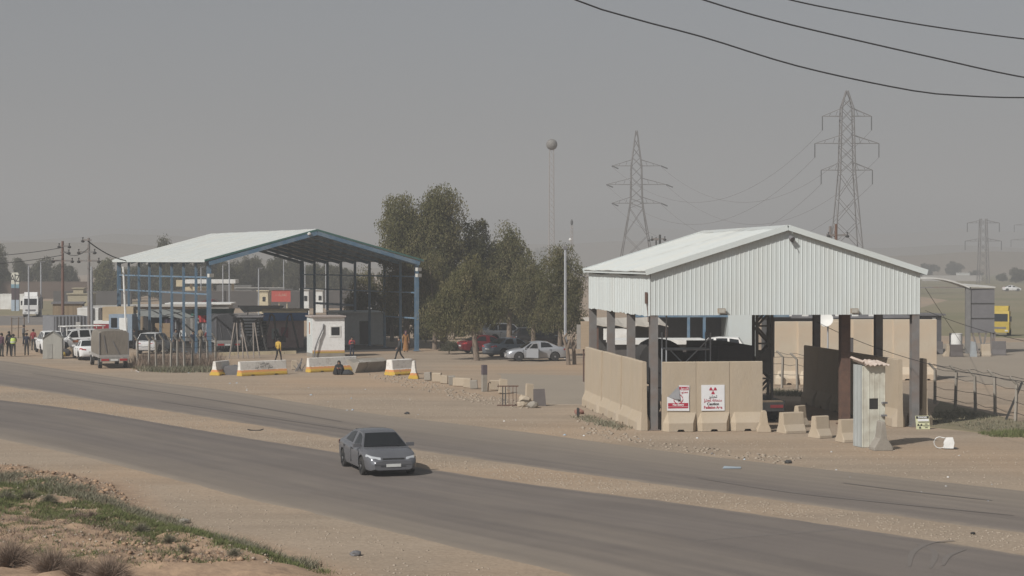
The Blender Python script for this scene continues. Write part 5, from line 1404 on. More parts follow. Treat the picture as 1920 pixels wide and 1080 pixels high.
# ------------------------------------------------------------------ trees
LEAF_A = leaf_mat('leaf_olive', [(0.09,0.094,0.042),(0.135,0.132,0.06),(0.185,0.168,0.08),(0.23,0.2,0.11)], crown=True)
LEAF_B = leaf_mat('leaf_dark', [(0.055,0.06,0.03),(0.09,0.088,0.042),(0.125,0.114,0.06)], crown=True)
LEAF_C = leaf_mat('leaf_grey', [(0.075,0.076,0.046),(0.105,0.10,0.062),(0.14,0.128,0.085)], crown=True)
def crown_np(lobes, n, ls, droop=0.6, clump=0.5, seed=0, per=110):
    rg = np.random.default_rng(seed); tot = sum(l[3]*l[4]*l[5] for l in lobes)**1.0
    VS = []; TS = []
    for (cx, cy_, cz, rx, ry, rz) in lobes:
        k = max(7, int(n*(rx*ry*rz)/tot/per))
        d = rg.normal(size=(k,3)); d /= np.linalg.norm(d,axis=1)[:,None]
        rad = rg.uniform(0.30,1.02,size=(k,1))**0.5
        rad *= 1+0.16*np.sin(d[:,0:1]*5+seed)*np.cos(d[:,2:3]*4+seed*1.7)
        cc = d*rad*np.array([rx,ry,rz]) + np.array([cx,cy_,cz])
        sz = clump*rg.uniform(0.5,1.3,size=(k,1))
        gg = rg.normal(size=(k,per,3)); ln = np.linalg.norm(gg,axis=2,keepdims=True); gg *= np.minimum(1, 1.55/ln)
        P = cc[:,None,:] + gg*sz[:,None,:]*np.array([0.66,0.66,0.72])
        P[:,:,2] -= droop*0.6*np.abs(rg.normal(size=(k,per))).clip(0,1.8)*sz
        tint = np.repeat(np.clip(0.5+0.26*rg.normal(size=(k,1)),0,1), per, axis=1) + 0.09*rg.normal(size=(k,per))
        P = P.reshape(-1,3); m = len(P)
        a = np.stack([rg.normal(size=m)*0.6, rg.normal(size=m)*0.6, -droop-0.5+0.5*rg.normal(size=m)],1); a /= np.linalg.norm(a,axis=1)[:,None]
        b = np.cross(a, rg.normal(size=(m,3))); b /= np.linalg.norm(b,axis=1)[:,None]
        L = ls*rg.uniform(0.6,1.4,size=(m,1)); w = L*0.42
        q = np.stack([P, P+a*L*0.5+b*w*0.5, P+a*L, P+a*L*0.5-b*w*0.5],1)
        VS.append(q.reshape(-1,3)); TS.append(np.repeat(np.clip(tint,0,1).reshape(-1),4))
    V = np.concatenate(VS); Fq = np.arange(len(V)).reshape(-1,4)
    return V, Fq, np.concatenate(TS)
def tree(name, label, p, lobes, n, ls, trunk, group=None, leaf=None, droop=0.6, clump=0.5, seed=0, cat='tree', rt=0.2, lean=(0,0)):
    t = thing(name, label, cat, p, 0, group)
    V, Fq, T_ = crown_np(lobes, n, ls, droop, clump, seed)
    V[:,2] = np.maximum(V[:,2], 0.25)
    co = np_mesh('crown', V, Fq, leaf or LEAF_A, t)
    co.data.attributes.new('tint', 'FLOAT', 'POINT').data.foreach_set('value', T_.astype(np.float32))
    mb = MB(); h = trunk
    a = Vector((0,0,-0.1)); b = Vector((lean[0]*0.5,lean[1],h*0.5)); c = Vector((lean[0],lean[1],h))
    mb.path([a, b, c], [rt*1.25, rt, rt*0.8], 8)
    for l in lobes[:7]:
        e_ = Vector((l[0],l[1],l[2]+l[5]*0.35)); mid = c.lerp(e_, 0.5) + Vector((0,0,0.15*(e_-c).length*0.3))
        mb.path([c, mid, e_], [rt*0.62, rt*0.4, rt*0.12], 6)
    mb.obj('trunk', M_BARK, t, smooth=60); return t
rt_ = random.Random(3)
def px_tree(name, label, bx, by, lobes_px, n, ls, group=None, leaf=None, seed=0, rt=0.2, depth=None, clump=0.5, droop=0.6, th=None, lean=(0,0)):
    """lobes in pixels (x, y, half width, half height) at the trunk's depth"""
    p = G(bx, by); s = PX(p.y); L_ = []
    for k, (x, y, hw, hh) in enumerate(lobes_px):
        w = W(x, y, p.y)
        L_.append((w.x-p.x, rt_.uniform(-0.35,0.35)*hw/s, max(0.5, w.z), hw/s, hw/s*(depth or 0.85), hh/s))
    lo = min(l[2]-l[5]*0.4 for l in L_)
    return tree(name, label, p, L_, n, ls, th or max(1.0, lo), group, leaf, droop, clump, seed, rt=rt, lean=lean)
gt = 'trees of the roadside grove'
px_tree('grove_tree', 'tallest left tree of the grove, its crown rising beside the canopy roof', 762, 652,
    [(752,385,26,28),(742,420,30,34),(770,440,40,40),(745,480,34,40),(780,500,36,44),(760,550,34,46),(800,420,24,40),(742,540,20,40)], 40800, 0.20, gt, seed=1, rt=0.28, clump=0.7)
px_tree('grove_tree', 'second tall tree of the grove with a broad rounded top', 832, 652,
    [(832,378,34,26),(815,400,26,30),(846,410,24,34),(820,450,46,44),(848,480,30,40),(810,520,40,44),(845,545,30,44)], 40800, 0.20, gt, seed=2, rt=0.28, clump=0.7)
px_tree('grove_tree', 'pointed tree of the grove right of the two tallest ones', 900, 651,
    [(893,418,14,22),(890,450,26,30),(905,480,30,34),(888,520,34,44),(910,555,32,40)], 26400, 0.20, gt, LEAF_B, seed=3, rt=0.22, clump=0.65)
px_tree('grove_tree', 'fourth tallest tree of the grove with a thin reddish top', 955, 651,
    [(950,445,18,22),(962,470,24,26),(948,505,32,36),(970,540,30,36),(940,550,24,36)], 26400, 0.20, gt, seed=4, rt=0.22, clump=0.65)
px_tree('grove_tree', 'front weeping tree with a slim pale trunk in front of the red saloon', 894, 676,
    [(885,510,34,36),(860,545,36,40),(905,555,38,46),(850,585,32,34),(922,572,28,30),(880,592,30,26),(820,585,26,34)], 31200, 0.15, gt, LEAF_A, seed=5, rt=0.19, clump=0.55, droop=0.9, th=3.3, lean=(-0.35,0))
px_tree('grove_tree', 'low leafy tree of the grove next to the right canopy post', 815, 655,
    [(805,500,28,36),(800,560,26,44),(825,590,30,40),(795,600,20,30)], 19200, 0.16, gt, seed=6, rt=0.18, clump=0.55, droop=0.9)
px_tree('grove_tree', 'drooping tree behind the parked estate car, left of the pole', 1000, 655,
    [(1000,500,26,30),(985,540,30,40),(1012,560,28,42),(1008,592,20,20)], 21600, 0.16, gt, seed=7, rt=0.18, clump=0.55, droop=0.9)
px_tree('grove_tree', 'rightmost drooping tree of the grove beside the tall pole', 1050, 668,
    [(1048,482,26,26),(1035,525,26,40),(1068,525,26,44),(1058,575,30,44),(1028,580,20,40),(1080,600,18,30)], 28800, 0.14, gt, seed=8, rt=0.18, clump=0.5, droop=1.0)
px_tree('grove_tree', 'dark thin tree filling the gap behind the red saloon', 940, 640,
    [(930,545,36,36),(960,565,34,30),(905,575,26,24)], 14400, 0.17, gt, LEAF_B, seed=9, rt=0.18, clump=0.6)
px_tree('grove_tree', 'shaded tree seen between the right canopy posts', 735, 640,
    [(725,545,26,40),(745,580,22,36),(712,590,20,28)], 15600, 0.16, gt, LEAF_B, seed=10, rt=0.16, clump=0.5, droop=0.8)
px_tree('grove_tree', 'bushy tree behind the canopy between the dark back posts', 676, 640,
    [(668,560,18,30),(685,540,20,40),(664,580,16,24)], 12000, 0.16, gt, LEAF_A, seed=11, rt=0.16, clump=0.5, droop=0.8)
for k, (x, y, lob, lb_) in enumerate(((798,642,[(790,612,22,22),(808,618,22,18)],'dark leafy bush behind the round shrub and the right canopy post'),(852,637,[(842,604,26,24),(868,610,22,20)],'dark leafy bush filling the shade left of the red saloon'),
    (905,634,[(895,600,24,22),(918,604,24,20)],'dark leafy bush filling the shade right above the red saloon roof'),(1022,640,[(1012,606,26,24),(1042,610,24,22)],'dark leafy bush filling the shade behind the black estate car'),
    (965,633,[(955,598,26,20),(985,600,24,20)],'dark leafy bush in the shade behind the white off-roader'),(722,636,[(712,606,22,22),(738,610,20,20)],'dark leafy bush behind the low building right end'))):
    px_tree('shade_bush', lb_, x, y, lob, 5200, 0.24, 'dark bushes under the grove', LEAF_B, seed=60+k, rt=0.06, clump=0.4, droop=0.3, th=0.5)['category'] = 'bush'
t = px_tree('round_shrub', 'clipped round shrub left of the red saloon', 842, 664, [(840,652,15,13),(850,654,12,11)], 5000, 0.12, None, LEAF_C, seed=12, rt=0.05, clump=0.2, droop=0.2, th=0.4)
t['category'] = 'shrub'
def snag(p, label, h, fork):
    t = thing('pollarded_tree', label, 'tree', p)
    mb = MB(); mb.path([(0,0,-0.1),(fork[0]*0.2,0,h*0.5),(fork[0],0,h)],[0.16,0.13,0.1],7); mb.path([(fork[0]*0.3,0,h*0.55),(fork[1],0,h*0.95)],[0.11,0.08],6)
    mb.path([(fork[0],0,h),(fork[0]+0.25,0,h+0.35)],[0.09,0.06],6); mb.obj('trunk', M_BARK, t, smooth=60)
snag(G(1066,684), 'bare forked tree stump right behind the silver saloon tail', 1.9, (-0.35,0.1))
snag(G(1077,683), 'bare forked tree stump nearest the sign board left of the shed', 1.9, (-0.2,0.25))
# background trees, each on its own
gbk = 'trees on the far side of the market'
bk = [ # x, base y, top y, half width, label, leaf
 (-6,560,462,30,'dark dense tree cut off by the left edge of the view',LEAF_B),(41,556,484,17,'broad dark tree behind the white fuel price sign',LEAF_C),(12,556,505,7,'small cypress-like tree left of the fuel price sign',LEAF_B),
 (80,556,483,20,'tall dark tree right of the fuel price sign',LEAF_C),(108,558,494,14,'grey green tree behind the rusty electricity pole',LEAF_C),(130,557,500,13,'leaning grey green tree right of the rusty electricity pole',LEAF_C),
 (198,566,488,24,'olive tree left of the blue canopy, behind the market',LEAF_A),(222,566,505,15,'small olive tree touching the first canopy posts',LEAF_A),
 (262,564,496,26,'first tree from the left of the dark belt behind the canopy',LEAF_C),(318,566,452,26,'domed tree showing above the white canopy roof edge',LEAF_B),(390,560,445,24,'distant tree whose top just shows over the middle of the canopy roof',LEAF_B),
 (300,562,490,30,'second tree from the left of the dark belt behind the canopy',LEAF_B),(350,560,488,30,'third tree from the left of the dark belt behind the canopy',LEAF_C),(412,560,484,36,'wide tree in the dark belt left of the tall thin light poles',LEAF_B),
 (462,558,480,36,'wide tree in the middle of the dark belt behind the canopy',LEAF_C),(512,558,482,34,'tree of the dark belt behind the red billboard',LEAF_B),(556,560,490,30,'tree of the dark belt behind the white kiosk tower',LEAF_C),
 (600,562,496,30,'tree of the dark belt behind the white cabin roof',LEAF_B),(640,566,500,30,'rightmost tree of the dark belt behind the canopy',LEAF_C),
 (282,557,494,24,'rounded tree filling the dark belt behind the fourth canopy post',LEAF_B),(335,556,492,26,'leafy tree filling the dark belt left of the petrol station sign',LEAF_C),(436,555,488,28,'shaggy tree filling the dark belt above the petrol station roof',LEAF_C),
 (488,554,486,28,'dense tree filling the dark belt above the cream kiosk tower',LEAF_B),(535,555,488,28,'dense tree filling the dark belt right above the red billboard',LEAF_C),(580,556,492,26,'dense tree filling the dark belt between the white kiosk towers',LEAF_B),(622,558,498,26,'dense tree filling the dark belt above the white cabin right end',LEAF_C),(242,560,500,22,'dense tree filling the dark belt at the first canopy posts',LEAF_C),
 (1742,520,494,16,'hazy far tree just right of the shed roof corner',LEAF_C),(1790,520,490,18,'hazy far tree behind the small white hut on the field edge',LEAF_C),(1830,522,506,12,'low hazy far tree left of the lattice mast foot',LEAF_C),
 (1905,530,503,22,'hazy far tree clump at the right edge of the field',LEAF_C),(1880,528,512,10,'low hazy far tree beside the clump at the right edge',LEAF_C),(1012,470+40,462,22,'hazy far tree crown behind the ball topped mast',LEAF_C)]
for k, (x, by, ty, hw, lb_, lf) in enumerate(bk):
    p = G(x, by); s = PX(p.y); H = W(x, ty, p.y).z; hh = H*0.5
    r_ = random.Random(k*7+1); L_ = []
    for q in range(5):
        L_.append((r_.uniform(-0.5,0.5)*hw/s, r_.uniform(-0.3,0.3)*hw/s, H*(0.30+0.52*q/4), hw/s*r_.uniform(0.6,0.85)*(1.0 if q < 4 else 0.65), hw/s*0.6, H*0.2))
    tree('distant_tree', lb_, p, L_, 16000 if hw > 12 else 5000, 0.34, H*0.22, gbk, lf, 0.4, 0.06*H+0.3, seed=100+k, rt=0.25)

# ------------------------------------------------------------------ poles, pylons and lines
def insulator(mb, p, r=0.28):
    mb.lathe([(0.05,0),(r,0.08),(r*1.1,0.25),(r*0.8,0.42),(0.05,0.5)], 8, p)
def elec_pole(p, H, label, m, arms, tilt=0.0):
    t = thing('electricity_pole', label, 'electricity pole', p)
    mb = MB(); mb.path([(0,0,-0.1),(tilt,0,H)],[0.15,0.11],8); mb.obj('pole', m, t)
    for z, x0, x1 in arms:
        mb = MB(); mb.beam((x0,0,z),(x1,0,z),0.14,0.16); mb.obj('crossarm', M_STEEL, t)
        for x in (x0, x1):
            if abs(x) > 0.3:
                mb = MB(); mb.lathe([(0.05,0),(0.15,0.05),(0.17,0.16),(0.06,0.24),(0.035,0.36),(0.08,0.4),(0.06,0.46)], 8, (x,0,z-0.2)); mb.obj('insulator', M_DARK, t)
    return t
p = G(118,645); H = W(118,452,p.y).z
elec_pole(p, H, 'rust brown electricity pole with paired dark insulators at the left', mat('pole_rust', (0.17,0.10,0.08), 0.85), [(H-0.45,-0.31,0.6),(H-1.0,-0.2,0.55),(H-1.75,-0.85,0.85)])
p = G(167,652); H = W(165,446,p.y).z
elec_pole(p, H, 'grey electricity pole with insulators nearest the canopy', M_STEEL, [(H-0.2,-0.5,0.2),(H-1.2,-0.85,0.5),(H-1.95,-0.85,0.85)])
p = G(172,640)
elec_pole(p, W(172,500,p.y).z, 'thin pale pole standing close behind the grey electricity pole', M_TUBE, [(W(172,503,p.y).z,-0.28,0.28)])
p = W(1567,700,150); p.z = 0; H = W(1567,420,150).z
elec_pole(p, H, 'brown electricity pole top showing above the shed roof right slope', mat('pole_rust2', (0.15,0.085,0.06), 0.85), [(H-0.9,-0.6,0.9),(H-1.9,-0.5,0.2)])
p = W(1556,700,152); p.z = 0
elec_pole(p, W(1556,424,152).z, 'second thinner pole close left of the brown electricity pole', M_STEEL, [(W(1556,440,152).z,-0.3,0.4)])
p = W(1237,700,190); p.z = 0
elec_pole(p, W(1237,440,190).z, 'dark electricity pole top above the left slope of the shed roof', M_DARK, [(W(1237,448,190).z,-0.8,0.5)])
p = W(1230,700,260); p.z = 0
elec_pole(p, W(1230,445,260).z, 'small distant pole top just left of the dark one above the shed roof', M_DARK, [(W(1230,450,260).z,-1.0,0.3)])
# light poles
def light_pole(x, by, ty, label, r=0.09, arm=True, m=M_TUBE, group=None):
    p = G(x, by); H = W(x, ty, p.y).z
    t = thing('light_pole', label, 'light pole', p, 0, group)
    mb = MB(); mb.path([(0,0,-0.1),(0,0,H)],[r*1.3,r],6); mb.obj('pole', m, t)
    mb = MB(); mb.box((0.25 if arm else 0,0,H-0.05),(0.7,0.25,0.12) if arm else (0.3,0.3,0.2)); mb.obj('lamp_head', M_SHADEMETAL, t)
light_pole(1060, 672, 463, 'tall thin grey pole with a stay wire at the right end of the grove', 0.10, False)
p = G(1060,672); mb = MB(); q = W(1098,520,p.y-6)-p; mb.path([W(1061,490,p.y)-p, (W(1061,490,p.y)-p).lerp(q,0.5)-Vector((0,0,0.25)), q],0.03,5); tag(mb.obj('stay_wire', M_CABLE, loc=p), 'slack cable running from the thin grove pole to the shed', 'cable')
gp2 = 'thin lamp poles on the far side of the market'
for x, by, ty, lb_ in ((418,578,496,'first thin lamp pole right of the left front canopy post'),(430,592,484,'second thin lamp pole, taller, right of the left front canopy post'),(485,590,502,'thin lamp pole beside the cream kiosk tower'),
    (532,574,486,'thin lamp pole in front of the red billboard'),(377,576,500,'thin lamp pole left of the left front canopy post'),(611,580,486,'thin lamp pole above the white cabin'),
    (54,605,495,'lamp pole in front of the white articulated lorry'),(77,594,490,'pale lamp pole right of the white articulated lorry'),(572,572,484,'thin lamp pole right of the white kiosk tower')):
    light_pole(x, by, ty, lb_, 0.08, True, group=gp2)
# white leaning pole inside the canopy's left end
mb = MB(); a = G(238,655); b = W(231,500,a.y); mb.path([(0,0,0), b-a],[0.1,0.08],6); tag(mb.obj('white_pole', M_WHITE, loc=a), 'slightly leaning white pole behind the first canopy posts', 'pole')
# lattice towers
M_PYL = mat('pylon_steel', (0.16,0.15,0.145), 0.7, col2=(0.125,0.115,0.11))
def lattice(mb, H0, H1, w0, w1, n, r, rb):
    pts = []
    for k in range(n+1):
        t = k/n; w = w0+(w1-w0)*t; z = H0+(H1-H0)*t; pts.append((w/2, z))
    for sx in (-1,1):
        for sy_ in (-1,1):
            mb.path([(sx*w,sy_*w,z) for w, z in (pts[0], pts[-1])], r, 4)
    for k in range(n):
        (a, za), (b, zb) = pts[k], pts[k+1]
        for s in (-1,1):
            mb.beam((-a,s*a,za),(b,s*b,zb),rb,rb); mb.beam((a,s*a,za),(-b,s*b,zb),rb,rb)
            mb.beam((s*a,-a,za),(s*b,b,zb),rb,rb)
def pylon(px, Y, ytop, levels, arms, label, base_w, rz=0.0, sc=1.0, strings=True, sag=False):
    p = W(px, 600, Y); p.z = 0; t = thing('pylon', label, 'pylon', p, rz)
    H = W(px, ytop, Y).z; mb = MB(); zs = [(W(px, y, Y).z, w) for y, w in levels]
    zs = [(0.0, base_w)] + zs
    for (z0,w0),(z1,w1) in zip(zs, zs[1:]): lattice(mb, z0, z1, w0, w1, max(2,int((z1-z0)/max(2.2,(w0+w1)*0.45))), 0.13*sc, 0.10*sc)
    mb.obj('tower', M_PYL, t)
    tips = []
    for y, half, rise in arms:
        z = W(px, y, Y).z
        for s in (-1,1):
            mb = MB(); hw = half/PX(Y); wb_ = 0.9
            for q in (-0.6,0.6):
                mb.beam((s*wb_,q,z),(s*hw,0,z),0.14*sc,0.14*sc); mb.beam((s*wb_,q,z+rise),(s*hw,0,z),0.13*sc,0.13*sc)
            for f in (0.35,0.68):
                xx = wb_+(hw-wb_)*f; mb.beam((s*xx,0,z),(s*(xx-0.4),0,z+rise*(1-f)*0.95),0.09*sc,0.09*sc)
            mb.obj('crossarm', M_PYL, t)
            mb = MB()
            if strings: mb.path([(s*hw,0,z),(s*hw,0,z-3.0)],0.11*sc,5)
            else:
                mb.path([(s*hw,0,z),(s*hw+1.6,-0.5,z-0.7)],0.16*sc,5)
            mb.obj('insulator', M_DARK, t)
            tips.append(p + Vector((s*hw*math.cos(rz), s*hw*math.sin(rz), z-(3.0 if strings else 0.2))))
    return tips
tA = pylon(1193, 470, 235, [(390,3.4),(372,2.9),(312,2.6),(245,0.35)], [(311,46,1.6),(346,56,1.7),(381,46,1.7)], 'left lattice pylon with three arms above the shed ridge left end', 10.5, strings=False)
tB = pylon(1587, 400, 166, [(325,3.2),(203,2.5),(170,0.4)], [(218,46,1.8),(269,60,1.9),(319,48,1.8)], 'right lattice pylon with hanging insulators above the shed', 7.5)
tC = pylon(1843, 620, 407, [(410,2.0)], [(418,30,0.9),(452,34,0.9)], 'small hazy lattice mast with drum insulators at the right', 3.4, sc=1.1)
tD = pylon(1935, 800, 400, [(405,2.0)], [(422,34,0.9),(450,40,0.9)], 'very faint lattice mast cut by the right edge of the view', 3.4, sc=1.1)
def cable(a, b, sag, r, label, n=24, name='power_line', group=None, m=None):
    a = Vector(a); b = Vector(b); pts = []
    for k in range(n+1):
        t = k/n; q = a.lerp(b, t); q.z -= sag*4*t*(1-t); pts.append(q-a)
    mb = MB(); mb.path(pts, r, 5, caps=False); o = mb.obj(name, m or M_CABLE, loc=a, smooth=60); return tag(o, label, 'power line', group)
gl2 = 'power lines between the two big pylons'
pos = ['upper left','upper right','middle left','middle right','lower left','lower right']
for k in range(6):
    cable(tA[k], tB[k], 12, 0.035, 'faint power line joining the %s arms of the two big pylons' % pos[k], group=gl2, m=M_PYL)
# three conductors crossing the upper right of the view
def sky_line(pts, Y, label, r=0.036):
    P = [W(x, y, Y+0.01*(x-1500)) for x, y in pts]
    P = resample(smooth_poly(P), 40); o = P[0]; mb = MB(); mb.path([q-o for q in P], r, 6, caps=False)
    tag(mb.obj('power_line', M_CABLE, loc=o, smooth=60), label, 'power line', 'thick cables crossing the sky')
sky_line([(700,-190),(900,-90),(1080,0),(1200,38),(1320,70),(1500,125),(1700,168),(1800,179),(1920,183),(2100,178),(2400,140)], 84, 'lowest of the three thick cables crossing the upper right sky')
sky_line([(900,-150),(1100,-75),(1320,0),(1450,38),(1600,74),(1750,108),(1920,145),(2150,180),(2400,200)], 82, 'middle one of the three thick cables crossing the upper right sky')
sky_line([(1150,-100),(1300,-50),(1470,-3),(1600,24),(1750,50),(1920,73),(2150,96),(2400,110)], 80, 'topmost of the three thick cables crossing the upper right sky', 0.033)
# thin wires at the left
cable(W(165,452,150), CF(1.5,CL,CE-0.1), 0.4, 0.05, 'black cable running from the grey electricity pole to the canopy', name='cable')
cable(W(118,464,165), W(-300,456,165), 1.0, 0.03, 'upper thin wire leading left from the rust brown pole')
cable(W(118,478,165), W(-300,474,165), 1.0, 0.03, 'lower thin wire leading left from the rust brown pole')
cable(W(118,470,165), W(165,466,150), 0.5, 0.03, 'short wire between the rust brown and grey electricity poles')
# mast with a ball
p = W(1034,600,330); p.z = 0; t = thing('ball_mast', 'slender pale lattice mast topped by a big round ball', 'mast', p)
H = W(1034,280,330).z; mb = MB(); lattice(mb, 0, H, 1.0, 0.75, 26, 0.06, 0.035); mb.obj('mast', mat('mast_pale', (0.34,0.31,0.29), 0.7), t)
mb = MB(); r = 10.5/PX(330); mb.lathe([(r*math.sin(PI*k/14)+0.001, -r*math.cos(PI*k/14)) for k in range(15)], 20, (0.05,0,H+r*0.85)); mb.obj('ball', mat('ball_grey', (0.22,0.21,0.19), 0.7, col2=(0.14,0.13,0.125), scale=1.2, contrast=0.9), t, smooth=60)
p = W(1072,600,420); p.z = 0; t = thing('thin_mast', 'thin distant mast with a small dark head right of the ball mast', 'mast', p); H = W(1072,412,420).z
mb = MB(); lattice(mb, 0, H-1.2, 0.5, 0.4, 14, 0.07, 0.035); mb.obj('mast', MATS['mast_pale'], t)
mb = MB(); mb.lathe([(0.1,0),(0.28,0.2),(0.28,0.8),(0.08,1.3)], 8, (0,0,H-1.2)); mb.obj('mast_head', M_DARK, t)
mb = MB(); mb.lathe([(0.1,0),(0.35,0.2),(0.35,0.5),(0.1,0.7)], 8, (-0.3,0,W(1072,452,420).z)); mb.obj('dish', M_WHITE, t)
# ------------------------------------------------------------------ market stalls
def stall(p, rz, w, d, h, label, roofm, goods, back=None, stand=True):
    t = thing('market_stall', label, 'market stall', p, rz)
    for x in (0, w):
        for y in (0, d):
            mb = MB(); mb.tube((x,y,0),(x,y,h+(0.25 if y else 0)),0.05,0.05,6); mb.obj('post', M_WOOD, t)
    mb = MB(); rings = []
    for k in range(9):
        x = -0.25+(w+0.5)*k/8; s = 0.12*math.sin(k*1.9)
        rings.append([(x,-0.5,h-0.25+s*0.7),(x,d*0.5,h+0.22-s*0.6),(x,d+0.2,h+0.3),(x,d+0.2,h+0.27),(x,d*0.5,h+0.19-s*0.6),(x,-0.5,h-0.28+s*0.7)])
    mb.loft(rings); mb.obj('awning', roofm, t, smooth=40)
    if back is not None:
        mb = MB(); mb.bx(0.06,w-0.06,d-0.04,d-0.01,0.2,h); mb.obj('back_cloth', back, t)
    mb = MB(); mb.bx(0.1,w-0.1,0.1,1.0,0.72,0.8); 
    for x in (0.2,w-0.2):
        for y in (0.2,0.9): mb.bx(x-0.03,x+0.03,y-0.03,y+0.03,0,0.72)
    mb.obj('table', M_WOOD, t)
    return t
def crates(p, rz, n, label, m, sz=(0.5,0.4,0.32), cols=2, rows=5, group=None):
    k = 0
    for r in range(rows):
        for c in range(cols):
            if k >= n: return
            q = p + Vector((math.cos(rz)*c*(sz[0]+0.04), math.sin(rz)*c*(sz[0]+0.04), r*(sz[2]+0.005)))
            mb = MB(); x, y, z = sz; mb.bx(-x/2,x/2,-y/2,y/2,0,z); mb.bx(-x/2-0.004,x/2+0.004,-0.03,0.03,z*0.35,z*0.65)
            o = mb.obj('carton', m); o.location = q; o.rotation_euler = (0,0,rz+R(random.uniform(-4,4)))
            tag(o, label % (('left','right')[c], ('bottom','second from the bottom','third from the bottom','fourth from the bottom','fifth from the bottom','sixth from the bottom','top')[r if r < rows-1 else 6]), 'carton', group); k += 1
TARPG = mat('tarp_grey', (0.24,0.25,0.24), 0.8); TARPGR = mat('tarp_green', (0.05,0.13,0.11), 0.8); TARPD = mat('tarp_dark', (0.06,0.058,0.06), 0.9); CLOTHP = mat('pink_cloth', (0.50,0.35,0.33), 0.9); CARD = mat('carton_brown', (0.34,0.24,0.15), 0.9, col2=(0.28,0.2,0.12))
stall(G(262,645), R(6), 5.2, 3.0, 2.7, 'market stall with a grey awning left of the stacked cartons', TARPG, 0, TARPD)
stall(G(322,645), R(8), 3.6, 3.0, 2.6, 'market stall with dark cloths hanging at its back, right of the cartons', TARPG, 0, TARPD)
stall(G(364,646), R(6), 3.2, 3.0, 2.8, 'market stall with a green tarpaulin roof behind the left front canopy post', TARPGR, 0, CLOTHP)
crates(G(298,650), R(6), 10, '%s hand brown carton, %s of its stack in the market', CARD, (0.62,0.5,0.4), 2, 5, 'stacked brown cartons in the market')
crates(G(268,652), R(6), 4, '%s hand pinkish carton, %s of the low stack at the grey awning', mat('carton_pink', (0.42,0.2,0.18), 0.9), (0.6,0.5,0.42), 2, 2, 'pinkish cartons at the grey awning')
def hang(p, w, h, z, m, label, rz=0.1):
    mb = MB(); rings = []
    for k in range(9):
        x = -w/2+w*k/8; y = 0.05*math.sin(k*2.1); rings.append([(x,y,z),(x,y,z+h),(x,y+0.025,z+h),(x,y+0.025,z)])
    mb.loft(rings); o = mb.obj('hanging_cloth', m); o.location = p; o.rotation_euler = (0,0,rz); tag(o, label, 'cloth', 'cloths hung up in the market')
hang(G(318,648), 0.9, 1.7, 0.6, cloth('violet', (0.06,0.045,0.07)), 'dark violet cloth hanging right of the carton stack')
hang(G(329,647), 0.45, 1.4, 0.8, cloth('whiteh', (0.62,0.63,0.64)), 'white garment hanging among dark cloths in the market')
hang(G(338,647), 0.8, 1.8, 0.5, cloth('dark2', (0.05,0.045,0.05)), 'dark brown cloth hanging beside the white garment')
hang(G(357,648), 1.5, 2.0, 0.4, cloth('greyh', (0.28,0.27,0.25), (0.16,0.15,0.14)), 'large folded grey cloth hanging left of the front canopy post')
hang(G(382,647), 1.0, 0.6, 2.0, cloth('redh', (0.42,0.05,0.05)), 'red banner cloth below the green tarpaulin')
hang(G(379,650), 0.8, 1.6, 0.4, cloth('pattern', (0.4,0.4,0.4), (0.06,0.06,0.07)), 'black and white patterned cloth right of the folded grey cloth')
# pale parked pickup in the market
car('market_pickup', 'dusty white pickup parked in the market behind the fence', 'suv', MATS['carpaint_palegrey'], G(291,662), R(80), cat='pickup', scale=0.95)
# steel trestles
def trestle(p, rz, w, h, label, top=None, deck=False):
    t = thing('steel_trestle', label, 'trestle', p, rz)
    mb = MB(); mb.bx(-w/2-0.2,w/2+0.2,-0.6,1.4,h-0.12,h) if not deck else mb.bx(-w/2-0.5,w/2+1.2,-0.6,1.4,h-0.05,h+0.12); mb.obj('top', top or M_SHADEMETAL, t)
    for s in (-1,1):
        for y in (0,0.9):
            mb = MB(); mb.path([(s*w*0.42,y,h-0.15),(s*w*0.75,y,0)],0.06,5); mb.obj('leg', M_DARK, t)
            mb = MB(); mb.path([(s*w*0.40,y,h-0.15),(s*w*0.28,y,h-0.4),(s*w*0.22,y,h*0.55),(s*w*0.05,y,h*0.3)],0.06,5); mb.obj('bent_brace', M_DARK, t)
    mb = MB(); mb.bx(-0.4,0.4,0.2,0.7,h*0.2,h*0.36); mb.obj('hopper', M_DARK, t)
trestle(G(467,664), R(4), 1.9, 3.05, 'left dark steel trestle with a sagging grey top in the market')
trestle(G(526,656), R(4), 2.0, 3.15, 'right dark steel trestle with a flat deck beside the blue kiosk', M_CREAM, True)
t = thing('pole_stand', 'bundle of pale bare poles standing upright before the left steel trestle', 'pole stand', G(462,672), R(3))
for x0, x1 in ((-1.3,-0.9),(-0.6,-0.75),(-0.25,-0.35),(0.15,-0.4),(0.55,0.5),(1.0,0.6)):
    mb = MB(); mb.path([(x0,0,0),(x1,0.1,2.7)],0.05,5); mb.obj('pole', mat('pale_pole', (0.30,0.26,0.23), 0.9), t)
# kiosk with blue sign
kk = thing('kiosk', 'market kiosk with a blue sign band and pink poster wall', 'kiosk', G(536,652), R(8))
mb = MB(); mb.bx(-1.6,1.5,0,2.4,0,2.3); mb.obj('wall', CLOTHP, kk)
mb = MB(); mb.bx(-1.9,1.9,-0.3,-0.2,2.31,3.15); sg = mb.obj('sign_band', mat('sign_blue', (0.09,0.22,0.48), 0.6), kk)
mb = MB(); mb.bx(-2.0,2.0,-0.5,2.6,3.16,3.28); mb.obj('roof', M_CREAM, kk)
for q, (x, z, c) in enumerate(((-0.9,1.2,(0.5,0.5,0.48)),(-0.1,1.3,(0.35,0.1,0.12)),(0.7,1.1,(0.55,0.42,0.4)))):
    mb = MB(); mb.bx(x-0.3,x+0.3,-0.02,-0.002,z-0.45,z+0.45); mb.obj('poster', mat('poster%d' % q, c, 0.7), kk)
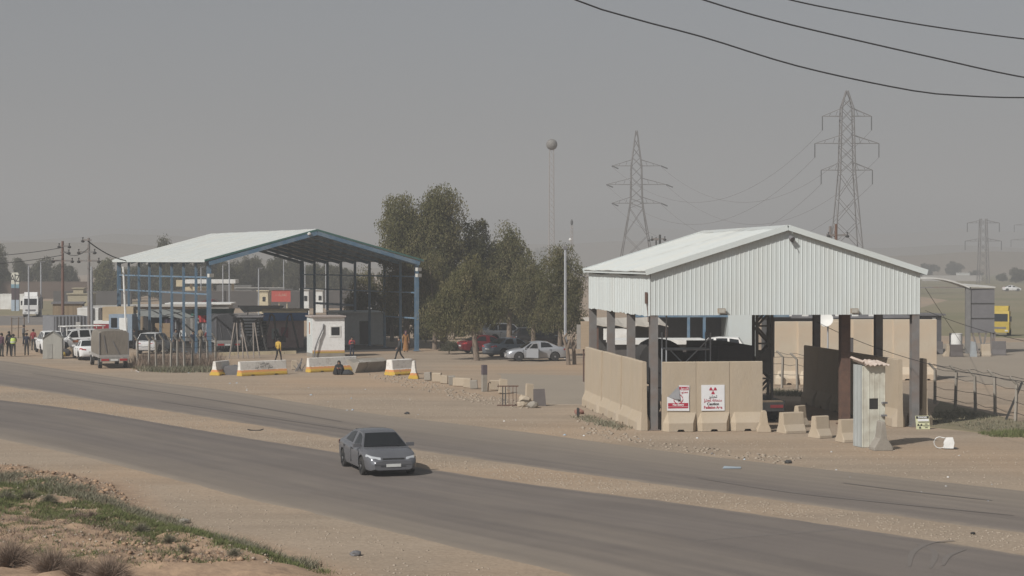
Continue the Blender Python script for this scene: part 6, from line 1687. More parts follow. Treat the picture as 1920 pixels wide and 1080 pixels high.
# parasol-like white canopy
t = thing('sunshade', 'pale flat sunshade roof between the two steel trestles', 'sunshade', G(500,650), R(5))
mb = MB(); mb.slab([(-1.9,-0.5,3.0),(1.2,-0.5,3.2),(1.4,2,3.5),(-2.6,2,3.5)], (0,0,-0.06)); mb.obj('cover', mat('shade_white', (0.55,0.56,0.55), 0.7), t)
for x, y in ((-1.6,0),(1.1,0),(1.2,1.8),(-1.7,1.8)):
    mb = MB(); mb.tube((x,y,0),(x,y,3.15),0.04,0.04,5); mb.obj('post', M_WOOD, t)
# long low shop row behind the market
def block(name, label, cat, p, rz, w, d, h, m, roofm=None, over=0.2, wins=(), door=None, wm=None, rh=0.15, group=None):
    t = thing(name, label, cat, p, rz, group)
    mb = MB(); mb.bx(0,w,0,d,0,h); mb.obj('wall', m, t)
    mb = MB(); mb.bx(-over,w+over,-over,d+over,h+0.003,h+rh); mb.obj('roof', roofm or m, t)
    for x, z, a, b in wins:
        mb = MB(); mb.bx(x,x+a,-0.05,-0.003,z,z+b); f = mb.obj('window', M_WHITE, t)
        mb = MB(); mb.bx(x+0.07,x+a-0.07,-0.06,-0.051,z+0.07,z+b-0.07); mb.obj('pane', wm or M_GLASS, f)
    if door:
        mb = MB(); mb.bx(door,door+0.95,-0.06,-0.003,0.0,2.05); mb.obj('door', M_DARK, t)
    return t
DARKW = mat('dark_wall', (0.10,0.09,0.085), 0.9, col2=(0.075,0.07,0.066), scale=0.3)
block('shop_row', 'low tan shop row with a pale roof edge behind the left canopy posts', 'shop row', G(222,622), R(4), 9.0, 5, 2.6, M_BROWNSHEET, mat('pale_eave', (0.45,0.42,0.38),0.8), 0.3, [(1.2,0.9,1.0,1.0),(6,0.9,1.2,1.0)], 4.0)
block('shop_row', 'low pale shop row behind the hanging cloths of the market', 'shop row', G(315,618), R(3), 6.5, 5, 2.7, mat('pale_wall', (0.42,0.41,0.38),0.85), M_WHITE, 0.3, [(1,0.9,1.2,1.0)], 3.2)
block('boundary_wall', 'long dark boundary wall beyond the market, behind the distant cars', 'wall', G(300,578), R(2), 37, 1.0, 2.6, DARKW, mat('wall_cap', (0.16,0.145,0.135),0.9), 0.05)
block('white_rubble_ledge', 'thin pale stone ledge on the boundary wall top', 'ledge', G(440,577)+Vector((0,1.2,2.8)), R(2), 7.5, 0.5, 0.25, mat('stone_ledge', (0.40,0.38,0.35),0.9))
# petrol station
ps = thing('petrol_station', 'petrol station with a flat white canopy roof behind the left front canopy post', 'petrol station', G(346,572), R(3))
Yp = ps.location.y; zc = W(400,526,Yp).z
mb = MB(); mb.bx(0,8.5,0,6,zc-0.5,zc+0.15); mb.obj('canopy_roof', M_WHITE, ps)
for x in (0.8,4.2,7.8):
    mb = MB(); mb.bx(x-0.2,x+0.2,2.5,2.9,0,zc-0.5); mb.obj('pillar', M_CREAM, ps)
mb = MB(); mb.bx(-0.8,3.2,7,12,0,zc-1.2); mb.obj('shop', M_CREAM, ps)
mb = MB(); mb.bx(4.5,10.5,8,13,0,3.2); mb.obj('shop', mat('grey_shop', (0.17,0.165,0.155),0.9), ps)
mb = MB(); mb.bx(-1.4,-0.2,0,0.3,zc-1.0,zc+0.1); mb.obj('sign', M_CREAM, ps)
def kiosk_tower(px, by, wpx, ty, label, m, rz):
    p = G(px, by); s = PX(p.y); H = W(px, ty, p.y).z; w = wpx/s
    t = thing('kiosk_tower', label, 'kiosk', p, rz)
    mb = MB(); mb.loft([[(-w/2,0,0),(w/2,0,0),(w/2,w,0),(-w/2,w,0)],[(-w/2*0.9,0.05,H-0.3),(w/2*0.9,0.05,H-0.3),(w/2*0.9,w,H-0.3),(-w/2*0.9,w,H-0.3)],[(-w/2,-0.05,H),(w/2,-0.05,H),(w/2,w,H),(-w/2,w,H)]]); mb.obj('wall', m, t)
    mb = MB(); mb.bx(-0.05,0.35,-0.03,0.03,H*0.55,H*0.75); mb.obj('window', M_GLASS, t)
    mb = MB(); mb.bx(-w/2-0.1,w/2+0.1,-0.15,w+0.1,H+0.003,H+0.12); mb.obj('roof', m, t)
kiosk_tower(493, 588, 21, 546, 'cream kiosk tower with a small dark window beyond the trestles', M_CREAM, R(-8))
kiosk_tower(571, 590, 17, 543, 'white kiosk tower with an arched dark window behind the back posts', M_WHITE, R(6))
kiosk_tower(598, 586, 15, 544, 'second white kiosk tower seen between the dark back posts', M_WHITE, R(4))
block('guard_post', 'small white building with a tall front right of the kiosk towers', 'building', G(660,592), R(4), 2.6, 3, W(668,548,G(660,592).y).z, M_WHITE, None, 0.1, [(0.8,1.0,0.6,0.8)])
# red billboard
bb = thing('billboard', 'large red billboard with pale lettering on two posts', 'billboard', G(527,580), R(5)); Yb = bb.location.y
z0, z1 = W(527,566,Yb).z, W(527,544,Yb).z
mb = MB(); mb.bx(-1.45,1.45,-0.1,0.1,z0,z1); mb.obj('panel', mat('billboard_red', (0.50,0.09,0.07), 0.6), bb)
for x in (-0.3,0.9):
    mb = MB(); mb.tube((x,0.2,0),(x,0.2,z0+0.3),0.08,0.08,6); mb.obj('post', M_CREAM, bb)
text_mesh('lettering', '\uFE95\uFE8E\uFE92\uFED4\uFED8\uFE97', 0.6, mat('pale_letter', (0.55,0.4,0.3), 0.7), bb, (0,-0.104,(z0+z1)/2+0.2))
mb = MB(); mb.bx(-1.8,1.8,-0.3,0.5,z1+0.1,z1+0.2); mb.obj('top_rail', M_SHADEMETAL, bb)
# left side: fuel price sign, containers, hut
fs = thing('price_sign', 'tall rounded white and blue fuel price sign pylon at the left', 'sign', G(29,583), R(4)); Yf = fs.location.y; q = 1/PX(Yf)
def zz(y): return W(29,y,Yf).z
wx = 7.2*q
mb = MB(); mb.loft([[(-wx,-0.25,zz(540)),(wx,-0.25,zz(540)),(wx,0.25,zz(540)),(-wx,0.25,zz(540))],[(-wx,-0.25,zz(516)),(wx,-0.25,zz(516)),(wx,0.25,zz(516)),(-wx,0.25,zz(516))],[(-wx*0.75,-0.25,zz(511)),(wx*0.75,-0.25,zz(511)),(wx*0.75,0.25,zz(511)),(-wx*0.75,0.25,zz(511))]]); mb.obj('top_panel', M_CREAM if False else mat('sign_cream', (0.66,0.64,0.55), 0.6), fs)
mb = MB(); mb.bx(-wx,wx,-0.27,0.27,zz(540)-0.0,zz(533)); mb.obj('blue_band', mat('sign_paleblue', (0.2,0.33,0.40), 0.6), fs)
mb = MB(); mb.bx(-wx*0.95,wx*0.95,-0.24,0.24,zz(562),zz(540.2)); mb.obj('dark_panel', mat('sign_plum', (0.085,0.06,0.07), 0.7), fs)
mb = MB(); mb.bx(-wx,wx,-0.25,0.25,0,zz(562.2)); mb.obj('base_panel', mat('sign_bluewhite', (0.40,0.47,0.55), 0.6), fs)
text_mesh('lettering', 'AZ', 1.5, M_INK, fs, (0,-0.26,zz(522.5)), sx=0.75)
mb = MB(); mb.bx(-0.05,0.05,-0.3,-0.28,0,zz(513)); mb.obj('seam', M_DARK, fs)
ct = thing('grey_container', 'blue grey shipping container standing at the left behind the small hut', 'container', G(101,650), R(28)); 
mb = MB(); ribbed(mb,(0,0),(3.0,0),(0,-1),lambda t:0.15,lambda t:2.6,0.3,0.04,0.15); mb.bx(0.03,2.97,0.03,4.0,0.15,2.6); mb.obj('body', mat('container_grey', (0.20,0.205,0.22), 0.7), ct)
mb = MB(); mb.slab([(1.9,-0.06,1.4),(2.3,-0.06,1.4),(2.3,-0.06,2.1),(1.9,-0.06,2.1)],(0,-0.01,0)); mb.obj('mark', M_WHITE, ct)
block('brown_shed', 'brown ribbed sheet shed with a pale roof behind the grey container', 'shed', G(99,628), R(10), 2.9, 4, W(99,570,G(99,628).y).z, mat('brown_ribs', (0.30,0.23,0.15), 0.85, col2=(0.17,0.13,0.09), scale=3.2, stretch=(2.2,0.05,0.05), contrast=0.6), M_SHADEMETAL, 0.15)
hu = thing('metal_hut', 'small pale grey sheet metal hut with a gabled front beside the white saloon', 'hut', G(80,673), R(8))
M_HUT = mat('hut_zinc', (0.38,0.37,0.33), 0.7, col2=(0.30,0.29,0.26), scale=2, stretch=(2,1,0.4))
mb = MB(); w = 1.42; mb.prism([(0,0),(w,0),(w,1.55),(w/2,2.02),(0,1.55)],'y',0,1.3); mb.obj('body', M_HUT, hu)
mb = MB(); mb.bx(0.32,0.72,-0.03,-0.004,0.03,1.12); mb.obj('door', mat('hut_door',(0.33,0.32,0.29),0.7), hu)
for s in (0,1):
    mb = MB(); mb.beam((-0.12 if s == 0 else w+0.12,0.6,1.50),(w/2+(-0.01 if s == 0 else 0.01),0.6,2.07),1.6,0.03) if False else mb.slab([(-0.1,-0.08,1.51),(w/2,-0.08,2.06),(w/2,1.4,2.06),(-0.1,1.4,1.51)] if s == 0 else [(w+0.1,-0.08,1.51),(w/2,-0.08,2.06),(w/2,1.4,2.06),(w+0.1,1.4,1.51)], (0,0,0.03)); mb.obj('roof', M_HUT, hu)
# sacks and rubbish between hut and saloon
for k, (x, y, m_, r, lb_) in enumerate(((117,668,mat('yellow_bag',(0.55,0.40,0.08),0.8),0.28,'yellow bag on the rubbish pile right of the metal hut'),(124,667,TARPD,0.4,'dark sack on the rubbish pile right of the metal hut'),(115,660,CLOTHP,0.3,'pinkish bundle leaning on the metal hut side'),(131,664,M_BROWNSHEET,0.4,'brown heap left of the white saloon boot'))):
    rock(G(x,y), r, lb_, m_, 'sack', 0.9)['category'] = 'sack'
# far left walls, sheds, trailer and buildings
block('cream_building', 'stepped cream building behind the grey electricity pole', 'building', G(127,575), R(4), 3.6, 6, W(140,552,G(127,575).y).z, mat('cream_far',(0.40,0.35,0.25),0.9))
p = G(136,575)+Vector((0,0.5,W(140,552,G(127,575).y).z+0.16)); block('roof_room', 'small cream rooftop room on the stepped building', 'rooftop room', p, R(4), 1.6, 3, 0.75, MATS['cream_far'])
block('brown_wall', 'long brown earth wall beyond the far left road', 'wall', G(-120,560), R(1), 33, 1.5, 3.2, mat('brown_earth',(0.13,0.095,0.075),0.95,col2=(0.10,0.075,0.06),scale=0.3), None, 0.02)
block('low_wall', 'low grey brown wall behind the cream building', 'wall', G(100,572), R(2), 13, 1.0, 2.2, DARKW, None, 0.02)
for k, (x, w_, lb_) in enumerate(((0,24,'white flat trailer body left of the fuel price sign'),(37,8,'white box body right of the fuel price sign'))):
    block('white_trailer', lb_, 'trailer', G(x,580), R(3), w_/PX(G(x,580).y), 2.4, 2.2, M_WHITE, None, 0.02)
block('white_tent', 'bright white tent shaped shelter right of the brown shed', 'tent', G(145,640), R(5), 1.9, 2.0, 2.9, M_WHITE, None, 0.02)
block('dark_lean_to', 'dark lean-to with a pale roof edge right of the electricity poles', 'shed', G(160,628), R(4), 4.2, 4, 2.7, mat('dark_leanto',(0.085,0.08,0.078),0.9), mat('pale_eave2',(0.45,0.44,0.42),0.8), 0.25)
# ------------------------------------------------------------------ behind the shed
for k in range(8):
    x = 1455+43*k if k < 3 else 1562+38*(k-3)
    y = 720 if k < 3 else 712
    names8 = ['leftmost tall concrete blast wall behind the bent fence posts','second tall concrete blast wall behind the bent fence posts','third tall concrete blast wall, beside the shed back post','tall concrete blast wall with a dark recess behind the shed','fifth tall concrete blast wall behind the shed','sixth tall concrete blast wall behind the shed','seventh tall concrete blast wall, left of the right corner post','last tall concrete blast wall, right behind the right corner post']
    twall(TWT, G(x+20,y), R(6+2*math.sin(k*2)), names8[k], 'tall blast walls behind the shed')
block('dark_stub_wall', 'low dark concrete stub in front of the fourth tall blast wall', 'stub wall', G(1576,728), R(4), 0.75, 0.3, 2.9, mat('stub_dark',(0.12,0.11,0.11),0.9), None, 0.0, rh=0.02)
o = MB(); o.bx(-0.03,0.03,-0.03,0.03,0,4.5); o.tube((0,0,0),(0,0,0.01),0.02); 
p = G(1552,724); t = thing('satellite_dish', 'round white satellite dish on a pole behind the shed', 'satellite dish', p)
mb = MB(); mb.tube((0,0,0),(0,0,W(1548,600,p.y).z),0.05,0.05,6); mb.obj('pole', M_TUBE, t)
mb = MB(); mb.lathe([(0.001,0.0),(0.25,0.03),(0.42,0.12),(0.43,0.13),(0.25,0.06),(0.001,0.03)], 16); d = mb.obj('dish', M_WHITE, t, smooth=50, loc=(-0.1,-0.15,W(1548,600,p.y).z)); d.rotation_euler = (R(75),0,R(-25))
# buildings and sheds beyond the shed, left part
bs = thing('open_shelter', 'long low shelter with a buckled pale sheet roof behind the left blast walls', 'shelter', G(1118,684), R(4))
Ys = bs.location.y; zr = W(1180,606,Ys).z
mb = MB(); rings = []
for k in range(19):
    x = -0.6+5.6*k/18; s = 0.07*math.sin(k*1.3)+0.05*math.sin(k*0.5); rings.append([(x,-1.0,zr-0.15+s),(x,3.5,zr+0.3+s*0.3),(x,3.5,zr+0.25+s*0.3),(x,-1.0,zr-0.2+s)])
mb.loft(rings); mb.obj('roof', mat('pale_sheet_roof', (0.52,0.48,0.42), 0.7, col2=(0.42,0.38,0.33)), bs)
for x in (0,2.4,4.9):
    mb = MB(); mb.bx(x-0.07,x+0.07,-0.8,-0.66,0,zr-0.25); mb.obj('post', M_RUST, bs)
mb = MB(); mb.bx(0,5,3.2,3.4,0,zr); mb.obj('back_wall', M_DARK, bs)
mb = MB(); mb.slab([(0.4,-0.9,zr-1.15),(2.4,-0.9,zr-1.15),(2.4,-0.9,zr-0.35),(0.4,-0.9,zr-0.35)],(0,-0.02,0)); mb.obj('white_board', M_WHITE, bs)
block('flat_roofed_shed', 'long flat shed with a white roof edge behind the scaffold frame', 'shed', G(1155,706), R(3), 5.6, 3.0, 2.05, mat('shed_greybrown',(0.10,0.09,0.085),0.9), M_WHITE, 0.3, rh=0.28)
bw = thing('blue_frame_shelter', 'dark walled shelter with blue steel beams behind the scaffold frame', 'shelter', G(1190,672), R(3)); Yw = bw.location.y
zt_ = W(1280,592,Yw).z
mb = MB(); mb.bx(0,9.6,3.0,3.2,0,zt_+0.2); mb.obj('back_wall', mat('dark_screen',(0.095,0.09,0.09),0.9), bw)
for z in (zt_-0.12,):
    mb = MB(); mb.bx(-0.6,11.8,-0.06,0.06,z,z+0.22); mb.obj('beam', M_BLUE, bw)
for x in (4.1,5.3,9.2):
    mb = MB(); mb.bx(x-0.1,x+0.1,-0.1,0.1,0,zt_-0.125); mb.obj('post', M_BLUE, bw)
mb = MB(); mb.bx(-0.5,12,0.2,2.9,zt_+0.12,zt_+0.26); mb.obj('roof', mat('green_sheet',(0.12,0.20,0.17),0.7), bw)
block('white_panel_building', 'white panelled building behind the drum trailer', 'building', G(1366,672), R(3), 2.2, 4, W(1400,594,G(1378,672).y).z+0.5, M_CLAD, None, 0.05)
block('dark_long_building', 'long dark building with small pale windows seen over the tall blast walls', 'building', G(1448,668), R(2), 11, 5, W(1480,604,G(1448,668).y).z+0.3, mat('dark_building',(0.09,0.088,0.088),0.9), M_SHADEMETAL, 0.2, [(1.0+1.3*k,3.0,0.5,0.35) for k in range(6)], wm=M_WHITE)
block('pale_roof_building', 'building with a pale roof seen over the right part of the tall blast walls', 'building', G(1570,672), R(2), 4.5, 5, W(1600,608,G(1570,672).y).z, M_SHADEMETAL, M_ROOF, 0.4)
block('dark_hut', 'dark grey hut with a white window strip right of the shed', 'hut', G(1727,664), R(10), 1.7, 3, W(1740,592,G(1727,664).y).z, mat('hut_dark',(0.125,0.12,0.125),0.8), M_SHADEMETAL, 0.25, [(0.9,1.8,0.3,1.1)], 0.1, wm=M_WHITE)
# sign board left of the shed
ob = thing('wooden_board', 'pale boarded sign on two rusty posts at the left shed corner', 'sign', G(1098,716), R(12))
mb = MB(); mb.bx(-0.3,0.55,-0.04,0.04,2.0,3.7); mb.obj('board', mat('pale_boards',(0.45,0.35,0.25),0.9,col2=(0.36,0.28,0.2),scale=3,stretch=(0.3,1,6)), ob)
mb = MB(); mb.bx(-0.55,-0.31,0.0,0.05,2.0,3.5); mb.obj('board', mat('grey_boards',(0.36,0.34,0.31),0.9), ob)
for x in (-0.1,0.25):
    mb = MB(); mb.bx(x-0.04,x+0.04,0.05,0.12,0,3.6); mb.obj('post', M_RUST, ob)
# grey panelled arch gateway
ag = thing('arch_gateway', 'arched roof gateway with a tall grey panelled side wall on thin legs', 'gateway', G(1814,663), R(-2))
Ya = ag.location.y; sA = PX(Ya)
def za(y): return W(1814,y,Ya).z
wB = 50/sA
mb = MB(); mb.bx(0.25,wB,0,0.12,za(624),za(541)); mb.obj('side_panel', M_SHADEMETAL, ag)
for y in (569,597):
    mb = MB(); mb.bx(0.25,wB,-0.03,-0.002,za(y+1),za(y-1)); mb.obj('panel_joint', M_DARK, ag)
mb = MB(); mb.bx(-0.15,0.23,-0.1,0.3,0,za(538)); mb.obj('post', mat('gate_post',(0.20,0.195,0.19),0.7), ag)
for x0, x1 in ((0.4,0.9),(0.9,1.3),(1.5,1.2),(1.9,2.3),(2.2,2.0)):
    mb = MB(); mb.beam((x1,0.1,0),(x0,0.1,za(622)),0.12,0.12); mb.obj('leg', M_STEEL, ag)
mb = MB(); mb.bx(wB-0.25,wB,0.14,0.34,0,za(541)); mb.obj('post', M_STEEL, ag)
mb = MB(); rings = []
for k in range(25):
    t_ = k/24; x = -6.2+ (wB+6.4)*0 + 6.3*t_; z = za(538)+(za(520)-za(538))*math.sin(PI*t_)**0.9
    rings.append([(x,-0.25,z),(x,2.6,z+0.02),(x,2.6,z-0.12),(x,-0.25,z-0.12)])
mb.loft(rings); mb.obj('arched_roof', mat('arch_white',(0.56,0.55,0.52),0.6), ag)
mb = MB(); mb.slab([(0.1,-0.25,za(538)),(wB+0.05,-0.1,za(540)),(wB+0.05,2.6,za(538.5)),(0.1,2.6,za(534.5))],(0,0,0.1)); mb.obj('roof', MATS['arch_white'], ag)
mb = MB(); mb.bx(-6.2,-0.16,-0.06,0.06,za(540),za(538)); mb.obj('tie_beam', M_STEEL, ag)
mb = MB(); mb.bx(-6.4,-6.1,-0.1,0.3,0,za(538)); mb.obj('post', M_STEEL, ag)
# white tank and barriers at the gateway
t = thing('water_tank', 'white cylindrical water tank behind the dark barriers', 'tank', G(1792,662)); s = PX(t.location.y); r = 12/s; h = W(1793,625,t.location.y).z
mb = MB(); mb.lathe([(r,0),(r,h*0.95),(r*1.03,h*0.96),(r*1.03,h)], 24); mb.obj('body', M_WHITE, t, smooth=40)
gd = 'barriers around the arched gateway'
DKC = mat('dark_concrete',(0.135,0.125,0.122),0.9,col2=(0.11,0.10,0.098))
jersey(G(1752,664), R(3), 1.3, 'dark grey barrier in front of the dark hut', DKC, gd, h=1.0, wb=0.7)
jersey(G(1777,668), R(85), 0.8, 'pale barrier end between the two dark barriers', M_CONC, gd, h=0.95, wb=0.75, wt=0.14)
jersey(G(1793,669), R(5), 0.95, 'dark brown barrier in front of the white tank', mat('brown_concrete',(0.12,0.105,0.10),0.9), gd, h=0.95, wb=0.6)
jersey(G(1848,668), R(4), 0.7, 'pale patched barrier under the grey panelled wall', M_CONC, gd, h=0.95, wb=0.6)
jersey(G(1873,666), R(-10), 1.05, 'dark grey barrier right of the grey panelled wall', DKC, gd, h=1.1, wb=0.9)
block('leaning_sheet', 'white sheet leaning in the arched gateway', 'panel', G(1757,660), R(20), 0.5, 0.1, 0.7, M_WHITE, None, 0.0, rh=0.01)
mb = MB(); mb.slab([(0,0,0),(0.55,0,0),(0.42,0.1,1.15),(0.1,0.1,1.2)],(0,0.15,0)); tag(mb.obj('draped_sheet', mat('draped',(0.33,0.35,0.36),0.8), loc=G(1819,669)), 'pale blue grey sheet draped on a gateway leg', 'sheet')
# small white hut on the field edge
block('field_hut', 'small white hut on the far field edge among hazy trees', 'hut', G(1798,526), R(3), 4.2, 4, W(1805,512,G(1798,526).y).z, mat('hut_white',(0.6,0.6,0.58),0.7), None, 0.1)
block('field_wall', 'long low pale wall at the far field edge', 'wall', G(1730,527), R(1), 22, 0.6, 2.0, mat('field_wall_c',(0.42,0.40,0.37),0.9), None, 0.02)
# guy wires over the right yard
for a, b, sg_, lb_ in ((W(1735,540,96),G(1815,661),0.05,'stay wire slanting down right of the shed corner'),(W(1735,582,96),W(2050,660,80),0.3,'cable crossing the field right of the shed'),(SHL(SW,SL,4.2),W(1960,720,66),0.5,'lower cable above the right wire fence')):
    cable(a, b, sg_, 0.014, lb_, name='cable')
# broken white chair
ch = thing('plastic_chair', 'broken white plastic chair lying on its side on the dirt', 'chair', G(1769,842), R(-12))
M_CHAIR = mat('chair_plastic', (0.72,0.71,0.68), 0.5)
mb = MB(); mb.loft([[(0.05,-0.02,0.03),(0.38,0.0,0.03),(0.38,0.04,0.03),(0.05,0.02,0.03)],[(0.0,0.0,0.25),(0.42,0.04,0.25),(0.42,0.08,0.25),(0.0,0.04,0.25)],[(0.08,0.06,0.45),(0.36,0.08,0.46),(0.36,0.12,0.46),(0.08,0.10,0.45)]]); mb.obj('backrest', M_CHAIR, ch)
mb = MB(); mb.path([(0.02,0,0.04)]+[(-0.14+0.22*math.cos(R(a)),0.02,0.25+0.22*math.sin(R(a))) for a in range(-60,-301,-20)]+[(0.05,0,0.44)],0.022,6); mb.obj('armrest', M_CHAIR, ch, smooth=60)
mb = MB(); mb.slab([(-0.02,0.05,0.02),(0.4,0.08,0.02),(0.36,0.42,0.1),(0.02,0.42,0.1)],(0,0,0.03)); mb.obj('seat', M_CHAIR, ch)
mb = MB(); mb.path([(0.4,0.05,0.06),(0.52,0.02,0.04)],0.035,6); mb.obj('leg', M_DARK, ch)
# ------------------------------------------------------------------ ground cover
def scatter_np(name, pts, size, m, sq=0.6, kind='stuff', label=None, n_side=5):
    VS = []; FS = []; o = 0
    base_f = [(0,1,2),(0,2,3),(0,3,4),(0,4,1),(5,2,1),(5,3,2),(5,4,3),(5,1,4)]
    for x, y, z in pts:
        r = size*random.uniform(0.4,1.6)**1.5
        vs = [(0,0,r*sq)]+[(r*random.uniform(0.6,1.2)*math.cos(a+0.4*random.random()),r*random.uniform(0.6,1.2)*math.sin(a),random.uniform(-0.1,0.2)*r) for a in (0,PI/2,PI,1.5*PI)]+[(0,0,-r*0.5)]
        VS += [(x+a,y+b,z+c) for a,b,c in vs]; FS += [tuple(i+o for i in f) for f in base_f]; o += 6
    ob_ = np_mesh(name, VS, np.array(FS), m); return tag(ob_, label, kind=kind)
def inpoly(x, y, poly):
    c = False; j = len(poly)-1
    for i in range(len(poly)):
        if (poly[i][1] > y) != (poly[j][1] > y) and x < (poly[j][0]-poly[i][0])*(y-poly[i][1])/(poly[j][1]-poly[i][1])+poly[i][0]: c = not c
        j = i
    return c
def gpts(polypx, n, dens=None):
    """random points on the ground inside a pixel polygon, evenly spread over the ground"""
    Pw = [G(*p) for p in polypx]; pw = [(p.x,p.y) for p in Pw]
    x0, x1 = min(p[0] for p in pw), max(p[0] for p in pw); y0, y1 = min(p[1] for p in pw), max(p[1] for p in pw); out = []; tries = 0
    while len(out) < n and tries < n*60:
        tries += 1; x = random.uniform(x0,x1); y = random.uniform(y0,y1)
        if inpoly(x, y, pw) and (dens is None or random.random() < dens(x, y)): out.append((x, y, gz(x, y)))
    return out
median = [(0,726),(350,780),(780,850),(1280,917),(1920,1003),(1920,1034),(1500,971),(1000,906),(500,825),(0,749)]
GRAVEL = leaf_mat('gravel_mix', [(0.37,0.305,0.24),(0.32,0.265,0.205),(0.42,0.355,0.285),(0.27,0.225,0.175)], 0.95)
scatter_np('gravel', gpts(median, 7000), 0.024, GRAVEL, label=None)
verge_near = [(0,835),(340,915),(740,1015),(1000,1080),(400,1080),(220,950),(0,900)]
scatter_np('pebbles', gpts(verge_near, 1500), 0.025, GRAVEL)
roadside = [(300,722),(560,758),(850,797),(1130,833),(1450,872),(1920,922),(1920,850),(1500,828),(1230,815),(1080,800),(900,770),(700,730),(430,712),(300,706)]
scatter_np('pebbles', gpts(roadside, 2600), 0.026, GRAVEL)
rub = [(690,700),(760,706),(900,738),(960,750),(1000,765),(960,768),(860,750),(760,725),(690,708)]
scatter_np('rubble', gpts(rub, 600), 0.06, leaf_mat('rubble_mix', [(0.29,0.24,0.185),(0.36,0.30,0.235),(0.23,0.19,0.15)], 0.95))
scatter_np('rubble', gpts([(1070,775),(1130,800),(1230,830),(1420,850),(1500,858),(1480,872),(1250,842),(1100,815)], 300), 0.06, MATS['rubble_mix'])
LIT = leaf_mat('litter_mix', [(0.65,0.64,0.62),(0.3,0.4,0.5),(0.7,0.69,0.66),(0.12,0.11,0.11)], 0.6)
scatter_np('litter', gpts(roadside, 40) + gpts([(240,690),(400,690),(400,700),(250,698)], 50) + gpts([(1380,870),(1900,960),(1900,930),(1400,850)], 8), 0.05, LIT)
def blades(name, pts, h, w, m, lean=0.5, per=5, spread=0.12):
    VS = []; 
    for x, y, z in pts:
        for _ in range(per):
            a = random.uniform(0,2*PI); px_ = x+random.gauss(0,spread); py_ = y+random.gauss(0,spread); hh = h*random.uniform(0.5,1.4); zz_ = gz(px_, py_)
            dx, dy = math.cos(a)*w, math.sin(a)*w; lx, ly = random.gauss(0,lean)*hh, random.gauss(0,lean)*hh
            VS += [(px_-dx,py_-dy,zz_-0.02),(px_+dx,py_+dy,zz_-0.02),(px_+lx,py_+ly,zz_+hh)]
    return tag(np_mesh(name, VS, np.arange(len(VS)).reshape(-1,3), m), kind='stuff')
GRASS = leaf_mat('grass_green', [(0.085,0.11,0.038),(0.115,0.135,0.05),(0.155,0.155,0.07),(0.125,0.14,0.055)], 0.8)
SAGE = leaf_mat('weed_sage', [(0.13,0.13,0.085),(0.18,0.17,0.12),(0.25,0.215,0.155)], 0.9)
DRY = leaf_mat('dry_twig', [(0.22,0.165,0.125),(0.29,0.22,0.17),(0.17,0.125,0.095)], 0.95)
def patchy(s, th):
    return lambda x, y: 1.0 if nz(x+3, y-7, s) > th else 0.06
gA = [(-60,935),(90,930),(180,960),(330,985),(420,1020),(620,1072),(600,1085),(430,1060),(280,1040),(150,1010),(-60,985)]
blades('grass', gpts(gA, 6500, patchy(0.9,-0.12)), 0.085, 0.012, GRASS, 0.7, 6, 0.10)
blades('grass', gpts([(-60,985),(150,1000),(330,1040),(470,1080),(300,1100),(-60,1100)], 1500, patchy(0.9,0.15)), 0.07, 0.012, GRASS, 0.8, 5, 0.10)
blades('weeds', gpts([(-60,912),(80,915),(190,950),(330,975),(420,1010),(600,1062),(580,1072),(400,1030),(250,985),(80,950),(-60,935)], 1500, patchy(0.8,0.0)), 0.16, 0.014, SAGE, 0.8, 6, 0.12)
blades('weeds', gpts([(252,686),(410,684),(408,698),(330,699),(270,696)], 900, patchy(0.5,-0.3)), 0.3, 0.03, SAGE, 0.7, 5, 0.2)
blades('dry_weeds', gpts([(252,684),(412,680),(410,692),(258,693)], 1300, patchy(0.5,-0.4)), 0.75, 0.02, DRY, 0.35, 5, 0.2)
blades('weeds', gpts([(255,690),(400,692),(395,699),(280,697)], 160, patchy(0.5,-0.1)), 0.22, 0.03, GRASS, 0.7, 5, 0.2)
blades('weeds', gpts([(1080,782),(1110,780),(1185,804),(1170,808),(1110,794)], 110), 0.14, 0.025, SAGE, 0.7, 6, 0.15)
blades('grass', gpts([(1840,812),(1925,806),(1930,820),(1860,819)], 220, patchy(0.9,-0.2)), 0.14, 0.02, GRASS, 0.7, 6, 0.15)
blades('grass', gpts([(1745,795),(1765,765),(1860,780),(1960,800),(1960,812),(1850,808)], 420, patchy(0.6,-0.1)), 0.13, 0.025, SAGE, 0.8, 5, 0.2)
blades('weeds', gpts([(1445,733),(1555,738),(1555,745),(1450,742)], 200), 0.2, 0.03, SAGE, 0.7, 5, 0.2)
def shrub(x, y, r, label, m, n=420, group=None, flat=0.75):
    p = G(x, y); zt = gz(p.x, p.y)
    for _ in range(3): p = G(x, y, zt); zt = gz(p.x, p.y)
    t = thing('dry_shrub', label, 'shrub', (p.x,p.y,zt), 0, group); mb = MB(); rr = random.Random(int(x*3+y))
    for k in range(n):
        a = rr.uniform(0,2*PI); e_ = rr.uniform(0.15,1.5); L_ = r*rr.uniform(0.5,1.1)
        d = Vector((math.cos(a)*math.cos(e_), math.sin(a)*math.cos(e_), math.sin(e_)*flat))
        b = d*L_*rr.uniform(0.0,0.7); c = b+d*L_*0.5+Vector((rr.gauss(0,0.12),rr.gauss(0,0.12),rr.gauss(0,0.08)))*r
        s = Vector((rr.gauss(0,1),rr.gauss(0,1),rr.gauss(0,1))).normalized()*0.0055
        mb.add([b-s, b+s, c],[(0,1,2)])
    mb.obj('twigs', m, t)
gs = 'dry shrubs on the near bank'
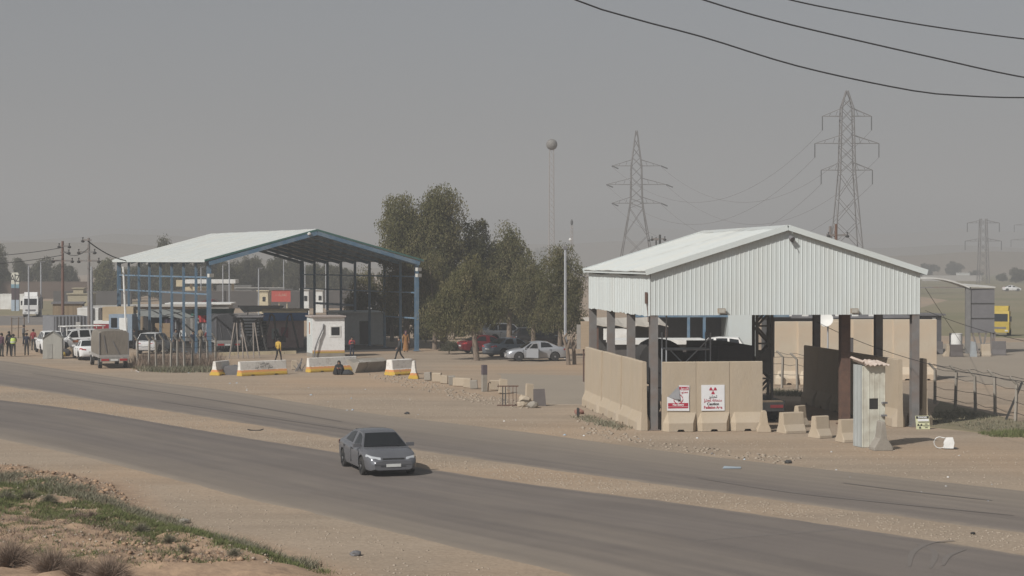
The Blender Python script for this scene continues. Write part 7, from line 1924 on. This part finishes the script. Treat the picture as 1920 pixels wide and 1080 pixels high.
for x, y, r, lb_, m_ in ((22,1062,0.85,'largest brown dry shrub at the bottom left corner',DRY),(98,1074,0.72,'brown dry shrub second from the bottom left corner',DRY),(148,1082,0.62,'low brown dry shrub in the bottom row, right of the larger ones',DRY),(205,1084,0.7,'round brown dry shrub farthest right in the bottom row',DRY),
    (12,938,0.42,'grey brown shrub at the left edge above the green strip',SAGE),(55,935,0.42,'grey green shrub mound above the green strip near the left edge',SAGE),(92,945,0.36,'dark grey green shrub beside the mound above the green strip',SAGE),(150,975,0.36,'brown shrub on the bank edge above the green strip middle',DRY),(172,980,0.28,'small brown shrub touching the one on the bank edge',DRY),
    (265,998,0.34,'dark green shrub on the lower bank edge',SAGE),(318,1020,0.3,'low dark shrub toward the right end of the bank edge',SAGE),(228,988,0.26,'little grey shrub between bank edge shrubs',SAGE),(345,1040,0.26,'low sage shrub near the tip of the green strip',SAGE),(440,1048,0.26,'sage shrub at the right tip of the green strip',SAGE)):
    shrub(x, y, r, lb_, m_, 3800 if r > 0.6 else 1500 if r > 0.3 else 900, gs)
bankstones = gpts([(-60,875),(60,885),(200,905),(260,955),(330,1000),(600,1080),(-60,1100)], 1500)
scatter_np('stones', bankstones, 0.035, GRAVEL)
clods = gpts([(-60,890),(60,893),(215,915),(255,960),(320,1000),(260,995),(150,950),(-60,915)], 420)
scatter_np('clods', clods, 0.075, leaf_mat('soil_clods', [(0.30,0.20,0.13),(0.38,0.26,0.17),(0.22,0.145,0.10)], 0.95))
blades('dry_grass', gpts([(-60,985),(150,1000),(330,1040),(470,1080),(300,1100),(-60,1100)], 1300, patchy(1.1,0.0)), 0.10, 0.008, DRY, 0.9, 6, 0.12)
blades('dry_grass', gpts([(-60,885),(200,905),(300,985),(420,1020),(330,1000),(100,930),(-60,920)], 350, patchy(1.1,0.1)), 0.09, 0.008, DRY, 0.9, 5, 0.12)
clods2 = gpts([(200,1020),(330,1040),(480,1085),(300,1100),(150,1080)], 300)
scatter_np('clods', clods2, 0.07, MATS['soil_clods'])
# small things on the road and verge
for x, y, r, m_, lb_, nm in ((667,1041,0.15,M_SHADEMETAL,'flat grey stone on the near verge at the bottom','rock'),(345,980,0.16,M_CONC2,'pale crumpled lump on the near verge','rock'),(1824,1001,0.07,M_BLACK,'small black lump on the dirt strip between the roads','rock'),
    (763,776,0.13,M_DARK,'dark lump on the far roadside dirt','rock'),(1478,868,0.14,M_DARK,'dark rubble piece at the far road edge below the barriers','rock')):
    rock(G(x,y), r, lb_, m_, nm, 0.5)
mb = MB(); mb.path([(-0.35,0,0.05),(-0.2,0.02,0.01),(0,0.03,0.0),(0.2,0.02,0.01),(0.35,0,0.06)],0.025,5); tag(mb.obj('tyre_scrap', M_BLACK, loc=G(479,807)), 'curved black tyre scrap on the dirt strip between the roads', 'tyre scrap')
mb = MB(); mb.slab([(-0.35,0,0.01),(0.3,0.02,0.01),(0.35,0.3,0.03),(-0.25,0.28,0.06)],(0,0,0.01)); tag(mb.obj('plastic_bag', mat('bag_blue',(0.33,0.38,0.42),0.5), loc=G(1373,879,0.02)), 'pale blue plastic bag lying on the far road', 'plastic bag')
